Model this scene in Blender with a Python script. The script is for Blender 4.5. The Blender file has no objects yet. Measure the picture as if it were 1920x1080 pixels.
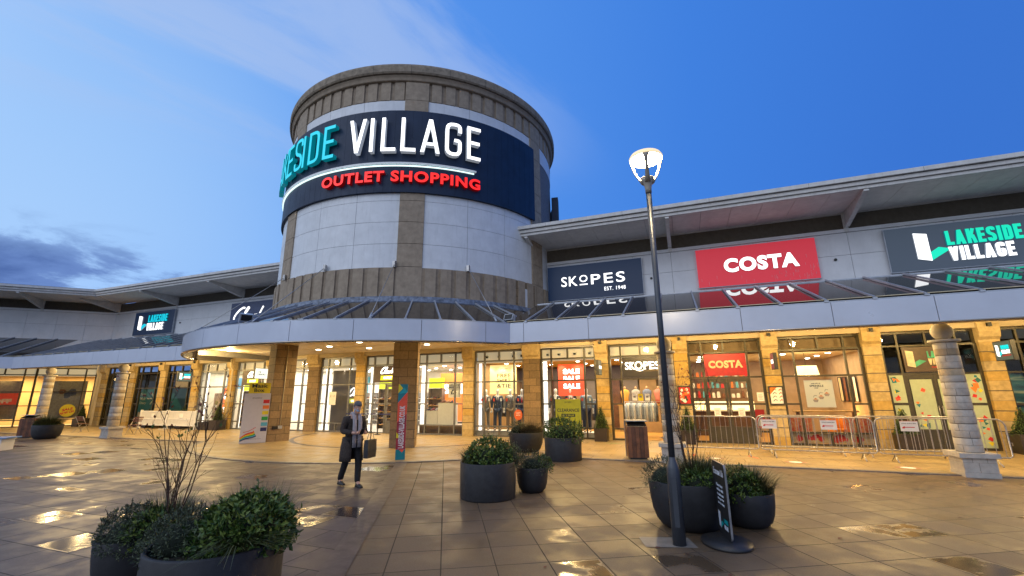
import bpy, math, random
from mathutils import Vector, Matrix
random.seed(7)
PI = math.pi
sc = bpy.context.scene
COL = sc.collection
def R(d): return math.radians(d)

# ------------------------------------------------------------------ mesh builder
class MB:
    def __init__(s): s.v = []; s.f = []; s.m = []; s.sm = []
    def vert(s, p): s.v.append(tuple(p)); return len(s.v) - 1
    def face(s, idx, m=0, smooth=False): s.f.append(tuple(idx)); s.m.append(m); s.sm.append(smooth)
    def poly(s, pts, m=0, smooth=False): s.face([s.vert(p) for p in pts], m, smooth)
    def box(s, x0, x1, y0, y1, z0, z1, m=0):
        b = len(s.v)
        for x in (x0, x1):
            for y in (y0, y1):
                for z in (z0, z1): s.v.append((x, y, z))
        for q in ((0,1,3,2),(4,6,7,5),(0,4,5,1),(2,3,7,6),(0,2,6,4),(1,5,7,3)): s.face([b+i for i in q], m)
    def obox(s, c, u, v, w, m=0):           # oriented box: centre and three half axes
        c, u, v, w = Vector(c), Vector(u), Vector(v), Vector(w); b = len(s.v)
        for a in (-1, 1):
            for d in (-1, 1):
                for e in (-1, 1): s.v.append(tuple(c + a*u + d*v + e*w))
        fl = u.cross(v).dot(w) < 0
        for q in ((0,1,3,2),(4,6,7,5),(0,4,5,1),(2,3,7,6),(0,2,6,4),(1,5,7,3)):
            s.face([b+i for i in (q[::-1] if fl else q)], m)
    def extrude(s, pts, z0, z1, m=0, ms=None, T=None):   # prism of a 2D outline (ccw), T maps (u,v,w) to a point
        T = T or (lambda u, v, w: (u, v, w)); n = len(pts); ms = m if ms is None else ms
        a = [s.vert(T(p[0], p[1], z0)) for p in pts]; b = [s.vert(T(p[0], p[1], z1)) for p in pts]
        s.face(a[::-1], ms); s.face(b, m)
        for i in range(n):
            j = (i+1) % n; s.face((a[i], a[j], b[j], b[i]), ms)
    def lathe(s, prof, c=(0,0,0), n=32, m=0, a0=0, a1=2*PI, smooth=True, caps=True):
        full = abs(a1-a0-2*PI) < 1e-6; k = n if full else n+1; rows = []
        for (r, z) in prof:
            rows.append([s.vert((c[0]+r*math.cos(a0+(a1-a0)*i/n), c[1]+r*math.sin(a0+(a1-a0)*i/n), c[2]+z)) for i in range(k)])
        for i in range(len(prof)-1):
            for j in range(n):
                jj = (j+1) % k
                s.face((rows[i][j], rows[i][jj], rows[i+1][jj], rows[i+1][j]), m, smooth)
        if full and caps:
            if prof[0][0] > 1e-6: s.face(rows[0][::-1], m)
            if prof[-1][0] > 1e-6: s.face(rows[-1], m)
    def ringbox(s, c, r0, r1, z0, z1, a0, a1, n=8, m=0):   # curved box between two radii and two angles
        P = []
        for i in range(n+1):
            a = a0+(a1-a0)*i/n; ca, sa = math.cos(a), math.sin(a)
            P.append([s.vert((c[0]+r*ca, c[1]+r*sa, z)) for (r, z) in ((r0,z0),(r1,z0),(r1,z1),(r0,z1))])
        for i in range(n):
            for k in range(4):
                kk = (k+1) % 4; s.face((P[i][k], P[i+1][k], P[i+1][kk], P[i][kk])[::-1], m)
        s.face(P[0][::-1], m); s.face(P[-1], m)
    def tube(s, pts, r, n=6, m=0, smooth=True, caps=True):
        pts = [Vector(p) for p in pts]; rows = []
        rr = r if isinstance(r, (list, tuple)) else [r]*len(pts)
        prev = None
        for i, p in enumerate(pts):
            d = (pts[min(i+1, len(pts)-1)] - pts[max(i-1, 0)])
            if d.length < 1e-9: d = Vector((0,0,1))
            d.normalize()
            if prev is None:
                u = d.orthogonal().normalized()
            else:
                u = prev - d*prev.dot(d)
                u = d.orthogonal().normalized() if u.length < 1e-6 else u.normalized()
            prev = u; w = d.cross(u)
            rows.append([s.vert(p + rr[i]*(math.cos(2*PI*k/n)*u + math.sin(2*PI*k/n)*w)) for k in range(n)])
        for i in range(len(rows)-1):
            for k in range(n):
                kk = (k+1) % n; s.face((rows[i][k], rows[i][kk], rows[i+1][kk], rows[i+1][k]), m, smooth)
        if caps: s.face(rows[0][::-1], m); s.face(rows[-1], m)
    def sphere(s, c, r, n=16, k=10, m=0, sc=(1,1,1)):
        prof = [(r*math.sin(PI*i/k), -r*math.cos(PI*i/k)) for i in range(k+1)]
        b = len(s.v); rows = []
        for (q, z) in prof:
            rows.append([s.vert((c[0]+sc[0]*q*math.cos(2*PI*j/n), c[1]+sc[1]*q*math.sin(2*PI*j/n), c[2]+sc[2]*z)) for j in range(n)])
        for i in range(k):
            for j in range(n):
                jj = (j+1) % n; s.face((rows[i][j], rows[i][jj], rows[i+1][jj], rows[i+1][j]), m, True)
    def loft(s, rings, m=0, smooth=True, caps=True):        # rings: equal lists of points
        rows = [[s.vert(p) for p in r] for r in rings]; n = len(rows[0])
        for i in range(len(rows)-1):
            for k in range(n):
                kk = (k+1) % n; s.face((rows[i][k], rows[i][kk], rows[i+1][kk], rows[i+1][k]), m, smooth)
        if caps: s.face(rows[0][::-1], m); s.face(rows[-1], m)
    def add_mesh(s, me, T, m=0, ms=None):
        b = len(s.v)
        for v in me.vertices: s.v.append(tuple(T(v.co)))
        for p in me.polygons:
            s.face([b+i for i in p.vertices], m if (ms is None or abs(p.normal.z) > .5) else ms, p.use_smooth if ms is None else False)
    def build(s, name, mats, parent=None, loc=None, rz=0.0):
        me = bpy.data.meshes.new(name); me.from_pydata(s.v, [], s.f)
        if not isinstance(mats, (list, tuple)): mats = [mats]
        for mm in mats: me.materials.append(mm)
        me.polygons.foreach_set('material_index', s.m); me.polygons.foreach_set('use_smooth', s.sm)
        me.update(); me.validate()
        o = bpy.data.objects.new(name, me); COL.objects.link(o)
        if parent is not None: o.parent = parent
        if loc is not None: o.location = loc
        if rz: o.rotation_euler.z = rz
        return o

def tag(o, label, cat, group=None, kind=None):
    if label: o['label'] = label
    if cat: o['category'] = cat
    if group: o['group'] = group
    if kind: o['kind'] = kind
    return o
def thing(name, label, cat, loc=(0,0,0), rz=0.0, group=None):
    o = bpy.data.objects.new(name, None); COL.objects.link(o); o.empty_display_size = .2
    o.location = loc; o.rotation_euler.z = rz
    return tag(o, label, cat, group)
def dup(root, label, loc=None, rz=None, group=None):
    def cp(o, par):
        c = o.copy(); COL.objects.link(c); c.parent = par
        for ch in list(o.children): cp(ch, c)
        return c
    c = cp(root, None); c['label'] = label
    if group: c['group'] = group
    if loc is not None: c.location = loc
    if rz is not None: c.rotation_euler.z = rz
    return c
def structure(o): o['kind'] = 'structure'; return o

# ------------------------------------------------------------------ materials
def nt_new(name):
    m = bpy.data.materials.new(name); m.use_nodes = True; nt = m.node_tree
    return m, nt, nt.nodes['Principled BSDF']
def N(nt, t, **kw):
    n = nt.nodes.new(t)
    for k, v in kw.items():
        if k in n.inputs: n.inputs[k].default_value = v
        else: setattr(n, k, v)
    return n
def L(nt, a, b): nt.links.new(a, b)
def c4(c): return (c[0], c[1], c[2], 1)
def mat(name, col, rough=.6, var=.15, scale=8, metal=0.0, bump=0.0, bscale=40, col2=None, rvar=.1, spec=None, dirt=0.0):
    """plain surface with blotchy colour variation, uneven gloss and a little relief"""
    m, nt, b = nt_new(name)
    tc = N(nt, 'ShaderNodeTexCoord'); no = N(nt, 'ShaderNodeTexNoise', Scale=scale, Detail=6, Roughness=.6)
    L(nt, tc.outputs['Object'], no.inputs['Vector'])
    mx = N(nt, 'ShaderNodeMix', data_type='RGBA')
    c2 = col2 or tuple(max(0, x*(1-2*var)) for x in col)
    ca = tuple(min(1, x*(1+var)) for x in col) if col2 is None else col
    mx.inputs[6].default_value = c4(ca); mx.inputs[7].default_value = c4(c2)
    rp = N(nt, 'ShaderNodeMapRange'); rp.inputs[1].default_value = .3; rp.inputs[2].default_value = .7
    L(nt, no.outputs['Fac'], rp.inputs[0]); L(nt, rp.outputs[0], mx.inputs[0])
    out = mx.outputs[2]
    if dirt:
        n2 = N(nt, 'ShaderNodeTexNoise', Scale=3.0, Detail=8, Roughness=.7)
        mp = N(nt, 'ShaderNodeMapping'); mp.inputs['Scale'].default_value = (3, 3, .35)
        L(nt, tc.outputs['Object'], mp.inputs[0]); L(nt, mp.outputs[0], n2.inputs['Vector'])
        r2 = N(nt, 'ShaderNodeMapRange'); r2.inputs[1].default_value = .52; r2.inputs[2].default_value = .75; r2.inputs[4].default_value = dirt
        L(nt, n2.outputs['Fac'], r2.inputs[0])
        m2 = N(nt, 'ShaderNodeMix', data_type='RGBA'); m2.inputs[7].default_value = c4(tuple(x*.45 for x in col))
        L(nt, r2.outputs[0], m2.inputs[0]); L(nt, out, m2.inputs[6]); out = m2.outputs[2]
    L(nt, out, b.inputs['Base Color'])
    r3 = N(nt, 'ShaderNodeMapRange'); r3.inputs[3].default_value = max(.02, rough-rvar); r3.inputs[4].default_value = min(1, rough+rvar)
    L(nt, no.outputs['Fac'], r3.inputs[0]); L(nt, r3.outputs[0], b.inputs['Roughness'])
    b.inputs['Metallic'].default_value = metal
    if spec is not None: b.inputs['Specular IOR Level'].default_value = spec
    if bump:
        bn = N(nt, 'ShaderNodeTexNoise', Scale=bscale, Detail=4); L(nt, tc.outputs['Object'], bn.inputs['Vector'])
        bp = N(nt, 'ShaderNodeBump', Strength=bump, Distance=.02); L(nt, bn.outputs['Fac'], bp.inputs['Height']); L(nt, bp.outputs[0], b.inputs['Normal'])
    return m
def emit(name, col, s=1.0, base=None):
    m, nt, b = nt_new(name)
    b.inputs['Base Color'].default_value = c4(base or col); b.inputs['Roughness'].default_value = .4
    b.inputs['Emission Color'].default_value = c4(col); b.inputs['Emission Strength'].default_value = s
    return m
def brickmat(name, c1, c2, mortar, bw, bh, ms=.008, rough=.85, off=.5, axis='XZ', bump=.5):
    """coursed blockwork: brick pattern on a wall plane, each block its own tint"""
    m, nt, b = nt_new(name)
    tc = N(nt, 'ShaderNodeTexCoord'); sp = N(nt, 'ShaderNodeSeparateXYZ'); L(nt, tc.outputs['Object'], sp.inputs[0])
    ad = N(nt, 'ShaderNodeMath', operation='ADD'); L(nt, sp.outputs[0], ad.inputs[0]); L(nt, sp.outputs[1], ad.inputs[1])
    cb = N(nt, 'ShaderNodeCombineXYZ'); L(nt, ad.outputs[0], cb.inputs[0]); L(nt, sp.outputs[2], cb.inputs[1])
    br = N(nt, 'ShaderNodeTexBrick'); br.offset = off
    br.inputs['Scale'].default_value = 1; br.inputs['Brick Width'].default_value = bw; br.inputs['Row Height'].default_value = bh
    br.inputs['Mortar Size'].default_value = ms; br.inputs['Mortar Smooth'].default_value = .1; br.inputs['Bias'].default_value = 0
    br.inputs['Color1'].default_value = c4(c1); br.inputs['Color2'].default_value = c4(c2); br.inputs['Mortar'].default_value = c4(mortar)
    L(nt, cb.outputs[0], br.inputs['Vector'])
    no = N(nt, 'ShaderNodeTexNoise', Scale=14, Detail=8, Roughness=.65); L(nt, tc.outputs['Object'], no.inputs['Vector'])
    mr = N(nt, 'ShaderNodeMapRange'); mr.inputs[1].default_value = .25; mr.inputs[2].default_value = .75; mr.inputs[3].default_value = .72; mr.inputs[4].default_value = 1.18
    L(nt, no.outputs['Fac'], mr.inputs[0])
    mu = N(nt, 'ShaderNodeMix', data_type='RGBA', blend_type='MULTIPLY'); mu.inputs[0].default_value = 1
    L(nt, br.outputs['Color'], mu.inputs[6]); L(nt, mr.outputs[0], mu.inputs[7]); L(nt, mu.outputs[2], b.inputs['Base Color'])
    b.inputs['Roughness'].default_value = rough
    bp = N(nt, 'ShaderNodeBump', Strength=bump, Distance=.02); bp.invert = True
    L(nt, br.outputs['Fac'], bp.inputs['Height']); L(nt, bp.outputs[0], b.inputs['Normal'])
    return m
def glassmat(name, tint=(.9,.93,.93), fres=1.0, rough=0.0):
    m = bpy.data.materials.new(name); m.use_nodes = True; nt = m.node_tree; nt.nodes.remove(nt.nodes['Principled BSDF'])
    tr = N(nt, 'ShaderNodeBsdfTransparent'); tr.inputs[0].default_value = c4(tint)
    gl = N(nt, 'ShaderNodeBsdfGlossy'); gl.inputs['Roughness'].default_value = rough
    lw = N(nt, 'ShaderNodeFresnel'); lw.inputs[0].default_value = 1.45
    mu = N(nt, 'ShaderNodeMath', operation='MULTIPLY'); mu.inputs[1].default_value = fres; L(nt, lw.outputs[0], mu.inputs[0])
    mx = N(nt, 'ShaderNodeMixShader'); L(nt, mu.outputs[0], mx.inputs[0]); L(nt, tr.outputs[0], mx.inputs[1]); L(nt, gl.outputs[0], mx.inputs[2])
    L(nt, mx.outputs[0], nt.nodes['Material Output'].inputs[0])
    return m
def leafmat(name, a, b_, c, rough=.5):
    m, nt, b = nt_new(name)
    ge = N(nt, 'ShaderNodeNewGeometry'); rp = N(nt, 'ShaderNodeValToRGB'); e = rp.color_ramp.elements
    e[0].color = c4(a); e[1].color = c4(c); x = e.new(.5); x.color = c4(b_)
    L(nt, ge.outputs['Random Per Island'], rp.inputs[0]); L(nt, rp.outputs[0], b.inputs['Base Color'])
    b.inputs['Roughness'].default_value = rough
    b.inputs['Subsurface Weight'].default_value = 0
    return m

M = {}
M['panel'] = mat('white_cladding', (.70,.72,.74), .42, .05, 2.5, dirt=.26, bump=.02, bscale=6)
M['wallpanel'] = mat('pale_cladding', (.68,.69,.71), .4, .04, 2, dirt=.12)
M['seam'] = mat('seam_sealant', (.16,.16,.17), .8, .1)
M['conc'] = mat('buff_precast', (.36,.285,.205), .85, .12, 5, bump=.12, bscale=60, dirt=.3)
M['conc2'] = mat('weathered_precast', (.30,.245,.18), .9, .2, 6, bump=.2, bscale=50, dirt=.6)
M['groove'] = mat('recessed_precast', (.30,.235,.17), .9, .12, 5, bump=.12, dirt=.3)
M['lead'] = mat('lead_flashing', (.17,.20,.26), .5, .35, 7, bump=.05)
M['signblue'] = mat('navy_cladding', (.010,.026,.064), .5, .1, 2, spec=.3)
M['roofwhite'] = mat('white_roof_edge', (.62,.61,.59), .5, .08, 4, dirt=.3)
M['soffit'] = mat('soffit_board', (.74,.71,.67), .7, .06, 3, dirt=.2)
M['louvre'] = mat('louvre_slats', (.26,.23,.185), .6, .1)
M['dark'] = mat('dark_void', (.02,.018,.016), .8, .1)
M['fascia'] = mat('silver_fascia', (.50,.54,.63), .30, .03, 1.5, metal=.15, rvar=.05)
M['trim'] = mat('polished_trim', (.42,.36,.29), .16, .08, 3, metal=.9, rvar=.04)
M['bar'] = mat('grey_glazing_bar', (.40,.43,.48), .35, .08, 5, metal=.3)
M['cream'] = mat('cream_soffit', (.68,.58,.38), .6, .06, 3)
M['stone'] = mat('buff_sandstone', (.47,.34,.15), .88, .14, 9, bump=.25, bscale=70)
M['stone2'] = mat('golden_sandstone', (.48,.31,.09), .88, .12, 9, bump=.25, bscale=70)
M['stone3'] = mat('pale_sandstone', (.50,.38,.20), .88, .12, 9, bump=.25, bscale=70)
M['pierbrick'] = brickmat('pier_blockwork', (.29,.20,.11), (.19,.135,.08), (.06,.045,.03), .62, .31)
M['colstone2'] = mat('tan_column_stone', (.36,.29,.20), .85, .12, 7, bump=.2, bscale=60, dirt=.3)
M['colstone'] = mat('column_stone', (.42,.385,.34), .85, .1, 7, bump=.2, bscale=60, dirt=.25)
M['coljoint'] = mat('column_joint', (.13,.115,.10), .9, .1)
M['frame'] = mat('bronze_frame', (.060,.052,.032), .4, .1, 10, metal=.3)
M['framegrey'] = mat('grey_frame', (.17,.165,.15), .4, .1, 10, metal=.3)
M['glass'] = glassmat('shop_glass', fres=.55)
M['steel'] = mat('galvanised_steel', (.42,.41,.40), .38, .15, 20, metal=.75)
M['black'] = mat('black_plastic', (.018,.018,.02), .45, .15, 12)
M['pot'] = mat('charcoal_planter', (.017,.017,.020), .65, .15, 10, bump=.08, bscale=90)
M['potsq'] = mat('dark_brown_planter', (.030,.022,.017), .4, .15, 10)
M['soil'] = mat('planter_soil', (.03,.022,.015), .95, .3, 30, bump=.6, bscale=40)
M['wood'] = mat('bin_hardwood', (.20,.075,.03), .5, .25, 5, bump=.05)
M['wood2'] = mat('bin_hardwood_dark', (.12,.045,.02), .5, .25, 5, bump=.05)
M['pole'] = mat('lamp_post_paint', (.055,.062,.075), .35, .08, 10, metal=.2)
M['lamphead'] = mat('lamp_arm_paint', (.34,.30,.24), .4, .05, 10)
M['white'] = mat('white_paint', (.75,.75,.74), .5, .04, 6)
M['paper'] = mat('white_paper', (.8,.79,.76), .7, .03, 6)
M['red'] = mat('red_print', (.55,.02,.015), .5, .05)
M['redp'] = mat('tomato_red_print', (.75,.08,.03), .5, .05)
M['yellow'] = mat('yellow_print', (.72,.58,.01), .5, .05)
M['teal'] = mat('teal_print', (.0,.16,.20), .45, .05)
M['teal2'] = mat('light_teal_print', (.0,.30,.33), .45, .05)
M['tealdark'] = mat('dark_teal_film', (.02,.13,.115), .35, .1)
M['green'] = mat('green_print', (.02,.32,.05), .5, .05)
M['limegreen'] = mat('lime_print', (.42,.50,.01), .5, .05)
M['orange'] = mat('orange_print', (.75,.19,.02), .5, .05)
M['lblue'] = mat('light_blue_print', (.10,.40,.55), .5, .05)
M['navy'] = mat('navy_print', (.02,.025,.12), .5, .05)
M['blackink'] = mat('black_ink', (.012,.012,.012), .5, .05)
M['greyink'] = mat('grey_ink', (.2,.2,.21), .5, .05)
M['e_white'] = emit('lit_white_acrylic', (1,.99,.97), 1.5)
M['e_teal'] = emit('lit_teal_acrylic', (.0,.58,.72), .95, (.0,.3,.4))
M['s_teal'] = emit('teal_letter_side', (.0,.22,.27), .5, (0,.2,.24))
M['s_white'] = emit('white_letter_side', (.36,.40,.45), .45, (.5,.52,.55))
M['e_red'] = emit('lit_red_acrylic', (1,.015,.008), 1.2, (.5,.01,.01))
M['s_red'] = emit('red_letter_side', (.16,.0,.0), .5, (.15,0,0))
M['e_green'] = emit('lit_mint_acrylic', (.0,.68,.42), 1.1, (0,.3,.2))
M['e_strip'] = emit('led_strip', (.75,1,.97), 1.3)
M['e_costared'] = emit('backlit_red_panel', (.50,.022,.038), .8, (.35,.02,.03))
M['e_navy'] = emit('backlit_navy_panel', (.004,.022,.075), .45, (.003,.006,.018))
M['e_slate'] = emit('backlit_slate_panel', (.05,.07,.10), .7, (.03,.04,.06))
M['e_lamp'] = emit('lamp_glow', (1,.84,.55), 40)
M['e_down'] = emit('downlight_glow', (1,.86,.6), 14)
M['e_ceil'] = emit('shop_downlight_glow', (1,.93,.8), 20)
M['e_box'] = emit('lit_white_lightbox', (.75,.86,.85), 1.0)
M['e_cream'] = emit('backlit_cream_blind', (.66,.55,.36), .55, (.6,.5,.34))
M['e_shade'] = emit('lit_lamp_shade', (1,.83,.42), 1.6)
M['skin'] = mat('skin', (.50,.28,.20), .5, .08, 20)
M['mannequin'] = mat('white_mannequin', (.78,.77,.75), .4, .03)
# ------------------------------------------------------------------ lettering
_tc = {}
def text_me(body, offset=.0, space=1.0, extrude=.5, res=4):
    k = (body, offset, space, extrude)
    if k in _tc: return _tc[k]
    c = bpy.data.curves.new('lettering', 'FONT'); c.body = body; c.size = 1; c.offset = offset; c.extrude = extrude
    c.space_character = space; c.resolution_u = res; c.align_x = 'LEFT'
    o = bpy.data.objects.new('lettering', c); COL.objects.link(o)
    bpy.context.view_layer.update()
    me = bpy.data.meshes.new_from_object(o.evaluated_get(bpy.context.evaluated_depsgraph_get()))
    bpy.data.objects.remove(o); bpy.data.curves.remove(c)
    _tc[k] = me; return me
def put_text(mb, body, u0, u1, v0, v1, T, w0=0.0, w1=.03, m=0, ms=None, offset=0, space=1.0):
    """text stretched into the rectangle u0..u1 x v0..v1 and mapped by T(u,v,w)"""
    me = text_me(body, offset, space)
    xs = [v.co.x for v in me.vertices]; ys = [v.co.y for v in me.vertices]
    xa, xb, ya, yb = min(xs), max(xs), min(ys), max(ys)
    f = lambda co: T(u0+(co.x-xa)/(xb-xa)*(u1-u0), v0+(co.y-ya)/(yb-ya)*(v1-v0), w0+(co.z+.5)*(w1-w0))
    mb.add_mesh(me, f, m, ms)
def facade(y, x=0, z=0):                      # u right, v up, w out of a wall facing -Y
    return lambda u, v, w: (x+u, y-w, z+v)
def plane(o, U, V):                           # any plane
    o, U, V = Vector(o), Vector(U).normalized(), Vector(V).normalized(); W = U.cross(V)
    return lambda u, v, w: tuple(o + u*U + v*V + w*W)
def on_drum(c, r):                            # u is an angle in degrees
    return lambda u, v, w: (c[0]+(r+w)*math.cos(R(u)), c[1]+(r+w)*math.sin(R(u)), v)

def rounded(pts, r, closed=False, k=4):
    out = []; n = len(pts)
    for i, p in enumerate(pts):
        if not closed and i in (0, n-1): out.append(p); continue
        a, b = Vector(pts[i-1]), Vector(pts[(i+1) % n]); q = Vector(p)
        d1, d2 = (a-q), (b-q); rr = min(r, d1.length*.49, d2.length*.49)
        s, e = q+d1.normalized()*rr, q+d2.normalized()*rr
        for j in range(k+1):
            t = j/k; out.append(tuple((1-t)**2*s + 2*t*(1-t)*q + t*t*e))
    return out
def ribbon(mb, pts, w, T, w0, w1, m=0, ms=None, closed=False):
    ms = m if ms is None else ms; P = [Vector((p[0], p[1])) for p in pts]; n = len(P); Ls, Rs = [], []
    for i in range(n):
        a = P[i-1] if (i > 0 or closed) else None; b = P[(i+1) % n] if (i < n-1 or closed) else None
        d1 = (P[i]-a).normalized() if a is not None else None; d2 = (b-P[i]).normalized() if b is not None else None
        if d1 is None: d1 = d2
        if d2 is None: d2 = d1
        n1 = Vector((-d1.y, d1.x)); n2 = Vector((-d2.y, d2.x)); mt = (n1+n2)
        mt = n1 if mt.length < 1e-6 else mt.normalized(); k = w/2/max(.35, mt.dot(n1))
        Ls.append(P[i]+mt*k); Rs.append(P[i]-mt*k)
    A = [mb.vert(T(p.x, p.y, w1)) for p in Ls]; B = [mb.vert(T(p.x, p.y, w1)) for p in Rs]
    A0 = [mb.vert(T(p.x, p.y, w0)) for p in Ls]; B0 = [mb.vert(T(p.x, p.y, w0)) for p in Rs]
    for i in range(n if closed else n-1):
        j = (i+1) % n
        mb.face((A[i], B[i], B[j], A[j]), m); mb.face((A0[i], A[i], A[j], A0[j]), ms); mb.face((B[i], B0[i], B0[j], B[j]), ms)
        mb.face((A0[i], A0[j], B0[j], B0[i]), ms)
    if not closed:
        mb.face((A[0], A0[0], B0[0], B[0]), ms); mb.face((A[-1], B[-1], B0[-1], A0[-1]), ms)
DINW = dict(L=.40, A=.52, K=.46, E=.40, S=.45, I=.0, D=.45, V=.50, G=.46)
def din(mb, ch, x, s, T, w0, w1, m=0, ms=None, wk=1.0):
    """one condensed capital, unit height, stroke s, left edge at x; returns its width"""
    w = DINW[ch]*wk; h = s/2; t = lambda u, v, q: T(x+u, v, q)
    if ch == 'I':
        mb.extrude([(0,0),(s,0),(s,1),(0,1)], w0, w1, m, ms, t); return s
    W = w; rb = lambda p, e=0, c=False: ribbon(mb, p, s, t, w0, w1-e, m, ms, c)
    if ch == 'L': rb([(h,1),(h,h),(W,h)])
    elif ch == 'E': rb([(W,1-h),(h,1-h),(h,h),(W,h)]); rb([(h,.51),(W*.93,.51)], .002)
    elif ch in 'AV':
        a, b = (0, 1) if ch == 'A' else (1, 0); q = s*1.02; c = W/2
        for sg in (0, 1):
            if sg == 0: pts = [(0,a),(q,a),(c+q*.52,b),(c-q*.52,b)]
            else: pts = [(W-q,a),(W,a),(c+q*.52,b),(c-q*.52,b)]
            if ch == 'V': pts = pts[::-1]
            mb.extrude(pts, w0, w1-.002*sg, m, ms, t)
        if ch == 'A': ribbon(mb, [(W*.22,.26),(W*.78,.26)], s*.9, t, w0, w1-.004, m, ms)
    elif ch == 'K':
        mb.extrude([(0,0),(s,0),(s,1),(0,1)], w0, w1, m, ms, t)
        mb.extrude([(s*.7,.36),(s*.9,.56),(W-.02,1),(W-.02-s*1.15,1)][::-1], w0, w1-.002, m, ms, t) if False else None
        ribbon(mb, [(s*.8,.36),(W-h*.9,1)], s*.95, t, w0, w1-.002, m, ms)
        ribbon(mb, [(s*1.5,.56),(W-h*.6,0)], s*.95, t, w0, w1-.004, m, ms)
    elif ch == 'S':
        rb(rounded([(W-h,.74),(W-h,1-h),(h,1-h),(h,.56),(W-h,.44),(W-h,h),(h,h),(h,.26)], .17))
    elif ch == 'D': rb(rounded([(h,h),(W-h,h),(W-h,1-h),(h,1-h)], .2, False)); rb([(h,0),(h,1)], .002)
    elif ch == 'G': rb(rounded([(W-h,.72),(W-h,1-h),(h,1-h),(h,h),(W-h,h),(W-h,.47),(W*.55,.47)], .17))
    return W
def din_word(mb, word, u0, u1, v0, v1, T, w0, w1, s=.19, gap=.085, m=0, ms=None):
    tot = sum((s if c == 'I' else DINW[c]) for c in word)+gap*(len(word)-1); k = (u1-u0)/tot; x = 0
    for c in word:
        x += din(mb, c, x, s, lambda a, b, q: T(u0+a*k, v0+b*(v1-v0), q), w0, w1, m, ms)+gap
SCRIPT = [[(.62,.95),(.5,1.0),(.3,.82),(.12,.5),(.05,.22),(.12,.04),(.3,.05),(.5,.2),(.72,.6),(.86,.95),(.78,1.0),(.66,.62),(.6,.25),(.66,.08),(.78,.12)],
 [(1.02,.42),(.9,.42),(.8,.25),(.84,.08),(.94,.1),(1.04,.36),(1.02,.15),(1.1,.08),(1.2,.22),(1.26,.42),(1.24,.08)],
 [(1.25,.3),(1.3,.38),(1.4,.38)], [(1.44,.06),(1.58,.7),(1.66,.97)], [(1.5,.26),(1.72,.46),(1.64,.3),(1.56,.26),(1.72,.06),(1.82,.14),(1.98,.42),(2.0,.25),(1.94,.08),(1.82,.05)]]
def script_logo(mb, u0, u1, v0, v1, T, w0, w1, m=0, ms=None, wd=.10):
    k = (u1-u0)/2.02; kv = (v1-v0)
    for i, st in enumerate(SCRIPT):
        p = [(a*k/kv+.1*(b-.5), b) for a, b in st]
        ribbon(mb, rounded(p, .12, False, 3), wd*(1 if i != 0 else 1.1), lambda a, b, q: T(u0+a*kv, v0+b*kv, q), w0, w1-.001*i, m, ms)
def lv_mark(mb, u0, v0, h, T, w0, w1, mw=0, mg=1, ms=None):     # the folded-page L emblem
    k = h
    mb.extrude([(u0,v0+.10*k),(u0+.36*k,v0),(u0+.36*k,v0+.93*k),(u0,v0+k)], w0, w1, mw, ms if ms is not None else mw, T)
    mb.extrude([(u0+.37*k,v0+.02*k),(u0+.92*k,v0+.36*k),(u0+.60*k,v0+.45*k),(u0+.37*k,v0+.30*k)], w0, w1*.8, mg, ms if ms is not None else mg, T)

# ------------------------------------------------------------------ sky, light, camera
w = bpy.data.worlds.new('World'); sc.world = w; w.use_nodes = True; nt = w.node_tree; bg = nt.nodes['Background']
def vm(op, a=None, b=None):
    n = N(nt, 'ShaderNodeVectorMath', operation=op)
    for i, q in enumerate((a, b)):
        if q is None: continue
        if isinstance(q, tuple): n.inputs[i].default_value = q
        else: L(nt, q, n.inputs[i])
    return n
def ma(op, a, b=None, cl=False):
    n = N(nt, 'ShaderNodeMath', operation=op); n.use_clamp = cl
    for i, q in enumerate((a, b)):
        if q is None: continue
        if isinstance(q, (int, float)): n.inputs[i].default_value = q
        else: L(nt, q, n.inputs[i])
    return n.outputs[0]
def mr(x, a, b, c=0, d=1, smooth=True):
    n = N(nt, 'ShaderNodeMapRange'); n.interpolation_type = 'SMOOTHSTEP' if smooth else 'LINEAR'
    for i, q in enumerate((a, b, c, d)): n.inputs[i+1].default_value = q
    L(nt, x, n.inputs[0]); return n.outputs[0]
def mixc(f, a, b):
    n = N(nt, 'ShaderNodeMix', data_type='RGBA')
    for s_, q in ((0, f), (6, a), (7, b)):
        if isinstance(q, tuple): n.inputs[s_].default_value = c4(q)
        elif isinstance(q, (int, float)): n.inputs[s_].default_value = q
        else: L(nt, q, n.inputs[s_])
    return n.outputs[2]
tcw = N(nt, 'ShaderNodeTexCoord'); D = vm('NORMALIZE', tcw.outputs['Generated']).outputs[0]
GL = Vector((-.93, .22, .20)).normalized()        # where the last daylight lies
dg = vm('DOT_PRODUCT', D, tuple(GL)).outputs['Value']
rp = N(nt, 'ShaderNodeValToRGB'); L(nt, mr(dg, -1, 1, 0, 1, False), rp.inputs[0]); e = rp.color_ramp.elements
e[0].position = 0; e[0].color = (.040, .15, .52, 1); e[1].position = 1; e[1].color = (.37, .60, .95, 1)
for p, c in ((.45, (.042,.175,.64)), (.62, (.052,.215,.73)), (.80, (.085,.28,.81)), (.92, (.175,.40,.88))):
    x = e.new(p); x.color = c4(c)
sep = N(nt, 'ShaderNodeSeparateXYZ'); L(nt, D, sep.inputs[0]); el = sep.outputs[2]
sky = mixc(mr(el, .0, .30, .30, 0), rp.outputs[0], (.20,.42,.92))
ns = N(nt, 'ShaderNodeTexSky'); ns.sky_type = 'NISHITA'; ns.sun_disc = False; ns.sun_elevation = R(1.5); ns.sun_rotation = R(-75); ns.ozone_density = 4
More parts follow.
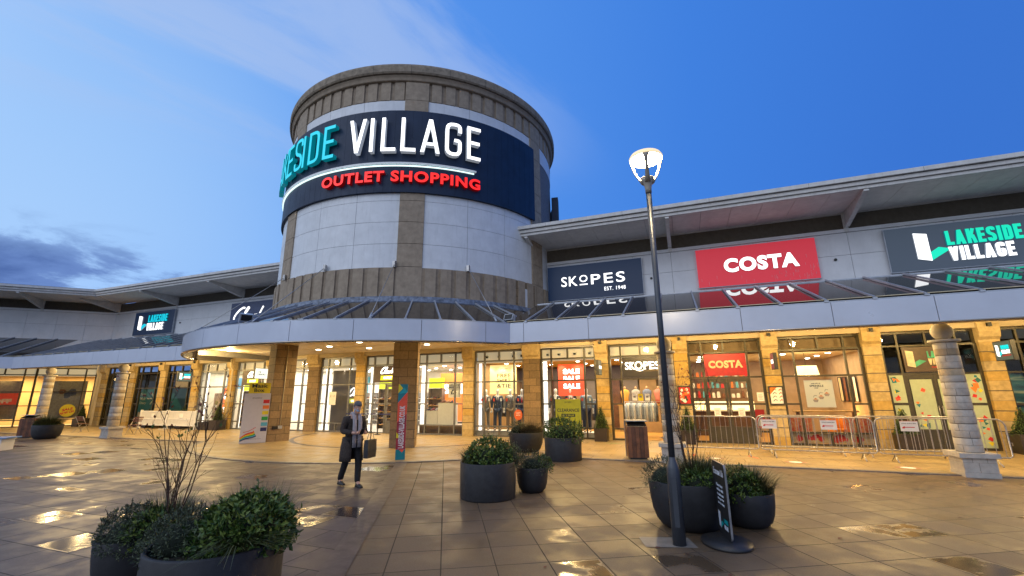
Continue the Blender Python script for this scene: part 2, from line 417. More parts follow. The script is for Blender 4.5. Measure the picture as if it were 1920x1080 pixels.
nm = N(nt, 'ShaderNodeMix', data_type='RGBA', blend_type='ADD'); nm.inputs[0].default_value = .02; L(nt, sky, nm.inputs[6]); L(nt, ns.outputs[0], nm.inputs[7]); sky = nm.outputs[2]
# clouds on a flat layer seen in perspective
inv = ma('DIVIDE', 1.0, ma('ADD', ma('MAXIMUM', el, 0.0), .16))
cx = ma('MULTIPLY', sep.outputs[0], inv); cy = ma('MULTIPLY', sep.outputs[1], inv)
def cl_noise(rot, sx, sy, scale, detail, rough, dist, ox=0):
    ca, sa = math.cos(R(rot)), math.sin(R(rot))
    u = ma('ADD', ma('MULTIPLY', cx, ca*sx), ma('MULTIPLY', cy, sa*sx)); v = ma('ADD', ma('MULTIPLY', cx, -sa*sy), ma('MULTIPLY', cy, ca*sy))
    cb = N(nt, 'ShaderNodeCombineXYZ'); L(nt, ma('ADD', u, ox), cb.inputs[0]); L(nt, v, cb.inputs[1])
    n = N(nt, 'ShaderNodeTexNoise', Scale=scale, Detail=detail, Roughness=rough, Distortion=dist); L(nt, cb.outputs[0], n.inputs['Vector']); return n.outputs['Fac']
wisp = cl_noise(63.5, .5, 1.7, 1.7, 9, .60, .5, 3.7)
left = mr(dg, .35, .75)
wf = ma('MULTIPLY', ma('MULTIPLY', mr(wisp, .40, .62), mr(el, .40, .53)), ma('MULTIPLY', left, .62))
sky = mixc(wf, sky, (.42,.55,.84))
bank = cl_noise(0, 1, 1, 1.9, 10, .60, .3, 8.3)
lowm = ma('MULTIPLY', mr(el, .295, .20), mr(dg, .60, .74))
bf = ma('MULTIPLY', mr(ma('ADD', bank, ma('MULTIPLY', lowm, .25)), .60, .72), lowm)
sky = mixc(ma('MULTIPLY', bf, .93, True), sky, mixc(mr(bank, .45, .72), (.13,.23,.55), (.045,.10,.33)))
# paler sky over the plaza, behind the photographer
back = mr(vm('DOT_PRODUCT', D, (-.25,-.92,.3)).outputs['Value'], .05, .75)
sky = mixc(ma('MULTIPLY', back, .9), sky, (.78,.90,1.12))
sky = mixc(mr(el, .0, -.05), sky, (.02,.022,.03))
L(nt, sky, bg.inputs[0]); bg.inputs[1].default_value = 1.0
sl = bpy.data.lights.new('twilight_sun', 'SUN'); sl.energy = .5; sl.angle = R(40); sl.color = (.86,.90,1)
so = bpy.data.objects.new('twilight_sun', sl); COL.objects.link(so); so.rotation_euler = (R(62), 0, R(-28))

F_, PT, RO, YA = 822.4415, .2355817, -.00867683, .3643693
fw = Vector((-math.sin(YA)*math.cos(PT), math.cos(YA)*math.cos(PT), math.sin(PT))); rt = Vector((math.cos(YA), math.sin(YA), 0)); up = rt.cross(fw)
r2 = math.cos(RO)*rt + math.sin(RO)*up; u2 = -math.sin(RO)*rt + math.cos(RO)*up
cam = bpy.data.cameras.new('camera'); co = bpy.data.objects.new('camera', cam); COL.objects.link(co); sc.camera = co
cam.sensor_width = 36; cam.lens = 36*F_/1920; cam.clip_end = 3000; cam.clip_start = .05
co.matrix_world = Matrix(((r2.x, u2.x, -fw.x, 0), (r2.y, u2.y, -fw.y, 0), (r2.z, u2.z, -fw.z, 1.85), (0,0,0,1)))
sc.view_settings.view_transform = 'Standard'; sc.view_settings.look = 'None'; sc.view_settings.exposure = 0; sc.view_settings.gamma = 1
sc.cycles.max_bounces = 8; sc.cycles.transparent_max_bounces = 12; sc.cycles.caustics_reflective = False; sc.cycles.caustics_refractive = False
sc.cycles.use_denoising = True; sc.cycles.sample_clamp_indirect = 6

def lamp(name, kind, loc, power, col, rot=(0,0,0), size=.3, sizey=None, spot=None, blend=.5, radius=.05):
    l = bpy.data.lights.new(name, kind); l.energy = power; l.color = col
    if kind == 'AREA':
        l.size = size
        if sizey: l.shape = 'RECTANGLE'; l.size_y = sizey
    else: l.shadow_soft_size = radius
    if kind == 'SPOT': l.spot_size = R(spot); l.spot_blend = blend
    o = bpy.data.objects.new(name, l); COL.objects.link(o); o.location = loc; o.rotation_euler = rot
    return o

# ------------------------------------------------------------------ ground
def pavemat(name, ang, tw, th, ca, cb, joint, wet, base_r=.42, stag=True, jw=.006):
    m, nt, b = nt_new(name)
    def ma(op, a, b=None, cl=False):
        n = N(nt, 'ShaderNodeMath', operation=op); n.use_clamp = cl
        for i, q in enumerate((a, b)):
            if q is None: continue
            if isinstance(q, (int, float)): n.inputs[i].default_value = q
            else: L(nt, q, n.inputs[i])
        return n.outputs[0]
    def mr(x, a, b, c=0, d=1):
        n = N(nt, 'ShaderNodeMapRange'); n.interpolation_type = 'SMOOTHSTEP'
        for i, q in enumerate((a, b, c, d)): n.inputs[i+1].default_value = q
        L(nt, x, n.inputs[0]); return n.outputs[0]
    tc = N(nt, 'ShaderNodeTexCoord'); sp = N(nt, 'ShaderNodeSeparateXYZ'); L(nt, tc.outputs['Object'], sp.inputs[0])
    X, Y = sp.outputs[0], sp.outputs[1]; ca_, sa_ = math.cos(R(ang)), math.sin(R(ang))
    u = ma('ADD', ma('MULTIPLY', X, ca_), ma('MULTIPLY', Y, sa_)); v = ma('ADD', ma('MULTIPLY', X, -sa_), ma('MULTIPLY', Y, ca_))
    vv = ma('DIVIDE', v, th); row = ma('FLOOR', vv); uu = ma('DIVIDE', u, tw)
    if stag: uu = ma('ADD', uu, ma('MULTIPLY', ma('MODULO', ma('ABSOLUTE', row), 2.0), .5))
    col = ma('FLOOR', uu); fu = ma('SUBTRACT', uu, col); fv = ma('SUBTRACT', vv, row)
    eu = ma('MULTIPLY', ma('MINIMUM', fu, ma('SUBTRACT', 1.0, fu)), tw); ev = ma('MULTIPLY', ma('MINIMUM', fv, ma('SUBTRACT', 1.0, fv)), th)
    ed = ma('MINIMUM', eu, ev); jm = mr(ed, jw*.6, jw*1.6, 1, 0)
    cbv = N(nt, 'ShaderNodeCombineXYZ'); L(nt, col, cbv.inputs[0]); L(nt, row, cbv.inputs[1])
    wn = N(nt, 'ShaderNodeTexWhiteNoise', noise_dimensions='2D'); L(nt, cbv.outputs[0], wn.inputs['Vector'])
    sc_ = N(nt, 'ShaderNodeSeparateColor'); L(nt, wn.outputs['Color'], sc_.inputs[0])
    n1 = N(nt, 'ShaderNodeTexNoise', Scale=1.6, Detail=6, Roughness=.6); L(nt, tc.outputs['Object'], n1.inputs['Vector'])
    n2 = N(nt, 'ShaderNodeTexNoise', Scale=60, Detail=3); L(nt, tc.outputs['Object'], n2.inputs['Vector'])
    mx = N(nt, 'ShaderNodeMix', data_type='RGBA'); mx.inputs[6].default_value = c4(ca); mx.inputs[7].default_value = c4(cb)
    L(nt, ma('ADD', ma('MULTIPLY', sc_.outputs[0], .6), ma('MULTIPLY', n1.outputs['Fac'], .4)), mx.inputs[0])
    # rain water: some slabs hold a film, most are damp in patches
    pud = ma('MULTIPLY', mr(ma('ADD', sc_.outputs[1], ma('MULTIPLY', n1.outputs['Fac'], .55)), 1.42-wet, 1.50-wet), mr(ed, .0, .05))
    damp = mr(n1.outputs['Fac'], .40, .62)
    m2 = N(nt, 'ShaderNodeMix', data_type='RGBA', blend_type='MULTIPLY'); L(nt, ma('ADD', ma('MULTIPLY', damp, .30), ma('MULTIPLY', pud, .30), True), m2.inputs[0])
    L(nt, mx.outputs[2], m2.inputs[6]); m2.inputs[7].default_value = (.45,.43,.42,1)
    mg = N(nt, 'ShaderNodeMix', data_type='RGBA', blend_type='MULTIPLY'); mg.inputs[0].default_value = 1; L(nt, m2.outputs[2], mg.inputs[6]); L(nt, mr(n2.outputs['Fac'], .3, .7, .82, 1.12), mg.inputs[7])
    m3 = N(nt, 'ShaderNodeMix', data_type='RGBA'); L(nt, ma('MULTIPLY', jm, .85), m3.inputs[0]); L(nt, mg.outputs[2], m3.inputs[6]); m3.inputs[7].default_value = c4(joint)
    L(nt, m3.outputs[2], b.inputs['Base Color'])
    rr = ma('SUBTRACT', ma('SUBTRACT', base_r+.10, ma('MULTIPLY', damp, .17)), ma('MULTIPLY', sc_.outputs[2], .08))
    rr = ma('ADD', ma('MULTIPLY', rr, ma('SUBTRACT', 1.0, pud)), ma('MULTIPLY', pud, .13)); rr = ma('ADD', rr, ma('MULTIPLY', jm, .3), True)
    L(nt, rr, b.inputs['Roughness']); b.inputs['Specular IOR Level'].default_value = .42
    bp = N(nt, 'ShaderNodeBump', Strength=.35, Distance=.01)
    hh = ma('SUBTRACT', ma('MULTIPLY', ma('MULTIPLY', n2.outputs['Fac'], ma('SUBTRACT', 1.0, pud)), .12), jm); L(nt, hh, bp.inputs['Height'])
    # every slab lies a touch out of level
    L(nt, bp.outputs[0], b.inputs['Normal'])
    return m
M['pave'] = pavemat('plaza_slabs', 29.4, .60, .60, (.150,.102,.060), (.106,.072,.043), (.018,.016,.010), .22, .54, False)
M['pave2'] = pavemat('plaza_slabs_square', 0, .80, .60, (.098,.076,.070), (.068,.053,.050), (.02,.018,.015), .29, .52)
M['walk'] = pavemat('walkway_slabs', 0, .90, .60, (.39,.285,.14), (.33,.24,.115), (.10,.07,.04), .04, .46)
M['band'] = mat('dark_paver_band', (.075,.058,.055), .45, .2, 6, bump=.1)
M['kerb'] = mat('kerb_stone', (.155,.135,.12), .5, .2, 6, bump=.1)
TC = (-11.85, 18.55)
g = MB(); g.poly([(-400,-400,0),(400,-400,0),(400,400,0),(-400,400,0)]); structure(g.build('plaza_ground', M['pave']))
sa = Vector((-3.65,4.15)); sd = Vector((-.4912,.8710)); sn = Vector((-.8710,-.4912))
g = MB(); a = sa+sd*-12; b_ = sa+sd*7.9
g.poly([(a.x,a.y,.004),(b_.x,b_.y,.004),(-60,b_.y,.004),(-60,a.y,.004)]); structure(g.build('side_paving', M['pave2']))
g = MB()
for k in (-12,):
    a, b_ = sa+sd*k, sa+sd*9.4
    g.poly([(a.x-sn.x*.15,a.y-sn.y*.15,.008),(b_.x-sn.x*.15,b_.y-sn.y*.15,.008),(b_.x+sn.x*.15,b_.y+sn.y*.15,.008),(a.x+sn.x*.15,a.y+sn.y*.15,.008)])
structure(g.build('paver_band', M['band']))
KY = 13.32; RR = 8.6; ax = math.asin((TC[1]-KY)/RR)
def walk_outline(off):
    r = RR+off; y = KY-off; a = math.asin((TC[1]-y)/r)
    return [(-90,y)] + [(TC[0]+r*math.cos(t), TC[1]+r*math.sin(t)) for t in [-PI+a+(PI-2*a)*i/48 for i in range(49)]] + [(60,y)]
o1, o2 = walk_outline(0), walk_outline(.16)
g = MB(); g.face([g.vert((x,y,.022)) for x, y in o1] + [g.vert((60,60,.022)), g.vert((-90,60,.022))]); structure(g.build('walkway', M['walk']))
g = MB()
for i in range(len(o1)-1):
    (x0,y0),(x1,y1),(X0,Y0_),(X1,Y1) = o1[i], o1[i+1], o2[i], o2[i+1]
    g.poly([(X0,Y0_,.026),(X1,Y1,.026),(x1,y1,.026),(x0,y0,.026)]); g.poly([(X0,Y0_,0),(X1,Y1,0),(X1,Y1,.026),(X0,Y0_,.026)])
structure(g.build('kerb', M['kerb']))
g = MB()
for i in range(48):
    t0, t1 = R(-172+164*i/48), R(-172+164*(i+1)/48)
    g.poly([(TC[0]+r*math.cos(t), TC[1]+r*math.sin(t), .027) for r, t in ((5.42,t0),(5.42,t1),(5.24,t1),(5.24,t0))])
structure(g.build('ring_paver_band', M['band']))
WZ = .022
# ------------------------------------------------------------------ buildings
Y0 = 18.5; PITCH = 3.04; PX = [12.12-PITCH*k for k in range(17)]     # pier centre lines
def upper_storey(t, x0, x1, y0=18.5, ov=2.42, e0=None, e1=None, brackets=(), jt=1.52, joff=0.0, z0=3.98):
    """clad wall, louvre band and deep white eaves along local x"""
    e0 = x0 if e0 is None else e0; e1 = x1 if e1 is None else e1
    b = MB(); b.box(x0, x1, y0+.03, y0+.35, z0, 7.50, 0); b.build('wall_backing', M['seam'], t)
    b = MB(); ks = [x0]
    k = math.floor((x0-joff)/jt)+1
    while joff+k*jt < x1-.05: ks.append(joff+k*jt); k += 1
    ks.append(x1)
    for i in range(len(ks)-1):
        for za, zb in ((z0, 5.62), (5.62, 6.62), (6.62, 7.46)):
            b.box(ks[i]+.006, ks[i+1]-.006, y0, y0+.031, za+.006, zb-.006)
    b.box(x0, x1, y0-.035, y0+.03, 7.47, 7.60)
    b.build('wall_panels', M['wallpanel'], t)
    b = MB(); b.box(x0, x1, y0+.09, y0+.2, 7.60, 8.2, 1); n = 15
    for i in range(n):
        z = 7.62+i*.038; b.poly([(x0,y0+.065,z),(x1,y0+.065,z),(x1,y0+.015,z+.027),(x0,y0+.015,z+.027)], 0)
        b.poly([(x0,y0+.015,z+.027),(x1,y0+.015,z+.027),(x1,y0+.06,z+.033),(x0,y0+.06,z+.033)], 0)
    b.build('louvre', [M['louvre'], M['dark']], t)
    b = MB(); x = e0
    while x < e1-.05:
        xe = min(x+1.0, e1); b.box(x+.006, xe-.006, y0-ov+.2, y0+.09, 8.205, 8.235); x = xe
    b.box(e0, e1, y0-ov+.2, y0+.5, 8.236, 8.26, 1)
    b.build('soffit', [M['soffit'], M['seam']], t)
    b = MB()
    b.box(e0, e1, y0-ov+.12, y0-ov+.2, 8.17, 8.27); b.box(e0, e1, y0-ov+.05, y0-ov+.119, 8.285, 8.40); b.box(e0, e1, y0-ov-.04, y0-ov+.049, 8.425, 8.56)
    b.box(e0, e1, y0-ov+.05, y0-ov+.3, 8.41, 8.55, 1); b.box(e0, e1, y0-ov+.12, y0-ov+.3, 8.275, 8.405, 1)
    b.box(e0, e1, y0-.03, y0+.02, 8.165, 8.204)
    x = e0+1.2
    while x < e1: b.box(x, x+.008, y0-ov-.043, y0-ov+.03, 8.42, 8.562, 1); x += 3.04
    b.build('eaves_fascia', [M['roofwhite'], M['seam']], t)
    b = MB(); b.box(e0, e1, y0-ov+.06, y0+9, 8.561, 8.60); b.build('roof', M['lead'], t)
    for bx in brackets:
        b = MB(); T = lambda u, v, w, bx=bx: (bx+w, y0+u, v)
        b.extrude([(.0,7.61),(.0,8.204),(-ov+.2,8.204),(-ov+.2,8.13),(-.22,7.66)], -.02, .02, 0, 0, T)
        b.obox((bx, y0-ov/2-.02, 7.885), (.07,0,0), (0,ov/2-.16,-.235), (0,.004,.03)); b.box(bx-.07, bx+.07, y0-.06, y0-.001, 7.47, 8.2)
        b.build('eaves_bracket', M['roofwhite'], t)

def pier(t, x, w=.50, y=18.30, brick=False, seed=0, z1=3.30):
    rr = random.Random(seed*13+5); b = MB(); x0, x1 = x-w/2, x+w/2
    if brick:
        b.box(x0, x1, y, Y0+.1, 0, z1, 3)
    else:
        b.box(x0+.018, x1-.018, y+.018, Y0+.1, 0, z1, 4)
        nz = 11; h = z1/nz
        for i in range(nz):
            za, zb = i*h, (i+1)*h; g_ = .014 if i % 2 == 1 else .004; ga = .014 if i % 2 == 0 else .004
            b.box(x0, x1, y, Y0+.09, za+ga, zb-g_, rr.choice((0,0,1,1,2,2,0)))
    cw = w/2+.015
    b.build('stone_pier', [M['stone'], M['stone2'], M['stone3'], M['pierbrick'], M['coljoint']], t)
    b = MB(); T = lambda u, v, q: (x+q, y+u, v)
    b.extrude([(.25,3.30),(.25,3.95),(-.16,3.95),(-.17,3.62),(-.13,3.46),(-.02,3.37),(-.02,3.30)], -cw, cw, 0, 0, T)
    for r0, r1, d in ((.095,.115,.012), (.0,.085,.010)):
        n = 20
        for i in range(n):
            a0, a1 = 2*PI*i/n, 2*PI*(i+1)/n; yy = y-.165-d
            q = [(x+r*math.cos(a), yy, 3.76+r*math.sin(a)) for r, a in ((r0,a0),(r0,a1),(r1,a1),(r1,a0))]
            b.poly(q if r0 > 0 else q[1:], 1)
            b.poly([(x+r1*math.cos(a0),yy,3.76+r1*math.sin(a0)),(x+r1*math.cos(a0),yy+.03,3.76+r1*math.sin(a0)),(x+r1*math.cos(a1),yy+.03,3.76+r1*math.sin(a1)),(x+r1*math.cos(a1),yy,3.76+r1*math.sin(a1))], 1)
    b.build('pier_capital', [M['stone3'] if seed % 2 else M['stone'], M['stone3']], t)

def bay(t, xa, xb, fm='frame', door=None, glaze='glass', low=True, sign=False, y=18.43, mid=True):
    """one shopfront: bronze frame with transom lights, side lights and (optionally) a pair of doors"""
    b = MB(); d = .10; s = .03; m1, m2 = xa+.50, xb-.50; mc = (xa+xb)/2
    V = lambda x, z0, z1, ww=s: b.box(x-ww, x+ww, y, y+d, z0, z1)
    H = lambda z, x0, x1, ww=s: b.box(x0, x1, y+.003, y+d-.003, z-ww, z+ww)
    V(xa+.045, 0, 3.74, .045); V(xb-.045, 0, 3.74, .045); V(m1, .0, 3.70); V(m2, .0, 3.70); V(mc, 3.28, 3.70)
    H(3.715, xa+.09, xb-.09, .035)
    for p, q in ((xa+.09, m1-s), (m1+s, m2-s), (m2+s, xb-.09)):
        H(3.28, p, q); H(2.36, p, q)
        if not (door and p > m1 and p < m2) :
            if low: H(.45, p, q)
            H(.045, p, q, .045)
        if p < m1 or p > m2: H(1.40, p, q)
    if low and not door: V(mc, .09, .42)
    f = b.build('shop_window', M[fm], t)
    g = MB(); yy = y+.05
    g.poly([(xa+.05,yy,0),(xb-.05,yy,0),(xb-.05,yy,3.72),(xa+.05,yy,3.72)] if not door else [(xa+.05,yy,2.36),(xb-.05,yy,2.36),(xb-.05,yy,3.72),(xa+.05,yy,3.72)])
    if door:
        g.poly([(xa+.05,yy,0),(m1,yy,0),(m1,yy,2.36),(xa+.05,yy,2.36)]); g.poly([(m2,yy,0),(xb-.05,yy,0),(xb-.05,yy,2.36),(m2,yy,2.36)])
    g.build('glazing', M[glaze], f)
    if door:
        leaves = [(m1+s, mc-.004), (mc+.004, m2-s)] if door == 'pair' else [(mc+.02, m2-s)] if door == 'single' else []
        if door == 'single':
            b = MB(); b.box(mc-.04, mc+.015, y, y+d, 0, 2.33); b.box(m1+s, mc-.04, y+.003, y+d-.003, 1.37, 1.43); b.box(m1+s, mc-.04, y+.003, y+d-.003, .0, .08)
            b.poly([(m1,yy,0),(mc,yy,0),(mc,yy,2.33),(m1,yy,2.33)], 1); b.build('side_light', [M[fm], M[glaze]], t)
        for i, (p, q) in enumerate(leaves):
            b = MB(); st = .085
            b.box(p, p+st, y+.02, y+.08, .02, 2.32); b.box(q-st, q, y+.02, y+.08, .02, 2.32); b.box(p+st, q-st, y+.02, y+.08, 2.20, 2.32); b.box(p+st, q-st, y+.023, y+.077, 1.36, 1.44)
            b.box(p+st, q-st, y+.02, y+.08, .02, .12); b.box(p+st, q-st, y+.035, y+.065, .12, .52); b.box(p+st, q-st, y+.02, y+.08, .52, .60)
            dl = b.build('shop_door', M[fm], t)
            g = MB(); g.poly([(p+st,yy,.60),(q-st,yy,.60),(q-st,yy,2.2),(p+st,yy,2.2)]); g.build('door_glass', M[glaze], dl)
            hx = (q-st/2 if i == 0 and door == 'pair' else p+st/2) if door == 'pair' else q-st/2
            h = MB(); h.tube([(hx, y-.05, .95), (hx, y-.05, 1.35)], .013, 6); h.tube([(hx,y-.05,1.0),(hx,y+.02,1.0)], .009, 5); h.tube([(hx,y-.05,1.3),(hx,y+.02,1.3)], .009, 5)
            h.build('door_handle', M['steel'], dl)
    return f
CEIL = None
def room(t, x0, x1, depth, zc, cw, cf, cc, col, power, name='shop_interior', cb=None, blind='e_cream', lights=True, fz=.03):
    b = MB(); y0, y1 = 18.62, 18.62+depth
    b.poly([(x0,y0,fz),(x1,y0,fz),(x1,y1,fz),(x0,y1,fz)], 1)
    b.poly([(x0,y0,zc),(x0,y1,zc),(x1,y1,zc),(x1,y0,zc)], 2)
    b.poly([(x0,y1,fz),(x1,y1,fz),(x1,y1,zc),(x0,y1,zc)], 3)
    b.poly([(x0,y0,fz),(x0,y1,fz),(x0,y1,zc),(x0,y0,zc)], 0); b.poly([(x1,y0,fz),(x1,y0,zc),(x1,y1,zc),(x1,y1,fz)], 0)
    b.build(name, [M[cw], M[cf], M[cc], M[cb or cw]], t)
    if blind:
        b = MB(); b.box(x0+.02, x1-.02, y0+.06, y0+.10, zc-.06, 3.80); b.build('transom_blind', M[blind], t)
    if lights:
        nx = max(1, int((x1-x0)/1.5)); ny = max(1, int(depth/1.6))
        for i in range(nx):
            for j in range(ny):
                px, py = x0+(x1-x0)*(i+.5)/nx, y0+.7+(depth-.9)*(j+.5)/ny
                global CEIL
                if CEIL is None:
                    q = MB(); q.lathe([(.0,-.02),(.07,-.02),(.085,-.012),(.085,0)], (0,0,0), 14, caps=False); CEIL = q.build('ceiling_light', M['e_ceil'], t, (px, py, zc-.002))
                else:
                    c = CEIL.copy(); COL.objects.link(c); c.parent = t; c.location = (px, py, zc-.002)
    if power:
        n = max(1, round((x1-x0)/3.2))
        for i in range(n):
            lamp('shop_light', 'AREA', (x0+(x1-x0)*(i+.5)/n, y0+depth*.42, zc-.05), power/n, col, size=(x1-x0)/n*.8, sizey=depth*.65)

M['w_white'] = mat('shop_white_wall', (.62,.58,.50), .6, .05, 3)
M['w_warm'] = mat('shop_warm_wall', (.34,.22,.10), .7, .08, 3)
M['w_tan'] = mat('cafe_tan_wall', (.40,.30,.20), .7, .1, 3)
M['w_grey'] = mat('display_grey_wall', (.155,.135,.125), .6, .05, 3)
M['f_wood'] = mat('oak_floor', (.50,.27,.06), .4, .15, 4, col2=(.38,.19,.04))
M['f_tile'] = mat('shop_tile_floor', (.45,.42,.38), .35, .06, 3)
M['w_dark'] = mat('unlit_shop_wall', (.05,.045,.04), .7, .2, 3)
M['c_white'] = mat('shop_ceiling', (.66,.62,.56), .8, .03, 3)
M['c_amber'] = mat('warm_shop_ceiling', (.55,.36,.11), .8, .05, 3)

RW = thing('retail_wing', 'long right-hand retail wing with pale upper storey, deep white eaves and stone shopfront piers', 'shop building')
upper_storey(RW, -6.0, 16, brackets=(-5.56, -.04, 6.04, 12.12), joff=-.04, e0=-5.86)
for i, k in enumerate((12.12, 9.08, 6.04, 3.0, -.04, -3.08)): pier(RW, k, seed=i)
pier(RW, -6.12, .72, brick=True, seed=9)
LW = thing('retail_wing', 'left-hand retail wing beyond the rotunda, with white eaves and yellow-lit stone piers', 'shop building')
upper_storey(LW, -36.95, -18.2, brackets=(-36.6, -30.5, -24.5), joff=-.04, e0=-34.9)
for i, k in enumerate((-21.32, -24.36, -27.4, -30.44, -33.48, -36.5)): pier(LW, k, seed=20+i)
pier(LW, -18.28, .72, brick=True, seed=29)
CW = thing('corner_wing', 'angled wing at the far left edge with dark louvre band and yellow sale windows', 'shop building', (-36.95, 18.5, 0), R(45))
upper_storey(CW, -16, 0, y0=0, ov=3.2, e0=-16, e1=-.2, brackets=(-3.9, -10))
b = MB(); b.box(-38.0, -33.6, 16.38, 18.62, 8.242, 8.263); b.build('corner_soffit', M['soffit'], LW)
# solid blocks above the shops and behind
for t, x0, x1 in ((RW, -6.0, 16), (LW, -36.9, -18.2)):
    b = MB(); b.box(x0, x1, 18.52, 18.9, 3.80, 3.98); b.box(x0, x1, 25.2, 25.5, 0, 8.4); b.build('shop_lintel', M['cream'], t)
# cream beam over the shopfronts
M['beam'] = mat('cream_beam', (.44,.36,.23), .7, .06, 3)
def beam(t, x0, x1):
    b = MB(); x = x0
    while x < x1-.01:
        xe = min(x+3.04, x1); b.box(x+.004, xe-.004, 18.20, 18.50, 3.755, 3.975); x = xe
    b.build('soffit_beam', M['beam'], t)
beam(RW, -3.0, 16); beam(LW, -36.4, -21.4)

# shopfronts --------------------------------------------------------------
hw = .25
def bx(k, wl=.25, wr=.25): return PX[k+1]+wl, PX[k]-wr
RT = thing('rotunda_tower', 'tall round stone-banded drum tower standing on brown block piers over the shop entrance', 'tower')
M['g_dark'] = glassmat('dim_shop_glass', (.75,.78,.76), .8)
f_sea = bay(RW, *bx(0), glaze='g_dark'); bay(RW, *bx(1), door='pair', glaze='g_dark'); bay(RW, *bx(2)); bay(RW, *bx(3), door='pair')
bay(RW, *bx(4), door='open'); bay(RW, *bx(5, .36, .25), fm='frame')
bay(RT, *bx(6, .25, .36), fm='framegrey'); bay(RT, *bx(7), fm='framegrey'); bay(RT, *bx(8), fm='framegrey', door='single'); bay(RT, *bx(9, .36, .25), fm='framegrey')
bay(LW, *bx(10, .25, .36), fm='framegrey'); bay(LW, *bx(11), fm='framegrey', door='single'); bay(LW, *bx(12), fm='framegrey')
bay(LW, *bx(13), glaze='g_dark'); bay(LW, *bx(14), glaze='g_dark'); bay(LW, *bx(15), glaze='g_dark', door='pair')
for i, k in enumerate((-9.16, -12.2, -15.24)): pier(RT, k, seed=40+i)
beam(RT, -17.9, -6.5)

WARM = (1,.72,.40); COOL = (1,.90,.76)
room(RW, -.02, 5.98, 5.5, 3.26, 'w_tan', 'f_wood', 'c_white', (1,.68,.32), 300, blind=None)
b = MB(); b.box(0, 5.95, 18.70, 18.74, 3.22, 3.80); b.build('transom_blind', mat('brown_transom_blind', (.30,.20,.11), .7, .1), RW)
room(RW, -8.9, -.06, 6.0, 3.26, 'w_warm', 'f_wood', 'c_amber', (1,.80,.50), 700, blind='e_cream')
room(RT, -21.2, -9.2, 6.0, 3.26, 'w_white', 'f_tile', 'c_white', (1,.88,.72), 1150, blind='e_cream')
room(LW, -27.3, -21.3, 6.0, 3.26, 'w_white', 'f_tile', 'c_white', (1,.84,.64), 480, blind='e_cream')
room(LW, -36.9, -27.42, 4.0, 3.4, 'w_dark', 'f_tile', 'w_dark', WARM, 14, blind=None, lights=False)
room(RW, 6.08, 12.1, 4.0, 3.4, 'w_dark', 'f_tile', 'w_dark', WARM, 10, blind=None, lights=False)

rr = random.Random(31); gcols = [M['w_white'], M['paper'], M['limegreen'], M['w_grey'], M['orange'], M['lblue'], M['w_warm']]
for t, xa_, xb_ in ((RT,-21.1,-9.3),(LW,-27.2,-21.4)):
    x = xa_
    while x < xb_-.3:
        x2 = min(x+rr.uniform(.7,1.3), xb_); b = MB(); b.box(x, x2-.04, 24.42, 24.6, 1.95, rr.choice((2.6,2.85,3.0)), 0); b.build('wall_graphic', rr.choice(gcols), t)
        b = MB(); b.box(x, x2-.04, 24.3, 24.6, .03, 1.9, 0)
        for k in range(5): b.box(x+.02, x2-.06, 24.1, 24.3, .25+k*.33, .28+k*.33, 1); 
        for k in range(5):
            q = x+.08
            while q < x2-.2: b.box(q, q+.1, 24.13, 24.28, .281+k*.33, .36+k*.33, rr.choice((2,3,4))); q += rr.uniform(.13,.2)
        b.build('back_shelving', [M['w_grey'], M['w_white'], M['blackink'], M['wood'], M['paper']], t); x = x2
b = MB(); b.box(-8.85,-.1,24.2,24.6,2.55,3.24); b.build('header_panel', mat('dark_header', (.05,.03,.02), .5), RW)
x = -8.7
while x < -.4: b = MB(); b.box(x, x+.85, 24.35, 24.6, .05, 2.5); b.build('back_shelving', rr.choice([M['w_warm'], M['wood2'], M['w_grey']]), RW); x += .93
M['e_panel'] = emit('white_light_panel', (1,.97,.92), 1.6)
def light_panel(t, x0, x1, y=18.76, z0=.1, z1=3.2):
    b = MB(); b.box(x0, x1, y, y+.06, z0, z1); b.build('light_panel', M['e_panel'], t)
for t, x0, x1 in ((RT,-11.9,-11.62),(RT,-17.86,-17.52),(RW,-5.72,-5.56),(RW,-8.82,-8.70),(RT,-14.9,-14.74),(LW,-27.1,-26.9),(LW,-24.05,-23.9)): light_panel(t, x0, x1)
for x in (-8.35,-7.75,-7.05,-6.65,-5.45,-4.95,-4.25,-3.62):
    b = MB(); b.box(x-.06,x+.06,18.56,18.66,3.42,3.54,0); b.poly([(x-.05,18.558,3.43),(x+.05,18.558,3.43),(x+.05,18.558,3.50),(x-.05,18.558,3.50)],1); b.tube([(x,18.62,3.54),(x,18.62,3.7)],.008,5); b.build('window_spot', [M['white'], M['blackink']], RW)
    lamp('window_spot_lamp', 'SPOT', (x, 18.58, 3.2), 55, (1,.9,.75), (R(18),0,0), spot=95, blend=.6, radius=.04)
# corner wing ground floor (local axes) -----------------------------------
def corner_window(x0, x1):
    b = MB(); y = -.06; d = .08; xs = [x0, x0+.55, (x0+x1)/2, x1-.55, x1]
    for i, x in enumerate(xs): b.box(x-.03, x+.03, y, y+d, 0 if i != 2 else 3.28, 3.72)
    for i in range(4):
        if True:
            for z in (3.28, 3.70, .05): b.box(xs[i]+.03, xs[i+1]-.03, y+.003, y+d-.003, z-.03, z+.03)
            for z in (.45, 2.2): b.box(xs[i]+.03, xs[i+1]-.03, y+.003, y+d-.003, z-.03, z+.03)
            if i in (0, 3): b.box(xs[i]+.03, xs[i+1]-.03, y+.003, y+d-.003, 1.30, 1.36)
    f = b.build('shop_window', M['frame'], CW); g = MB(); g.poly([(x0,0,0),(x1,0,0),(x1,0,3.7),(x0,0,3.7)]); g.build('glazing', M['glass'], f)
for i in range(3): corner_window(-.35-3.04*(i+1)+.02, -.35-3.04*i-.02)
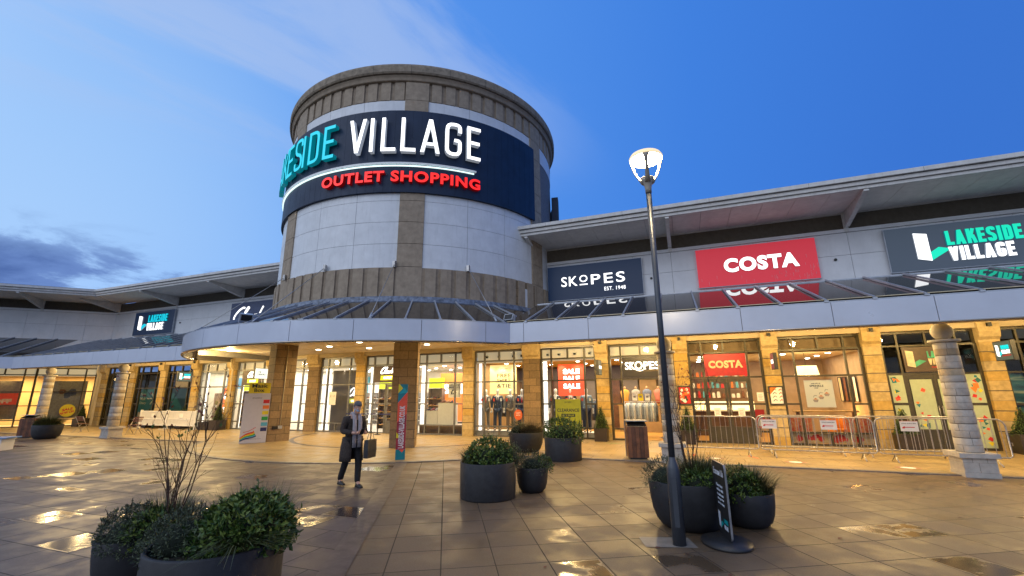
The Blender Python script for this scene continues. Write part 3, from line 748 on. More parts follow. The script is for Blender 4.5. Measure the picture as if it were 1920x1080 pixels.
b = MB(); b.box(-16, 0, .0, .3, 3.72, 3.98); b.box(-.32, -.02, -.12, .3, 0, 3.74); b.build('shop_lintel', M['cream'], CW)
M['w_sale'] = mat('sale_shop_wall', (.58,.43,.22), .7, .06, 2)
b = MB(); y1 = 3.2
b.poly([(-12,.1,.03),(0,.1,.03),(0,y1,.03),(-12,y1,.03)], 1); b.poly([(-12,.1,3.3),(-12,y1,3.3),(0,y1,3.3),(0,.1,3.3)], 0)
b.poly([(-12,y1,.03),(0,y1,.03),(0,y1,3.3),(-12,y1,3.3)], 0); b.poly([(-.04,.1,.03),(-.04,.1,3.3),(-.04,y1,3.3),(-.04,y1,.03)], 0)
b.box(-11.9, -.1, .16, .2, 3.2, 3.75, 2); b.build('shop_interior', [M['w_sale'], M['f_tile'], M['e_cream']], CW)
def local(root, p): return Matrix.Translation(root.location) @ Matrix.Rotation(root.rotation_euler.z, 4, 'Z') @ Vector(p)
for x in (-2, -5.2, -8.5):
    lamp('shop_light', 'AREA', local(CW, (x, 1.4, 3.2)), 260, (1,.66,.26), size=2, sizey=1.6)

# ------------------------------------------------------------------ rotunda tower
rad = R
b = MB(); b.lathe([(6.40,4.02),(6.40,14.2)], (TC[0],TC[1],0), 96, caps=False); b.lathe([(0,14.3),(6.5,14.3)], (TC[0],TC[1],0), 48); b.build('drum_core', M['groove'], RT)
PIL = [-62.2+360/7*k for k in range(-3, 4)]; PW = 3.95
for k, pc in enumerate(PIL):
    b = MB(); zs = [5.17, 6.28, 7.15, 7.99, 8.83, 9.67, 10.5, 11.34, 12.2, 13.09, 13.91]
    for i in range(len(zs)-1): b.ringbox((TC[0],TC[1],0), 6.35, 6.56, zs[i]+.008, zs[i+1]-.008, rad(pc-PW), rad(pc+PW), 4)
    b.ringbox((TC[0],TC[1],0), 6.34, 6.535, 5.17, 13.91, rad(pc-PW+.05), rad(pc+PW-.05), 4, 1)
    b.build('pilaster', [M['conc'], M['coljoint']], RT)
def sectors():
    for k in range(7):
        a0 = PIL[k]+PW; a1 = PIL[(k+1) % 7]-PW
        if a1 < a0: a1 += 360
        yield k, a0, a1
for k, a0, a1 in sectors():
    n = 3; da = (a1-a0)/n; b = MB()
    for za, zb in ((6.25,7.147),(7.147,7.987),(7.987,8.828),(8.828,9.30),(12.3,13.08)):
        for i in range(n): b.ringbox((TC[0],TC[1],0), 6.42, 6.515, za+.006, zb-.006, rad(a0+da*i+.06), rad(a0+da*(i+1)-.06), 6)
    b.ringbox((TC[0],TC[1],0), 6.41, 6.50, 6.24, 13.08, rad(a0), rad(a1), 18, 1)
    b.build('cladding_panels', [M['panel'], M['seam']], RT)
    m = round((a1-a0)/4.77); dm = (a1-a0)/m
    for nm, za, zb, rr, off in (('fluted_band', 5.17, 6.235, 6.60, 0), ('fluted_frieze', 13.09, 13.91, 6.53, 0)):
        b = MB()
        b.ringbox((TC[0],TC[1],0), 6.30, rr-.05, za+.002, zb-.002, rad(a0), rad(a1), 18, 1)
        for i in range(m):
            s0 = a0+dm*i+.25+(1.3 if i == 0 else 0)*0; b.ringbox((TC[0],TC[1],0), 6.32, rr, za+.004, zb-.004, rad(s0+.75), rad(s0+dm-.70), 2)
        b.build(nm, [M['conc'], M['groove']], RT)
b = MB(); c0 = (TC[0],TC[1],0); nb = 28
b.lathe([(6.30,13.912),(6.60,13.915),(6.63,13.96),(6.63,14.09),(6.68,14.13),(6.68,14.135)], c0, 112, caps=False)
b.build('cornice_moulding', M['conc'], RT)
b = MB()
for i in range(nb):
    a0, a1 = 2*PI*i/nb, 2*PI*(i+1)/nb
    b.lathe([(6.60,14.14),(6.74,14.16),(6.78,14.22),(6.785,14.47),(6.76,14.56),(6.50,14.575)], c0, 4, a0=a0+.0012, a1=a1-.0012, smooth=False)
b.lathe([(6.60,14.16),(6.73,14.175),(6.77,14.23),(6.77,14.46),(6.74,14.55),(6.50,14.56)], c0, 112, 1, caps=False)
b.build('cornice', [M['conc2'], M['coljoint']], RT)
b = MB(); b.lathe([(6.45,5.168),(6.70,5.166),(6.73,5.10),(6.76,4.93),(7.02,4.90)], c0, 96, caps=False); b.build('flashing', M['lead'], RT)
b = MB(); b.lathe([(.0,.30),(.12,.28),(.22,.1),(.26,0)], (-9.2, 13.0, 14.5), 10); b.build('vent_cowl', M['steel'], RT)
# service door on the drum beside the right wing
b = MB(); b.ringbox(c0, 6.3, 6.56, 5.0, 6.2, rad(-25), rad(-12), 6, 1); b.ringbox(c0, 6.3, 6.58, 4.95, 5.95, rad(-21.5), rad(-17), 3, 0); b.build('service_door', [M['panel'], M['pierbrick']], RT)
# brown block piers carrying the drum
def blockpier(px, py, ang, wx, wy):
    b = MB(); b.box(-wx/2, wx/2, -wy/2, wy/2, 0, 3.95); o = b.build('block_pier', M['pierbrick'], RT); o.location = (px, py, 0); o.rotation_euler.z = R(ang); return o
blockpier(-9.70, 14.22, 27.8, .88, .80); blockpier(-16.05, 14.32, -23.6, .82, .86)

# ------------------------------------------------------------------ canopies
def canopy(t, x0, x1, rib0, dx=.958, pan=1.95, pan0=0.0, yf=12.35, y1=15.6, z1=5.11, yb=18.5):
    k = math.floor((x0-pan0)/pan); xs = [x0]
    while pan0+(k+1)*pan < x1-.02:
        k += 1
        if pan0+k*pan > x0+.02: xs.append(pan0+k*pan)
    xs.append(x1)
    for i in range(len(xs)-1):
        b = MB(); b.box(xs[i]+.007, xs[i+1]-.007, yf, yf+.06, 3.33, 3.90); b.build('fascia_panel', M['fascia'], t)
    b = MB(); b.box(x0, x1, yf+.02, yf+.12, 3.34, 3.895); b.build('fascia_backing', M['seam'], t)
    b = MB(); pr = [(yf+.075+.075*math.cos(a), 3.315+.045*math.sin(a)) for a in [2*PI*i/14 for i in range(14)]]
    b.loft([[(x, p[0], p[1]) for p in pr] for x in (x0, x1)]); b.build('edge_trim', M['trim'], t)
    b = MB(); b.box(x0, x1, yf+.1, yb-.3, 3.985, 4.0); b.build('soffit', M['cream'], t)
    b = MB(); b.box(x0, x1, yf+.02, yf+.10, 3.90, 3.935); b.box(x0, x1, y1-.02, y1+.06, z1-.06, z1+.02); b.box(x0, x1, y1+.06, yb-.002, z1-.06, z1-.02); b.build('gutter', M['bar'], t)
    b = MB(); b.extrude([(yf+.05,3.915),(y1,z1-.02),(y1,z1-.006),(yf+.05,3.93)], x0, x1, 0, 0, lambda u, v, q: (q, u, v)); b.build('glass_roof', M['glassroof'], t)
    x = rib0
    while x > x0+dx: x -= dx
    while x < x1:
        if x > x0:
            b = MB(); a, e = Vector((x, yf+.02, 3.96)), Vector((x, y1, z1+.03)); d = (e-a)/2
            up_ = d.cross(Vector((1,0,0))).normalized()*-1
            b.obox((a+e)/2, (.021,0,0), d, up_*.024); b.box(x-.045, x+.045, yf-.015, yf+.03, 3.91, 3.955); b.build('glazing_bar', M['bar'], t)
        x += dx
m, nt_, bb = nt_new('smoked_canopy_glass'); bb.inputs['Base Color'].default_value = (.045,.038,.032,1); bb.inputs['Roughness'].default_value = .012; bb.inputs['IOR'].default_value = 1.6; bb.inputs['Specular IOR Level'].default_value = .6
M['glassroof'] = m
def canopy_thing(label): return thing('glass_canopy', label, 'canopy')
XJ = -4.92
CR = canopy_thing('long straight smoked glass canopy with silver fascia below the right-hand shop signs')
canopy(CR, XJ, 16, -4.29, pan0=-.45)
XL = -18.75
CL = canopy_thing('straight glass canopy with silver fascia left of the rotunda, over the teal shop windows')
canopy(CL, -32.8, XL, -19.6, pan0=-.45)
for x in (-24.36, -21.32):
    b = MB(); b.box(x-.09, x+.09, 12.9, 18.2, 3.74, 3.98); b.build('canopy_beam', M['framegrey'], CL)
CC = canopy_thing('curved glass canopy with silver fascia wrapping the foot of the round tower')
RF = 9.40; aj = math.degrees(math.asin((TC[1]-12.35)/RF)); A0, A1 = -180+aj, -aj
angs = [A0]; a = -57.55-11.45*10
while a < A1-1:
    if a > A0+1: angs.append(a)
    a += 11.45
angs.append(A1)
for i in range(len(angs)-1):
    b = MB(); b.ringbox(c0, RF-.06, RF, 3.33, 3.90, rad(angs[i]+.045), rad(angs[i+1]-.045), 8); o = b.build('fascia_panel', M['fascia'], CC)
b = MB(); b.ringbox(c0, RF-.12, RF-.02, 3.34, 3.895, rad(A0), rad(A1), 60); b.build('fascia_backing', M['seam'], CC)
b = MB(); n = 64; b.loft([[(TC[0]+(RF-.075+.075*math.cos(q))*math.cos(rad(A0+(A1-A0)*i/n)), TC[1]+(RF-.075+.075*math.cos(q))*math.sin(rad(A0+(A1-A0)*i/n)), 3.315+.045*math.sin(q)) for q in [2*PI*j/12 for j in range(12)]] for i in range(n+1)]); b.build('edge_trim', M['trim'], CC)
b = MB(); b.ringbox(c0, 2.0, RF-.14, 3.95, 3.975, rad(-188), rad(8), 80); b.build('soffit', M['cream'], CC)
b = MB(); b.box(-20.0, -3.9, 16.0, 18.19, 3.935, 3.945); b.build('soffit_strip', M['cream'], CC)
b = MB(); b.lathe([(RF-.03,3.93),(6.98,4.93)], c0, 90, a0=rad(A0-8), a1=rad(A1+14), caps=False, smooth=True); b.lathe([(RF-.03,3.918),(6.98,4.915)][::-1], c0, 90, a0=rad(A0-8), a1=rad(A1+14), caps=False); b.build('glass_roof', M['glassroof'], CC)
b = MB(); b.ringbox(c0, RF-.11, RF-.01, 3.902, 3.935, rad(A0), rad(A1), 60); b.build('gutter', M['bar'], CC)
a = -60.33-6*14
while a < A1+10:
    if a > A0-6:
        ca, sa_ = math.cos(rad(a)), math.sin(rad(a)); p = Vector((TC[0]+(RF-.05)*ca, TC[1]+(RF-.05)*sa_, 3.96)); q = Vector((TC[0]+7.0*ca, TC[1]+7.0*sa_, 4.965))
        if a > A1-1: p = Vector((TC[0]+8.4*ca, TC[1]+8.4*sa_, 4.38))
        d = (q-p)/2; tn = Vector((-sa_, ca, 0)); b = MB(); b.obox((p+q)/2, tn*.021, d, d.cross(tn).normalized()*.024)
        b.obox(p+Vector((.02*ca,.02*sa_,-.025)), tn*.045, Vector((ca,sa_,0))*.03, Vector((0,0,.02))); b.build('glazing_bar', M['bar'], CC)
    a += 6.0
# downlights in the rotunda soffit
for (px, py) in ((-14.6,15.4),(-13.4,16.6),(-12.3,14.6),(-10.9,15.2),(-10.2,16.4),(-16.0,16.2),(-8.3,15.6)):
    b = MB(); b.lathe([(0,-.022),(.10,-.022),(.115,-.01),(.115,0)], (px,py,3.934 if py > 15.98 else 3.949), 16, caps=False); b.build('downlight', M['e_down'], CC)
    lamp('downlight_lamp', 'SPOT', (px, py, 3.88), 260, (1,.70,.30), spot=170, blend=.6, radius=.09)
# corner canopy at far left
CK = thing('glass_canopy', 'sliver of angled glass canopy at the far left edge below the dark louvres', 'canopy', (-36.95, 18.5, 0), R(45))
b = MB(); yf = -7.3
b.box(-16, -1.4, yf, yf+.06, 3.33, 3.90, 0); b.box(-16, -1.4, yf+.02, yf+.1, 3.90, 3.935, 1); b.build('fascia_panel', [M['fascia'], M['bar']], CK)
b = MB(); b.extrude([(yf+.05,3.915),(-2.2,5.4),(-2.2,5.414),(yf+.05,3.93)], -16, -.9, 0, 0, lambda u, v, q: (q, u, v)); b.build('glass_roof', M['glassroof'], CK)
for i in range(14):
    b = MB(); a_, e_ = Vector((-1.9-i*1.0, yf+.02, 3.96)), Vector((-1.9-i*1.0, -2.2, 5.45)); d = (e_-a_)/2; b.obox((a_+e_)/2, (.028,0,0), d, d.cross(Vector((1,0,0))).normalized()*.028); b.build('glazing_bar', M['bar'], CK)
b = MB(); b.box(-16, -1.0, yf+.2, -.2, 3.985, 4.0); b.build('soffit', M['cream'], CK)
# ------------------------------------------------------------------ signs on the buildings
def sign_thing(name, label, loc=(0,0,0), rz=0, cat='sign', group=None): return thing(name, label, cat, loc, rz, group)
TS = sign_thing('tower_sign', 'huge navy sign wrapped round the drum with teal, white and red illuminated lettering')
b = MB(); a = -150.0
while a < -13.5: 
    e_ = min(a+2.9, -13.2); b.ringbox(c0, 6.45, 6.63, 9.13, 12.56, rad(a+.03), rad(e_-.03), 2); a += 2.9
b.ringbox(c0, 6.45, 6.622, 9.14, 12.55, rad(-150), rad(-13.2), 60); b.build('sign_panel', M['signblue'], TS)
T = on_drum(TC, 6.63)
def drum_din(word, starts, m_, mats, w0, w1, sd, wdeg=4.7):
    """big box letters: each capital set at its own angle on the drum"""
    b = MB(); k = 1.42/2
    for ch, a in zip(word, starts):
        sc_u = 360/(2*PI*6.95)*1.40
        din(b, ch, 0, .098, lambda u, v, q, a=a: T(a+u*sc_u, 10.67+v*1.41, q), w0, w1, 0, 1)
    return b.build('lettering', mats, TS)
drum_din('VILLAGE', (-83.4, -76.2, -72.5, -66.3, -60.2, -52.5, -45.3), 0, [M['e_white'], M['s_white']], .05, .24, 0)
drum_din('LAKESIDE', (-133.0, -127.6, -120.9, -115.5, -109.4, -104.0, -100.7, -93.6), 0, [M['e_teal'], M['s_teal']], .05, .24, 0)
b = MB(); put_text(b, 'OUTLET SHOPPING', -93.3, -40.4, 9.47, 9.91, T, .03, .16, 0, 1, .035, 1.12); b.build('lettering', [M['e_red'], M['s_red']], TS)
b = MB(); b.ringbox(c0, 6.63, 6.71, 10.25, 10.31, rad(-150), rad(-41.5), 70, 0); b.ringbox(c0, 6.634, 6.68, 10.165, 10.20, rad(-150), rad(-42.2), 70, 1); b.build('light_bar', [M['s_white'], M['e_strip']], TS)
TS2 = sign_thing('flank_sign', 'dark edge of a second sign panel projecting from the right flank of the drum')
b = MB(); b.ringbox(c0, 6.6, 6.92, 8.6, 11.3, rad(9), rad(60), 12); b.build('sign_panel', M['signblue'], TS2)

def fascia_sign(label, x0, x1, z0, z1, panel, y=18.44, name='shop_sign', th=.10, frame='bar'):
    t = sign_thing(name, label, ((x0+x1)/2, y, z0)); W, H = (x1-x0), (z1-z0)
    b = MB(); b.box(-W/2+.02, W/2-.02, -th, -.0, .02, H-.02, 0)
    if frame: b.box(-W/2, W/2, -th+.01, 0, 0, .02, 1); b.box(-W/2, W/2, -th+.01, 0, H-.02, H, 1); b.box(-W/2, -W/2+.02, -th+.01, 0, .02, H-.02, 1); b.box(W/2-.02, W/2, -th+.01, 0, .02, H-.02, 1)
    b.build('sign_panel', [panel, M[frame or 'bar']], t)
    return t, facade(-th, -W/2, 0), W, H
# upper signs
t, T, W, H = fascia_sign('navy sign with spaced white capitals and raised underlined O, right of the tower', -5.29, -1.19, 5.77, 7.34, M['e_navy'])
b = MB(); q = lambda s_, a, c, d, e_, of=.008, sp=1.1: put_text(b, s_, a, c, d, e_, T, .0, .035, 0, 1, of, sp)
q('SK', .64, 1.36, .60, 1.04); q('PES', 1.95, 3.38, .60, 1.04, .008, 1.2); q('O', 1.45, 1.80, .74, 1.05); b.extrude([(1.45,.61),(1.80,.61),(1.80,.66),(1.45,.66)], 0, .03, 0, 1, T); q('EST. 1948', 2.50, 3.38, .28, .44, .004)
b.build('lettering', [M['e_white'], M['s_white']], t)
t, T, W, H = fascia_sign('scuffed red illuminated sign with fat white capitals above the coffee shop', .88, 5.0, 5.80, 7.38, M['e_costared'])
b = MB(); put_text(b, 'COSTA', .98, 3.50, .52, 1.08, T, 0, .05, 0, 1, .05, 1.12); b.build('lettering', [M['e_white'], mat('letter_red_edge', (.2,.02,.02), .5)], t)
b = MB(); rr = random.Random(3)
for i in range(60):
    x = W*(.62+.37*rr.random()) if rr.random() < .75 else W*rr.random(); z = rr.uniform(.06, .55) if rr.random() < .8 else rr.uniform(.06, 1.1); l = rr.uniform(.01, .16)
    b.obox(T(x, z, .001), (.004,0,0), (0,.001,0), (rr.uniform(-.006,.006),0,l/2))
b.build('scratches', mat('scratch_pale', (.6,.35,.35), .7), t)
t, T, W, H = fascia_sign('large slate sign at the right edge with page emblem and mint and white capitals', 7.04, 11.3, 5.77, 7.36, M['e_slate'])
b = MB(); lv_mark(b, .78, .30, 1.02, T, 0, .06, 0, 1, 2); din_word(b, 'LAKESIDE', 1.62, 3.55, .78, 1.28, T, .0, .07, .20, .075, 1, 3); din_word(b, 'VILLAGE', 1.62, 3.27, .24, .72, T, .0, .07, .20, .075, 0, 2)
b.build('lettering', [M['e_white'], M['e_green'], M['s_white'], M['s_teal']], t)
t, T, W, H = fascia_sign('small navy sign on the left wing with page emblem and teal over white capitals', -34.4, -30.4, 5.80, 7.38, M['e_navy'])
b = MB(); lv_mark(b, .55, .32, 1.0, T, 0, .06, 0, 1, 2); din_word(b, 'LAKESIDE', 1.55, 3.45, .82, 1.30, T, .0, .07, .20, .075, 1, 3); din_word(b, 'VILLAGE', 1.50, 3.15, .28, .76, T, .0, .07, .20, .075, 0, 2)
b.build('lettering', [M['e_white'], M['e_teal'], M['s_white'], M['s_teal']], t)
t, T, W, H = fascia_sign('navy sign with white handwritten lettering, half hidden behind the round tower\'s left side', -25.24, -21.2, 5.74, 7.30, mat('navy_sign_face', (.03,.055,.15), .4))
b = MB(); script_logo(b, .35, 3.2, .42, 1.22, T, 0, .05, 0, 1, .13); b.build('lettering', [M['e_white'], M['s_white']], t)
# door-head signs
def head(label, k, panel, **kw): a, c = bx(k); return fascia_sign(label, a+.55, c-.53, 2.40, 3.245, panel, y=18.43, th=.05, frame=None, **kw)
t, T, W, H = head('black sign with white serif capitals over the open menswear entrance', 4, mat('black_sign_face', (.022,.017,.014), .35))
b = MB(); put_text(b, 'SK', .12, .52, .33, .63, T, 0, .03, 0, 1, .018); put_text(b, 'O', .50, .80, .33, .65, T, 0, .03, 0, 1, .018); put_text(b, 'PES', .84, 1.44, .33, .63, T, 0, .03, 0, 1, .018)
ribbon(b, rounded([(.38,.46),(.52,.32),(.70,.27),(.82,.31)], .1), .035, T, 0, .028, 0, 1)
for x, z in ((.32,.33),(.32,.61),(.86,.33),(1.07,.33),(1.06,.61)): b.extrude([(x-.03,z),(x+.07,z),(x+.07,z+.022),(x-.03,z+.022)], 0, .026, 0, 1, T)
put_text(b, 'ESTABLISHED 1948', .82, 1.44, .255, .285, T, 0, .004, 2, 2); b.build('lettering', [M['e_white'], M['s_white'], mat('gold_print', (.4,.26,.06), .5)], t)
t, T, W, H = head('red sign with cream capitals over the closed coffee shop doors', 3, mat('red_sign_face', (.42,.006,.012), .4))
b = MB(); put_text(b, 'COSTA', .16, 1.32, .30, .58, T, 0, .03, 0, 1, .05, 1.1); b.build('lettering', [mat('cream_letters', (.72,.60,.36), .5), M['s_red']], t)
t, T, W, H = head('brown sign with cream page emblem and mint capitals, partly behind the right-hand column', 1, mat('brown_sign_face', (.075,.045,.022), .4))
b = MB(); lv_mark(b, .10, .16, .56, T, 0, .02, 0, 1); din_word(b, 'LAKESIDE', .66, 1.42, .46, .68, T, 0, .02, .2, .08, 1); din_word(b, 'VILLAGE', .66, 1.34, .24, .44, T, 0, .02, .2, .08, 0); put_text(b, 'OUTLET SHOPPING', .72, 1.30, .14, .19, T, 0, .01, 2, 2, .02)
b.build('lettering', [mat('pale_letters', (.70,.58,.38), .5), mat('mint_letters', (.06,.40,.24), .5), M['red']], t)
for k, lab in ((8, 'brown sign with white script and lime strip over the grey glazed door'), (11, 'brown sign with white script and lime outlet strip above the mask totem')):
    t, T, W, H = head(lab, k, mat('brown_sign_face_grey', (.075,.052,.045), .45))
    b = MB(); script_logo(b, .42, 1.30, .44, .76, T, 0, .03, 0, 0, .15); b.build('lettering', [M['e_white']], t)
    b = MB(); b.extrude([(.42,.13),(1.26,.13),(1.26,.36),(.42,.36)], 0, .012, 0, 0, T); put_text(b, 'OUTLET', .60, 1.10, .18, .31, T, .012, .024, 1, 1, .03); b.build('outlet_strip', [emit('lime_lit', (.50,.56,.02), .6), M['e_white']], t)
# blade signs on the piers: long side faces along the wall
def blade(label, x, y0, y1, z0, z1, face, side, wall=True, rod=True):
    t = sign_thing('projecting_sign', label, (x, 18.2, (z0+z1)/2)); h = (z1-z0)/2; ya, yb = y0-18.2, y1-18.2
    b = MB(); b.box(-.055, .055, ya, yb, -h, h, 1); b.build('sign_case', [face, M['black']], t)
    b = MB(); xs = .058*side; b.poly([(xs,ya+.02,-h+.02),(xs,yb-.02,-h+.02),(xs,yb-.02,h-.02),(xs,ya+.02,h-.02)][::side]); b.build('sign_face', face, t)
    b = MB(); b.box(-.012, .012, yb, .12, -.02, .02); b.build('bracket', M['steel'], t)
    U = (0, side, 0); o = (xs*1.03, ya if side > 0 else yb, -h); return t, plane(o, U, (0,0,1)), yb-ya, 2*h
gs = emit('dim_slate_face', (.10,.15,.14), .45, (.05,.07,.07))
t, T, W, H = blade('small white lightbox with black script projecting from the pier above the mask totem', -21.3, 17.25, 18.05, 2.72, 3.28, M['e_box'], 1)
b = MB(); script_logo(b, .12, .66, .17, .40, T, 0, .004, 0, 0, .09); b.build('lettering', M['blackink'], t)
def lvblade(label, x, side, face=None):
    t, T, W, H = blade(label, x, 17.25, 18.05, 2.68, 3.26, face or gs, side)
    b = MB(); lv_mark(b, .10, .12, .36, T, 0, .004, 0, 1); b.extrude([(.34,.33),(.70,.33),(.70,.45),(.34,.45)], 0, .003, 1, 1, T); din_word(b, 'VILLAGE', .34, .70, .20, .31, T, 0, .004, .22, .08, 0); b.extrude([(.34,.13),(.72,.13),(.72,.16),(.34,.16)], 0, .003, 2, 2, T)
    b.build('lettering', [M['e_white'], M['e_teal'], M['red']], t)
lvblade('slate lightbox with page emblem projecting between the dark teal windows on the left', -27.4, 1)
lvblade('slate lightbox with page emblem projecting from the rightmost stone pier', 9.08, -1)
t, T, W, H = blade('thin dark lightbox seen almost edge-on beside the red sale window', -3.1, 17.35, 18.05, 2.52, 3.10, gs, 1)
b = MB(); put_text(b, 'SKOPES', .08, .62, .24, .36, T, 0, .004, 0, 0, .02); b.build('lettering', M['e_white'], t)
t, T, W, H = blade('narrow maroon lightbox seen nearly edge-on beside the red coffee sign', 3.0, 17.45, 18.05, 2.58, 3.14, emit('maroon_face', (.16,.02,.05), .7, (.1,.01,.03)), -1)
b = MB(); put_text(b, 'COSTA', .08, .52, .20, .34, T, 0, .004, 0, 0, .04); b.build('lettering', M['e_white'], t)

# framed menus beside the coffee doors, window posters
def poster(label, x0, x1, z0, z1, y, sheet, name='poster', frame=None, th=.012, cat='poster', root=None):
    W, H = x1-x0, z1-z0; p = ((x0+x1)/2, y, z0); rz = 0
    if root: p = local(root, p); rz = root.rotation_euler.z
    t = thing(name, label, cat, p, rz); b = MB(); b.box(-W/2, W/2, -th, 0, 0, H); b.build('sheet', sheet, t)
    if frame:
        b = MB(); f = .045; b.box(-W/2-f, W/2+f, -th-.02, .01, -f, 0); b.box(-W/2-f, W/2+f, -th-.02, .01, H, H+f); b.box(-W/2-f, -W/2, -th-.02, .01, 0, H); b.box(W/2, W/2+f, -th-.02, .01, 0, H); b.build('frame', frame, t)
    return t, facade(-th, -W/2, 0), W, H
def blobs(t, T, W, H, mats, n, s0, s1, seed=1, name='print', tri=False, box=None):
    rr = random.Random(seed); b = MB(); x0, x1, z0, z1 = box or (0, W, 0, H)
    for i in range(n):
        s_ = rr.uniform(s0, s1); x, z = rr.uniform(x0+s_, max(x0+s_, x1-s_)), rr.uniform(z0+s_, max(z0+s_, z1-s_)); k = rr.choice((3, 4)) if tri else 7; o_ = rr.random()*6
        b.extrude([(x+s_*rr.uniform(.7,1)*math.cos(o_+2*PI*j/k), z+s_*rr.uniform(.7,1)*math.sin(o_+2*PI*j/k)) for j in range(k)], 0, .001+.0004*i, i % len(mats), i % len(mats), T)
    b.build(name, mats, t)
P_, Q_ = M['paper'], M['blackink']
t, T, W, H = poster('framed menu of red and cream shapes on the pier left of the coffee doors', -.22, .18, 1.42, 2.02, 18.27, M['red'], 'menu_frame', M['frame'], cat='menu')
blobs(t, T, W, H, [M['paper'], M['orange'], M['frame'], M['paper']], 26, .03, .07, 4)
t, T, W, H = poster('framed white menu with orange corner and leaf marks right of the coffee doors', 2.82, 3.2, 1.42, 1.98, 18.27, M['paper'], 'menu_frame', M['frame'], cat='menu')
b = MB(); b.extrude([(0,H*.55),(W*.6,H),(0,H)], 0, .002, 0, 0, T)
for i in range(8): ribbon(b, rounded([(.08+.2*(i%2), .08+.12*(i//2)), (.14+.2*(i%2), .15+.12*(i//2)), (.2+.2*(i%2) if i%2==0 else .36, .10+.12*(i//2))], .05), .022, T, 0, .002, 1+i % 2, None)
b.build('print', [M['orange'], M['tealdark'], M['red']], t)
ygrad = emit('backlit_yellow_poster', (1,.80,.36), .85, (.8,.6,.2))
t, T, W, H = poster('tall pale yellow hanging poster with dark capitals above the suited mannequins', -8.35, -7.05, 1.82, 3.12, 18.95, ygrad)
b = MB()
for s_, a, c, z0, z1 in (('FREE', .36, 1.02, .74, .90), ('SHIRT', .36, 1.02, .52, .68), ('&TIE', .36, 1.02, .28, .45), ('SKOPES', .5, .88, 1.10, 1.15)): put_text(b, s_, a, c, z0, z1, T, 0, .003, 0, 0, .012, 1.1)
b.build('lettering', mat('dark_brown_ink', (.03,.02,.015), .5), t)
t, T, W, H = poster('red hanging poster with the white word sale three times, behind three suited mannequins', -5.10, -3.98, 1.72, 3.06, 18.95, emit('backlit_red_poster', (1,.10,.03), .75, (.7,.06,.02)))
b = MB()
for z in (.92, .62, .30): put_text(b, 'SALE', .22, .95, z, z+.22, T, 0, .003, 0, 0, .05)
b.build('lettering', M['e_white'], t)
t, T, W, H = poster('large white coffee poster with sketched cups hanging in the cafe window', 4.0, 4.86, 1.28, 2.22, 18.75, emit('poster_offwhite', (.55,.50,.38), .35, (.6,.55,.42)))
b = MB()
for s_, a, c, z0, z1 in (('HAVE A', .22, .5, .80, .84), ('SPRINKLE', .16, .58, .70, .77), ('OF', .3, .42, .64, .68)): put_text(b, s_, a, c, z0, z1, T, 0, .003, 0, 0, .02)
for i, (x, z) in enumerate(((.28,.26),(.46,.36),(.64,.46))): b.extrude([(x-.09,z),(x-.05,z-.08),(x+.05,z-.08),(x+.09,z)], 0, .003, 1, 1, T); b.extrude([(x-.07,z+.01),(x+.07,z+.01),(x,z+.06)], 0, .003, 2, 2, T); ribbon(b, rounded([(x-.05,z+.08),(x-.02,z+.16),(x+.06,z+.13)], .04), .01, T, 0, .003, 0)
b.build('print', [Q_, mat('cup_grey', (.45,.36,.33), .5), M['orange']], t)
t, T, W, H = poster('white £5 price poster hanging over the white shoe plinths', -10.45, -9.80, 1.68, 2.36, 18.85, M['paper'])
b = MB(); put_text(b, '£5', .12, .42, .14, .36, T, 0, .003, 0, 0, .04); put_text(b, 'SHOES AND BOOTS', .06, .58, .54, .60, T, 0, .003, 0, 0, .03); put_text(b, 'REDUCED TO', .06, .52, .45, .50, T, 0, .003, 0, 0, .03); b.build('lettering', Q_, t)
t, T, W, H = poster('tall orange banner column with white lettering inside the shoe shop', -11.9, -10.2, .5, 2.9, 20.6, emit('orange_banner', (1,.20,.04), .55, (.8,.2,.04)), name='banner', cat='banner')
b = MB(); put_text(b, 'SALE', .2, 1.5, 1.35, 1.85, T, 0, .004, 0, 0, .05); b.build('lettering', M['e_white'], t)
# grey display wall with script, notice
t, T, W, H = poster('grey display wall with white script behind glass, left of the grey glazed door', -17.42, -15.5, .05, 3.1, 18.85, M['w_grey'], 'display_wall', cat='display')
b = MB(); script_logo(b, 1.12, 2.2, 1.72, 2.14, T, 0, .03, 0, 0, .14); b.extrude([(1.1,1.38),(1.98,1.38),(1.98,1.6),(1.1,1.6)], 0, .02, 1, 1, T); put_text(b, 'OUTLET', 1.3, 1.8, 1.43, 1.55, T, .02, .03, 0, 0, .03); b.build('lettering', [M['e_white'], emit('lime_lit_dim', (.55,.60,.05), .6)], t)
lamp('display_spot', 'SPOT', (-16.7, 18.85, 3.15), 60, (1,.86,.66), (R(8), 0, 0), spot=50, blend=.8)
t, T, W, H = poster('white distancing notice stuck on the glass of the grey display window', -17.2, -16.75, 1.35, 2.0, 18.42, M['paper'], 'notice', th=.004, cat='notice')
b = MB()
for x in (.12, .33): b.extrude([(x-.012,.38),(x+.012,.38),(x+.012,.5),(x-.012,.5)], 0, .001, 0, 0, T)
b.extrude([(.17,.44),(.28,.44),(.28,.45),(.17,.45)], 0, .001, 0, 0, T); b.build('print', Q_, t)
t, T, W, H = poster('white glowing display board with a black zigzag, seen right of the conduit pier', -20.6, -18.9, .5, 2.5, 19.4, emit('white_board', (1,.98,.92), 1.0), 'display_board', cat='display')
b = MB(); ribbon(b, [(.9,.55),(1.1,.7),(1.15,.9),(1.35,1.0),(1.45,1.2)], .12, T, 0, .003, 0); b.extrude([(1.15,1.3),(1.5,1.3),(1.5,1.85),(1.15,1.85)], 0, .004, 1, 1, T); put_text(b, '£2', 1.22, 1.44, 1.45, 1.6, T, .004, .006, 0, 0, .04); b.build('print', [Q_, M['limegreen']], t)
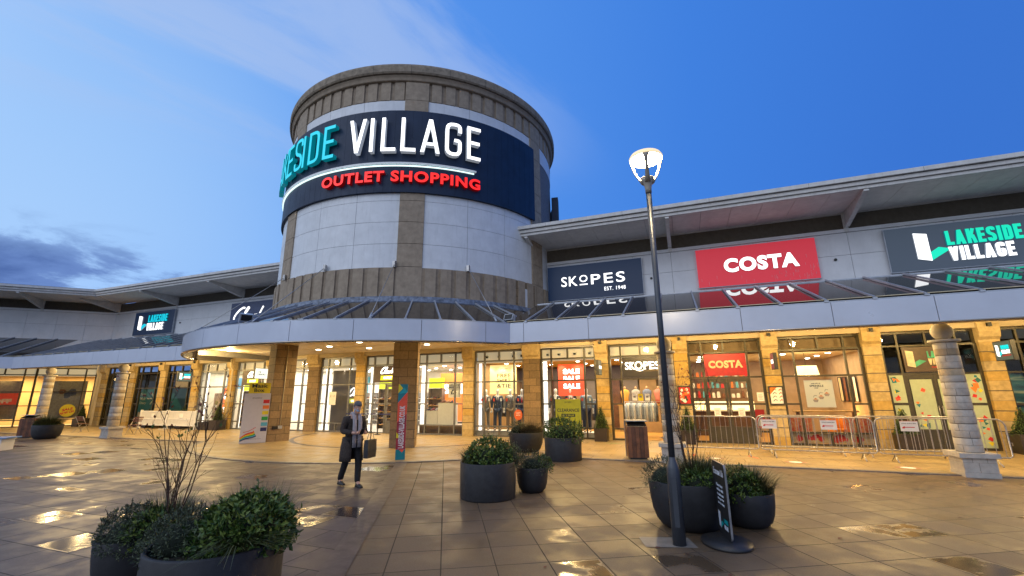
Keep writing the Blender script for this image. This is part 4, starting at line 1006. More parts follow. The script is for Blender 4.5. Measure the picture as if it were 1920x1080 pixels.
t, T, W, H = poster('orange and red boot poster in the bright window left of the mask totem', -25.9, -25.3, .8, 2.3, 19.0, emit('orange_poster_lit', (1,.22,.07), .65, (.8,.2,.06)))
blobs(t, T, W, H, [M['e_white'], mat('boot_tan', (.42,.25,.10), .5)], 3, .12, .2, 2)
t, T, W, H = poster('light blue poster hanging high in the bright window left of the mask totem', -26.4, -25.0, 2.25, 2.9, 19.6, emit('blue_poster_lit', (.12,.33,.62), .6, (.1,.3,.5)))
b = MB(); script_logo(b, .3, 1.1, .15, .45, T, 0, .004, 0, 0, .12); b.build('lettering', M['navy'], t)
t, T, W, H = poster('tan armchair picture panel in the bright window left of the mask totem', -26.9, -26.0, .5, 2.0, 19.3, mat('tan_picture', (.45,.32,.22), .6))
blobs(t, T, W, H, [mat('boot_olive', (.28,.24,.08), .6), M['w_white']], 5, .12, .28, 8)
# teal films on the left
t, T, W, H = poster('dark teal window film with cream arrow and three words', -32.9, -31.1, .5, 2.3, 18.55, M['tealdark'], 'window_film', cat='window film')
b = MB()
for s_, z in (('New', 1.40), ('Visit', 1.12), ('Diary', .84)): put_text(b, s_, .25, .78 if s_ != 'Diary' else .9, z, z+.19, T, 0, .003, 0, 0, .02)
ribbon(b, [(.95,1.22),(1.6,1.22)], .08, T, 0, .003, 0); ribbon(b, [(1.3,1.58),(1.64,1.22),(1.3,.86)], .08, T, 0, .0034, 0); b.build('print', mat('cream_film', (.55,.48,.30), .5), t)
t, T, W, H = poster('cream picture film with small figures low in the teal arrow window', -32.6, -31.9, .1, .9, 18.53, mat('cream_print', (.52,.40,.24), .6), 'window_film', cat='window film'); blobs(t, T, W, H, [M['orange'], M['w_grey']], 5, .07, .14, 5)
t, T, W, H = poster('dark teal panel with a lighter sloping band behind the lightbox window', -29.9, -27.9, .1, 2.3, 18.56, mat('deep_teal_film', (.012,.05,.05), .3), 'window_film', cat='window film')  # deeper teal sheet under a lighter sloping patch
b = MB(); b.extrude([(0,.2),(1.1,.2),(1.3,1.1),(.5,1.9),(0,2.0)], 0, .002, 0, 0, T); b.build('print', M['tealdark'], t)
t, T, W, H = poster('cream blind hanging in the window behind the slate lightbox', -29.6, -28.0, 2.40, 3.25, 18.6, mat('cream_blind', (.50,.38,.20), .7), 'window_blind', cat='blind')
t, T, W, H = poster('teal doors film behind the left-hand ball column', -36.0, -34.0, .1, 2.3, 18.55, M['tealdark'], 'window_film', cat='window film')
# mint films with coloured shards on the doors at right
mint = mat('mint_film', (.40,.46,.30), .5, .05); sh = [M['red'], M['tealdark'], M['orange'], M['redp'], M['teal'], M['yellow']]
xa, xb = bx(1)
for i, (p, q, z0, z1, lab) in enumerate(((xa+.1, xa+.47, 1.44, 2.32, 'upper mint shard film in the left side light of the rightmost doors'), (xa+.1, xa+.47, .1, 1.36, 'lower mint shard film in the left side light of the rightmost doors'), (xa+.63, xa+1.2, .62, 2.18, 'mint shard film on the left leaf of the rightmost doors'), (xa+1.36, xa+1.92, .62, 2.18, 'mint shard film on the right leaf of the rightmost doors'), (xb-.47, xb-.1, 1.44, 2.32, 'upper mint shard film in the right side light behind the column'), (xb-.47, xb-.1, .1, 1.36, 'lower mint shard film in the right side light behind the column'))):
    t, T, W, H = poster(lab, p, q, z0, z1, 18.43 if 1 < i < 4 else 18.425, mint, 'window_film', th=.006, cat='window film'); blobs(t, T, W, H, sh, 9, .05, .13, 30+i, 'shards', True)
m, nt_, bb = nt_new('sea_picture'); tc_ = N(nt_, 'ShaderNodeTexCoord'); wv = N(nt_, 'ShaderNodeTexNoise', Scale=1.6, Detail=8, Distortion=1.2); mp = N(nt_, 'ShaderNodeMapping'); mp.inputs['Scale'].default_value = (.5, 1, 2.2)
L(nt_, tc_.outputs['Object'], mp.inputs[0]); L(nt_, mp.outputs[0], wv.inputs['Vector']); cr = N(nt_, 'ShaderNodeValToRGB'); ee = cr.color_ramp.elements; ee[0].position = .35; ee[0].color = (.01,.04,.08,1); ee[1].position = .7; ee[1].color = (.45,.50,.40,1); x = ee.new(.5); x.color = (.03,.16,.22,1)
L(nt_, wv.outputs['Fac'], cr.inputs[0]); L(nt_, cr.outputs[0], bb.inputs['Base Color'])
poster('blue green stormy sea picture filling the window at the right edge', *[v+d_ for v, d_ in zip(bx(0), (.1, -.1))], .5, 2.34, 18.55, m, 'window_film', cat='window film')
# notices in the coffee doors
for x, z, lab in ((.95, .95, 'paper notice on the left coffee door'), (1.75, .95, 'paper notice on the right coffee door'), (2.42, 1.5, 'paper notice in the right side light of the coffee doors')):
    t, T, W, H = poster(lab, x, x+.22, z, z+.31, 18.43, M['paper'], 'notice', th=.004, cat='notice')
    b = MB()
    for i in range(4): b.extrude([(.04,.06+.05*i),(.18-.02*(i%2),.06+.05*i),(.18-.02*(i%2),.075+.05*i),(.04,.075+.05*i)], 0, .001, 0, 0, T)
    b.build('print', M['greyink'], t)
# red and cream film along the foot of the cafe window
t, T, W, H = poster('red and cream patterned film along the foot of the cafe window', 3.35, 5.7, .1, .43, 18.6, mat('cream_film2', (.58,.42,.24), .6), 'window_film', cat='window film'); blobs(t, T, W, H, [M['red']], 16, .07, .15, 12)
t, T, W, H = poster('round orange sticker low on the glass beside the rightmost suited mannequin', -6.95, -6.62, .78, 1.12, 18.42, M['glass'], 'window_sticker', th=.001, cat='sticker')
b = MB(); b.extrude([(.165+.19*math.cos(2*PI*i/24), .17+.22*math.sin(2*PI*i/24)) for i in range(24)], 0, .004, 0, 0, T)
for z, s_ in ((.25, 'PLEASE'), (.19, 'WEAR A'), (.13, 'MASK')): put_text(b, s_, .06, .27, z, z+.035, T, .004, .006, 1, 1, .02)
b.build('print', [mat('orange_sticker', (.7,.13,.03), .5), M['paper']], t)

# corner sale windows
CWp = lambda *a, **k: poster(*a, root=CW, **k)
t, T, W, H = CWp('red sale poster with big white letters in the far left window', -5.7, -4.0, 1.42, 2.12, -.09, M['redp'], th=.006)
b = MB(); put_text(b, 'UP TO', .15, .75, .42, .60, T, 0, .002, 0, 0, .03); put_text(b, 'OFF', .55, 1.45, .08, .36, T, 0, .002, 0, 0, .06); b.build('lettering', mat('cream_ink', (.7,.55,.38), .5), t)
def roundel(label, x, z, r, sheet, ink, lines):
    t, T, W, H = CWp(label, x-.01, x+.01, z-.01, z+.01, -.10, sheet, name='window_sticker', th=.004, cat='sticker')
    T2 = facade(-.006, 0, .01); b = MB(); b.extrude([(r*math.cos(2*PI*i/32), r*math.sin(2*PI*i/32)) for i in range(32)], 0, .004, 0, 0, T2); b.build('disc', sheet, t)
    b = MB()
    for s_, hw_, z0, z1, tilt in lines: put_text(b, s_, -hw_, hw_, z0, z1, lambda u, v, q, tilt=tilt: T2(u, v+u*tilt, q), .004, .007, 0, 0, .04)
    b.build('lettering', ink, t)
roundel('yellow roundel with slanted red lettering over the red poster at the left edge', -5.95, 1.55, .42, M['yellow'], M['red'], (('SALE NOW ON', .36, -.02, .14, .25), ('HURRY', .25, -.22, -.06, .25)))
roundel('cream roundel with a crimson price below the red poster at the left edge', -5.15, .98, .36, mat('cream_disc', (.62,.52,.33), .6), mat('crimson_ink', (.3,.01,.06), .5), (('FROM ONLY', .24, .10, .16, .1), ('£3.00', .26, -.18, -.02, .1)))
roundel('yellow roundel with slanted red lettering low in the second sale window', -1.45, 1.0, .40, M['yellow'], M['red'], (('SALE', .26, .0, .16, .25), ('NOW ON', .33, -.2, -.04, .25)))
t, T, W, H = CWp('grey handbag picture panel behind the second sale window', -2.6, -.85, .5, 2.9, .35, mat('grey_picture', (.22,.20,.16), .6), name='picture_panel', cat='picture')
blobs(t, T, W, H, [mat('bag_brown', (.16,.07,.03), .5), mat('bag_blue', (.05,.06,.10), .5)], 4, .18, .30, 21, box=(.3, 1.5, 1.0, 2.0))
t, T, W, H = CWp('grey picture panel behind the far left sale window', -6.2, -4.2, .5, 2.9, .5, mat('grey_picture2', (.30,.25,.17), .6), name='picture_panel', cat='picture')

# ------------------------------------------------------------------ inside the shops
def skinned(name, verts, edges, radii, mat_, parent, root=0, sub=1, smooth=True):
    me = bpy.data.meshes.new(name); me.from_pydata([tuple(v) for v in verts], edges, []); o = bpy.data.objects.new(name, me); COL.objects.link(o)
    md = o.modifiers.new('s', 'SKIN'); md.use_smooth_shade = smooth
    for i, d in enumerate(me.skin_vertices[0].data):
        r = radii[i]; d.radius = (r, r) if isinstance(r, (int, float)) else r; d.use_root = (i == root)
    if sub: s_ = o.modifiers.new('u', 'SUBSURF'); s_.levels = s_.render_levels = sub
    bpy.context.view_layer.update()
    m2 = bpy.data.meshes.new_from_object(o.evaluated_get(bpy.context.evaluated_depsgraph_get())); m2.name = name
    bpy.data.objects.remove(o); bpy.data.meshes.remove(me); m2.materials.clear(); m2.materials.append(mat_)
    o = bpy.data.objects.new(name, m2); COL.objects.link(o); o.parent = parent; return o
def mannequin(label, loc, rz, cj, ct, shirt, tie, group, scarf=None):
    t = thing('mannequin', label, 'mannequin', loc, rz, group)
    V_ = [(0,0,.98),(0,.0,1.18),(0,.01,1.38),(0,.0,1.50),(0,-.01,1.57),(0,-.02,1.68),(0,-.02,1.80), (.17,0,1.44),(.25,.01,1.16),(.27,-.04,.93),(.275,-.06,.83), (-.17,0,1.44),(-.25,.01,1.16),(-.27,-.04,.93),(-.275,-.06,.83), (.09,0,.92),(.10,-.01,.52),(.105,.02,.09),(.11,-.10,.03), (-.09,0,.92),(-.11,-.03,.52),(-.12,.02,.09),(-.125,-.10,.03)]
    E_ = [(0,1),(1,2),(2,3),(3,4),(4,5),(5,6),(2,7),(7,8),(8,9),(9,10),(2,11),(11,12),(12,13),(13,14),(0,15),(15,16),(16,17),(17,18),(0,19),(19,20),(20,21),(21,22)]
    r_ = [.12,.115,.13,.06,.05,.085,.06, .06,.045,.035,.03, .06,.045,.035,.03, .085,.06,.04,.03, .085,.06,.04,.03]
    skinned('body', V_, E_, r_, M['mannequin'], t)
    for s_ in (1, -1):
        for f in range(5):
            a = MB(); x = s_*.275+(f-2)*.013; a.tube([(x,-.07,.83),(x+.004*(f-2),-.085,.79-.006*(2-abs(f-2))),(x+.004*(f-2),-.075,.755-.01*(2-abs(f-2)))], [.011,.010,.007], 5) if f < 4 else a.tube([(s_*.255,-.08,.85),(s_*.245,-.10,.80)], [.011,.008], 5)
            a.build('finger', M['mannequin'], t)
    jv = [(0,0,.86),(0,.0,1.02),(0,.0,1.18),(0,.01,1.36),(0,.01,1.45),(.18,0,1.44),(.255,.015,1.16),(.275,-.035,.94),(-.18,0,1.44),(-.255,.015,1.16),(-.275,-.035,.94)]
    skinned('jacket', jv, [(0,1),(1,2),(2,3),(3,4),(3,5),(5,6),(6,7),(3,8),(8,9),(9,10)], [(.19,.13),(.175,.125),(.155,.115),(.18,.13),(.10,.09),.085,.066,.055,.085,.066,.055], cj, t)
    tv = [(0,0,.96),(.095,0,.88),(.105,-.01,.52),(.11,.02,.07),(-.095,0,.88),(-.115,-.03,.52),(-.125,.02,.07)]
    skinned('trousers', tv, [(0,1),(1,2),(2,3),(0,4),(4,5),(5,6)], [.14,.105,.082,.072,.105,.082,.072], ct, t)
    a = MB(); a.poly([(-.07,-.115,1.49),(.0,-.152,1.16),(.07,-.115,1.49)]); a.poly([(-.03,-.135,1.49),(.0,-.155,1.42),(.03,-.135,1.49)]); a.build('shirt_front', shirt, t)
    a = MB(); a.poly([(-.018,-.15,1.44),(-.024,-.162,1.22),(.0,-.166,1.18),(.024,-.162,1.22),(.018,-.15,1.44)]); a.build('tie', tie, t)
    for s_ in (1, -1):
        a = MB(); a.box(s_*.16-.04, s_*.16+.04, -.165, -.155, 1.26, 1.38); a.build('price_tag', M['paper'] if s_ > 0 else M['redp'], t)
    a = MB()
    for s_ in (1, -1): a.sphere((s_*.115, -.07, .035), .06, 10, 6, 0, (.75, 1.9, .6))
    a.build('shoes', mat('tan_shoes', (.2,.08,.03), .4), t)
    if scarf:
        a = MB()
        for s_ in (1, -1): a.loft([[(s_*x+.03*math.cos(q), y+.012*math.sin(q), z) for q in [2*PI*i/8 for i in range(8)]] for x, y, z in ((.06,.05,1.52),(.09,-.10,1.48),(.09,-.17,1.25),(.095,-.165,.95))])
        a.build('scarf', scarf, t)
    return t
cl = lambda n, c: mat(n, c, .8, .12, 40)
gj, bj, nj, dj, kj, lj = cl('grey_suiting', (.20,.185,.165)), cl('blue_suiting', (.035,.055,.105)), cl('navy_suiting', (.02,.03,.07)), cl('charcoal_suiting', (.055,.058,.07)), cl('black_suiting', (.02,.02,.025)), cl('pale_blue_suiting', (.17,.24,.34))
FM, SM_ = 'suited mannequins under the yellow poster', 'suited mannequins under the red sale poster'
mannequin('mannequin in light grey suit, leftmost under the yellow poster', (-8.55,18.95,.25), .3, gj, gj, M['paper'], M['redp'], FM)
mannequin('mannequin in blue suit and pale tie, second under the yellow poster', (-7.95,18.9,.25), .35, bj, bj, M['paper'], M['navy'], FM)
mannequin('mannequin in grey jacket and tan trousers, third under the yellow poster', (-7.35,18.95,.25), .35, gj, cl('tan_trouser', (.22,.15,.08)), M['paper'], M['greyink'], FM)
mannequin('mannequin in navy suit with red tie, against the block pier', (-6.82,19.0,.25), .3, nj, nj, M['paper'], M['red'], FM)
mannequin('mannequin in charcoal suit with grey trousers, left of the clearance board', (-5.25,18.95,.25), .2, dj, cl('grey_trouser', (.14,.13,.13)), M['paper'], M['paper'], SM_)
mannequin('mannequin in black jacket with a dusky pink scarf, behind the clearance board', (-4.60,19.0,.25), .2, kj, kj, M['paper'], M['blackink'], SM_, cl('pink_scarf', (.30,.16,.15)))
mannequin('mannequin in pale blue jacket and navy trousers, right of the clearance board', (-3.92,18.95,.25), .2, lj, nj, M['paper'], M['blackink'], SM_)
for x0, x1, lab in ((-9.0, -6.6, 'low white display plinth under the four suited mannequins'), (-5.75, -3.4, 'low white display plinth under the three suited mannequins')):
    t = thing('display_plinth', lab, 'plinth', ((x0+x1)/2, 19.0, .03)); b = MB(); b.box(-(x1-x0)/2, (x1-x0)/2, -.35, .4, 0, .215); b.build('plinth_box', M['w_white'], t); b = MB(); b.box(-(x1-x0)/2-.01, (x1-x0)/2+.01, -.36, .41, .216, .222); b.build('plinth_top', M['paper'], t)

# clothes rails with hanging garments
def garment_me():
    b = MB()
    b.loft([[(x*w_, y*d_, z) for x, y in ((-1,0),(-.8,.8),(0,1),(.8,.8),(1,0),(.8,-.8),(0,-1),(-.8,-.8))] for w_, d_, z in ((.02,.012,.0),(.06,.03,-.03),(.20,.045,-.09),(.235,.05,-.2),(.215,.045,-.5),(.23,.05,-.78))])
    o = b.build('hanging_shirt', M['paper']); me = o.data; bpy.data.objects.remove(o); return me
GM = garment_me()
ORD = ['first','second','third','fourth','fifth','sixth','seventh','eighth','ninth','tenth','eleventh','twelfth','thirteenth','fourteenth','fifteenth','sixteenth']
def garment(name, label, cat, loc, rz, m_, group, s_=1.0):
    o = bpy.data.objects.new(name, GM); COL.objects.link(o); o.location = loc; o.rotation_euler.z = rz; o.scale = (s_, s_, s_)
    o.material_slots[0].link = 'OBJECT'; o.material_slots[0].material = m_; return tag(o, label, cat, group)
def clothes_rail(label, loc, rz, L_, h):
    t = thing('clothes_rail', label, 'clothes rail', loc, rz); b = MB(); b.tube([(-L_/2,0,h),(L_/2,0,h)], .014, 6)
    for x in (-L_/2, L_/2): b.tube([(x,0,.05),(x,0,h)], .014, 6); b.box(x-.02, x+.02, -.25, .25, .0, .04)
    b.build('rail_frame', M['steel'], t)
clothes_rail('clothes rail of pale shirts just inside the open menswear entrance', (-1.75,20.2,.03), 0, 1.5, 1.42)
pal = [cl('pale_blue_shirt', (.38,.45,.55)), cl('white_shirt', (.62,.62,.62)), cl('grey_blue_shirt', (.22,.27,.34))]
for i in range(15): garment('hanging_shirt', f'pale shirt, {ORD[i]} from the left on the rail inside the open entrance', 'shirt', (-2.40+i*.085,20.2,1.42), R(80), pal[(i*7) % 3], 'shirts on the front rail')
clothes_rail('clothes rail of dark coats at the right of the open menswear entrance', (-.62,20.0,.03), R(60), 1.0, 1.55)
dk = [cl('olive_coat', (.06,.045,.025)), cl('black_coat', (.025,.022,.02)), cl('brown_coat', (.08,.05,.03))]
for i in range(7): garment('hanging_coat', f'dark coat, {ORD[i]} from the front on the angled rail', 'coat', (-.82+i*.07,19.7+i*.11,1.55), R(140), dk[i % 3], 'coats on the angled rail', 1.2)
clothes_rail('clothes rail of grey and blue suits behind the red sale poster', (-4.6,20.6,.03), 0, 2.4, 1.5)
sp_ = [gj, bj, dj, lj]
for i in range(16): garment('hanging_suit', f'suit jacket, {ORD[i]} from the left on the rail behind the sale poster', 'suit', (-5.7+i*.145,20.6,1.5), R(65), sp_[(i*5) % 4], 'suits on the rear rail', 1.1)
clothes_rail('clothes rail of grey and navy suits behind the yellow poster', (-8.3,20.9,.03), 0, 2.4, 1.6)
for i in range(16): garment('hanging_suit', f'suit jacket, {ORD[i]} from the left on the rail behind the yellow poster', 'suit', (-9.4+i*.145,20.9,1.6), R(70), sp_[(i*3+1) % 4], 'suits on the yellow poster rail', 1.1)
tops = [cl('amber_jacket', (.55,.30,.06)), cl('grey_jacket', (.30,.29,.27)), cl('slate_jacket', (.13,.16,.24)), cl('coral_jacket', (.50,.16,.12)), cl('rose_jacket', (.45,.2,.2))]
for i, n in enumerate(('amber', 'grey', 'slate blue', 'coral', 'dusky rose')):
    t = thing('display_torso', f'bust form wearing the {n} jacket on the back shelf of the menswear shop', 'display torso', (-2.75+i*.52,22.6,1.32), 0, 'dressed busts on the back shelf')
    b = MB(); b.loft([[(x*w_, y*d_, z) for x, y in ((-1,0),(-.8,.8),(0,1),(.8,.8),(1,0),(.8,-.8),(0,-1),(-.8,-.8))] for w_, d_, z in ((.17,.10,.02),(.16,.10,.25),(.22,.12,.5),(.2,.10,.6),(.07,.06,.68))]); b.build('jacket', tops[i], t)
    b = MB(); b.sphere((0,0,.74), .055, 10, 8, 0, (1,1,1.25)); b.tube([(0,0,0),(0,0,.7)], .03, 6); b.build('form', mat('form_tan', (.5,.3,.15), .5), t)
t = thing('display_shelf', 'long back shelf under the dressed busts in the menswear shop', 'shelf', (-1.6,22.6,0)); b = MB(); b.box(-1.5,1.3,-.3,.3,1.24,1.3); b.build('shelf_board', M['f_wood'], t); b = MB(); b.box(-1.45,1.25,-.28,.28,.03,1.24); b.build('cabinet', M['w_warm'], t)
for x, m_, lab in ((-2.15, P_, 'white price card left of the yellow one on the shirt rail'), (-1.9, M['yellow'], 'yellow price card on the shirt rail'), (-1.62, P_, 'white price card right of the yellow one on the shirt rail')):
    t, T, W, H = poster(lab, x, x+.2, 1.50, 1.78, 20.1, m_, 'price_card', cat='price card'); b = MB(); b.extrude([(.05,.12),(.15,.12),(.15,.2),(.05,.2)], 0, .002, 0, 0, T); b.build('print', M['greyink'], t)

# shoe shop: plinths, shelving and shoes
def shoe_me():
    b = MB(); b.loft([[(x+0, y*w_, z+zz*h_) for y, zz in ((-1,0),(-.9,.7),(-.3,1),(.3,1),(.9,.7),(1,0))] for x, w_, h_, z in ((-.13,.028,.08,0),(-.09,.038,.10,0),(-.02,.038,.085,0),(.06,.045,.05,0),(.12,.035,.035,0),(.14,.015,.02,0))], 0)
    o = b.build('shoe', M['blackink']); me = o.data; bpy.data.objects.remove(o); return me
SH = shoe_me(); shc = [cl('black_leather', (.02,.02,.02)), cl('brown_leather', (.14,.06,.03)), cl('burgundy_leather', (.12,.02,.025)), cl('tan_leather', (.30,.16,.07)), cl('grey_leather', (.2,.19,.18))]
def shoe(label, loc, rz, i, group, s_=1.0):
    o = bpy.data.objects.new('shoe', SH); COL.objects.link(o); o.location = loc; o.rotation_euler.z = rz; o.scale = (s_, s_, s_)
    o.material_slots[0].link = 'OBJECT'; o.material_slots[0].material = shc[i % 5]; tag(o, label, 'shoe', group)
def shelving(label, x, y, w_, n, who):
    t = thing('shoe_shelving', label, 'shelving', (x, y, .03)); b = MB(); b.box(-w_/2-.03,-w_/2,-.15,.15,0,2.1); b.box(w_/2,w_/2+.03,-.15,.15,0,2.1); b.box(-w_/2,w_/2,.13,.15,0,2.1); b.build('cabinet', mat('shelving_brown', (.16,.11,.07), .6, .1), t)
    b = MB(); b.box(-w_/2,w_/2,-.16,.12,2.12,2.62); b.build('header_panel', emit('lime_header', (.42,.52,.02), .5), t)
    for k in range(n):
        b = MB(); z = .2+k*.34; b.box(-w_/2, w_/2, -.15, .128, z, z+.025); b.build('shelf', M['f_wood'], t)
        m_ = int(w_/.17)
        for j in range(m_): shoe(f'shoe {ORD[j]} on the {ORD[k]} shelf up, {who}', (x-w_/2+.09+j*w_/m_, y-.02, .03+z+.026), R(-90), j*3+k, 'shoes on the shop shelving')
shelving('narrow shoe shelving seen beside the orange banner', -12.0, 20.4, .75, 5, 'beside the orange banner')
shelving('shoe shelving at the right of the shoe shop window', -9.55, 20.8, .6, 5, 'at the right of the £5 window')
shelving('shoe shelving seen through the glazed grey door', -15.1, 21.0, 1.7, 5, 'behind the glazed door')
shelving('shoe shelving seen through the left script sign door', -25.4, 20.6, 1.6, 5, 'behind the left script sign door')
for i, (x, w_, h, lab) in enumerate(((-11.35, .75, .62, 'low white plinth with black shoes in the shoe shop window'), (-10.55, .8, .98, 'tall white plinth with boots in the shoe shop window'))):
    t = thing('display_plinth', lab, 'plinth', (x, 19.0, .46)); b = MB(); b.box(-w_/2, w_/2, -.22, .25, -.4, h-.03); b.build('plinth_box', M['e_white'] if False else M['paper'], t); b = MB(); b.box(-w_/2-.005, w_/2+.005, -.225, .255, h-.03, h); b.build('plinth_top', M['w_white'], t)
    for j in range(3): shoe(f'dark shoe, {ORD[j]} along the {("low","tall")[i]} white plinth', (x-.22+j*.22, 18.95, .46+h), R(-120+20*j), j*2+i, 'shoes on the window plinths', 1.25)
b_ = thing('window_step', 'brown timber step along the foot of the shoe shop window', 'window step', (-10.68, 19.0, .03)); b = MB(); b.box(-1.2, 1.2, -.3, .5, 0, .40); b.build('step_box', mat('step_brown', (.20,.12,.06), .6), b_); b = MB(); b.box(-1.2, 1.2, -.32, .5, .401, .43); b.build('step_top', M['w_white'], b_)

# cafe interior
t = thing('pendant_lamp', 'large cream drum pendant lamp glowing in the cafe window', 'lamp', (4.35, 19.7, 2.42)); b = MB(); b.lathe([(.40,0),(.34,.34),(.335,.34),(.395,.0)], (0,0,0), 28, caps=False); b.lathe([(.0,.335),(.335,.335)], (0,0,0), 28, caps=False); b.build('lamp_shade', M['e_shade'], t); b = MB(); b.tube([(0,0,.33),(0,0,.84)], .008, 5); b.build('flex', M['blackink'], t)
lamp('pendant_bulb', 'POINT', (4.35, 19.7, 2.35), 45, (1,.72,.36), radius=.12)
lamp('cafe_uplight', 'POINT', (5.55, 20.6, 1.1), 40, (1,.45,.10), radius=.1)
for i, (y, w_, lab) in enumerate(((20.2,.3,'narrow pale framed picture nearest the glass on the cafe side wall'), (20.75,.34,'second narrow framed picture on the cafe side wall'), (21.3,.34,'third narrow framed picture on the cafe side wall'), (21.85,.34,'fourth framed picture, brown toned, on the cafe side wall'))):
    t = thing('framed_picture', lab, 'picture', (5.95, y, 1.45), R(-90), 'framed pictures on the cafe wall'); b = MB(); b.box(-w_/2, w_/2, -.02, 0, 0, .9); b.build('picture', (M['paper'], M['w_tan'], M['wood'], M['cream'])[i], t); b = MB(); f = .03
    b.box(-w_/2-f,w_/2+f,-.035,.0,-f,0); b.box(-w_/2-f,w_/2+f,-.035,.0,.9,.9+f); b.box(-w_/2-f,-w_/2,-.035,.0,0,.9); b.box(w_/2,w_/2+f,-.035,.0,0,.9); b.build('frame', M['blackink'], t)
def tub_chair(label, loc, rz, m_, group=None):
    t = thing('tub_chair', label, 'armchair', loc, rz, group); b = MB(); b.box(-.28,.28,-.26,.26,.30,.46); b.build('seat', m_, t)
    b = MB(); b.lathe([(.36,.2),(.40,.86),(.36,.90),(.31,.86),(.29,.2)], (0,0,0), 20, a0=R(-20), a1=R(200), caps=False); b.build('backrest', m_, t)
    for x in (-.22,.22):
        for y in (-.2,.2): b = MB(); b.tube([(x,y,0),(x,y,.3)], .018, 5); b.build('leg', M['wood2'], t)
tub_chair('orange tub armchair by the cafe side wall', (5.15,19.9,.03), R(40), mat('orange_fabric', (.62,.20,.01), .8, .1, 20))
redf = mat('red_pattern_fabric', (.45,.015,.015), .8, .1, 14, col2=(.5,.30,.16))
tub_chair('red patterned chair at the left of the cafe window', (3.75,19.2,.03), R(180), redf); tub_chair('red patterned chair at the right of the cafe window', (5.55,19.2,.03), R(180), redf)
t = thing('cafe_table', 'long wooden bar table along the cafe window', 'table', (4.6,19.15,.03)); b = MB(); b.box(-.95,.95,-.2,.22,1.08,1.13); b.build('tabletop', mat('table_oak', (.5,.30,.11), .4, .1), t)
for x in (-.85,.85): b = MB(); b.box(x-.04,x+.04,-.1,.1,0,1.08); b.build('leg', M['wood2'], t)
t = thing('service_counter', 'lit cafe service counter seen through the double doors', 'counter', (1.5,21.6,.03)); b = MB(); b.box(-1.3,1.3,-.3,.4,0,1.0); b.build('counter_front', mat('counter_brown', (.10,.05,.025), .5), t); b = MB(); b.box(-1.35,1.35,-.35,.42,1.0,1.05); b.build('counter_top', M['paper'], t); b = MB(); b.box(-1.2,1.2,.05,.38,1.05,1.4); b.build('pastry_case', M['e_shade'], t)
t = thing('back_shelves', 'cafe back shelves with small coloured packets', 'shelving', (1.5,23.6,.03)); b = MB()
for z in (1.5,1.95,2.4): b.box(-1.4,1.4,-.15,.15,z,z+.03)
b.build('shelf', M['wood2'], t)
rr = random.Random(5)
pk = MB(); pk.box(-.06,.06,-.05,.05,0,.22); pk.box(-.045,.045,-.04,.04,.22,.27); pko = pk.build('packet', M['paper']); pkm = pko.data; bpy.data.objects.remove(pko)
for z, zn in ((1.53,'bottom'),(1.98,'middle'),(2.43,'top')):
    for i in range(13):
        o = bpy.data.objects.new('packet', pkm); COL.objects.link(o); o.location = (.22+i*.21, 23.55, z+.03); o.scale = (rr.uniform(.7,1.2),1,rr.uniform(.7,1.2)); o.material_slots[0].link = 'OBJECT'; o.material_slots[0].material = rr.choice([M['red'],M['paper'],M['orange'],M['lblue'],M['wood']])
        tag(o, f'coloured packet, {ORD[i]} along the {zn} cafe shelf', 'packet', 'packets on the cafe shelves')
t, T, W, H = poster('red poster inside the right side light of the coffee doors', 2.32, 2.62, .55, 1.2, 18.7, M['red']); blobs(t, T, W, H, [M['paper'], M['lblue']], 3, .06, .11, 3)
# ------------------------------------------------------------------ columns, wall lights, canopy fittings
def column(label, x, y, seed):
    t = thing('stone_column', label, 'column', (x, y, 0), 0, 'stone columns with ball tops'); rr = random.Random(seed)
    b = MB()
    for za, zb, wd in ((.0,.10,.30),(.104,.30,.285),(.304,.40,.285)): b.box(-wd, wd, -wd, wd, za, zb)
    b.box(-.28, .28, -.28, .28, 0, .40, 1)
    for za, zb, xs in ((.104,.30,(-.02,)),(.304,.40,(-.12,.13))):
        for q in xs: b.box(q-.003, q+.003, -.287, -.27, za, zb, 1)
    b.box(-.345, .345, -.345, .345, .402, .50); b.build('plinth', [M['colstone'], M['coljoint']], t)
    b = MB(); n = 16; z0, z1 = .50, 2.92; h = (z1-z0)/n; b.lathe([(.222,z0),(.200,z1)], (0,0,0), 32, 2)
    for i in range(n):
        za, zb = z0+i*h, z0+(i+1)*h; g0, g1 = (.007 if i % 2 == 0 else .002), (.007 if i % 2 == 1 else .002); r0, r1 = .234-.020*i/n, .234-.020*(i+1)/n
        k = rr.random()*6; q_ = .004
        b.lathe([(r0-.010,za+g0),(r0-q_*(i%2==0),za+g0+.001),(r0,za+g0+q_+.002),(r1,zb-g1-q_-.002),(r1-q_*(i%2),zb-g1-.001),(r1-.010,zb-g1)], (0,0,0), 32, rr.choice((0,0,1)), k, k+2*PI)
        for q in range(2): b.obox((r0*math.cos(k+q*3.1), r0*math.sin(k+q*3.1), (za+zb)/2), (.0018*math.cos(k+q*3.1),.0018*math.sin(k+q*3.1),0), (-.003*math.sin(k+q*3.1),.003*math.cos(k+q*3.1),0), (0,0,h/2-.008), 2)
    b.build('shaft', [M['colstone'], M['colstone2'], M['coljoint']], t)
    b = MB(); b.lathe([(.22,2.92),(.285,2.93),(.295,2.955),(.29,2.985),(.20,2.995)], (0,0,0), 32); b.build('cap', M['colstone'], t)
    b = MB(); b.sphere((0,0,3.185), .205, 32, 20); b.build('ball_finial', M['colstone'], t); return t
column('tall ball-topped stone column at the right, in front of the brown emblem sign', 5.80, 13.30, 1)
column('ball-topped stone column directly behind the street lamp post', -.45, 13.45, 2)
column('ball-topped stone column left of the arrow window, beside a folding chair', -25.15, 13.35, 3)
column('leftmost ball-topped stone column, between the two yellow sale windows', -31.2, 13.3, 4)

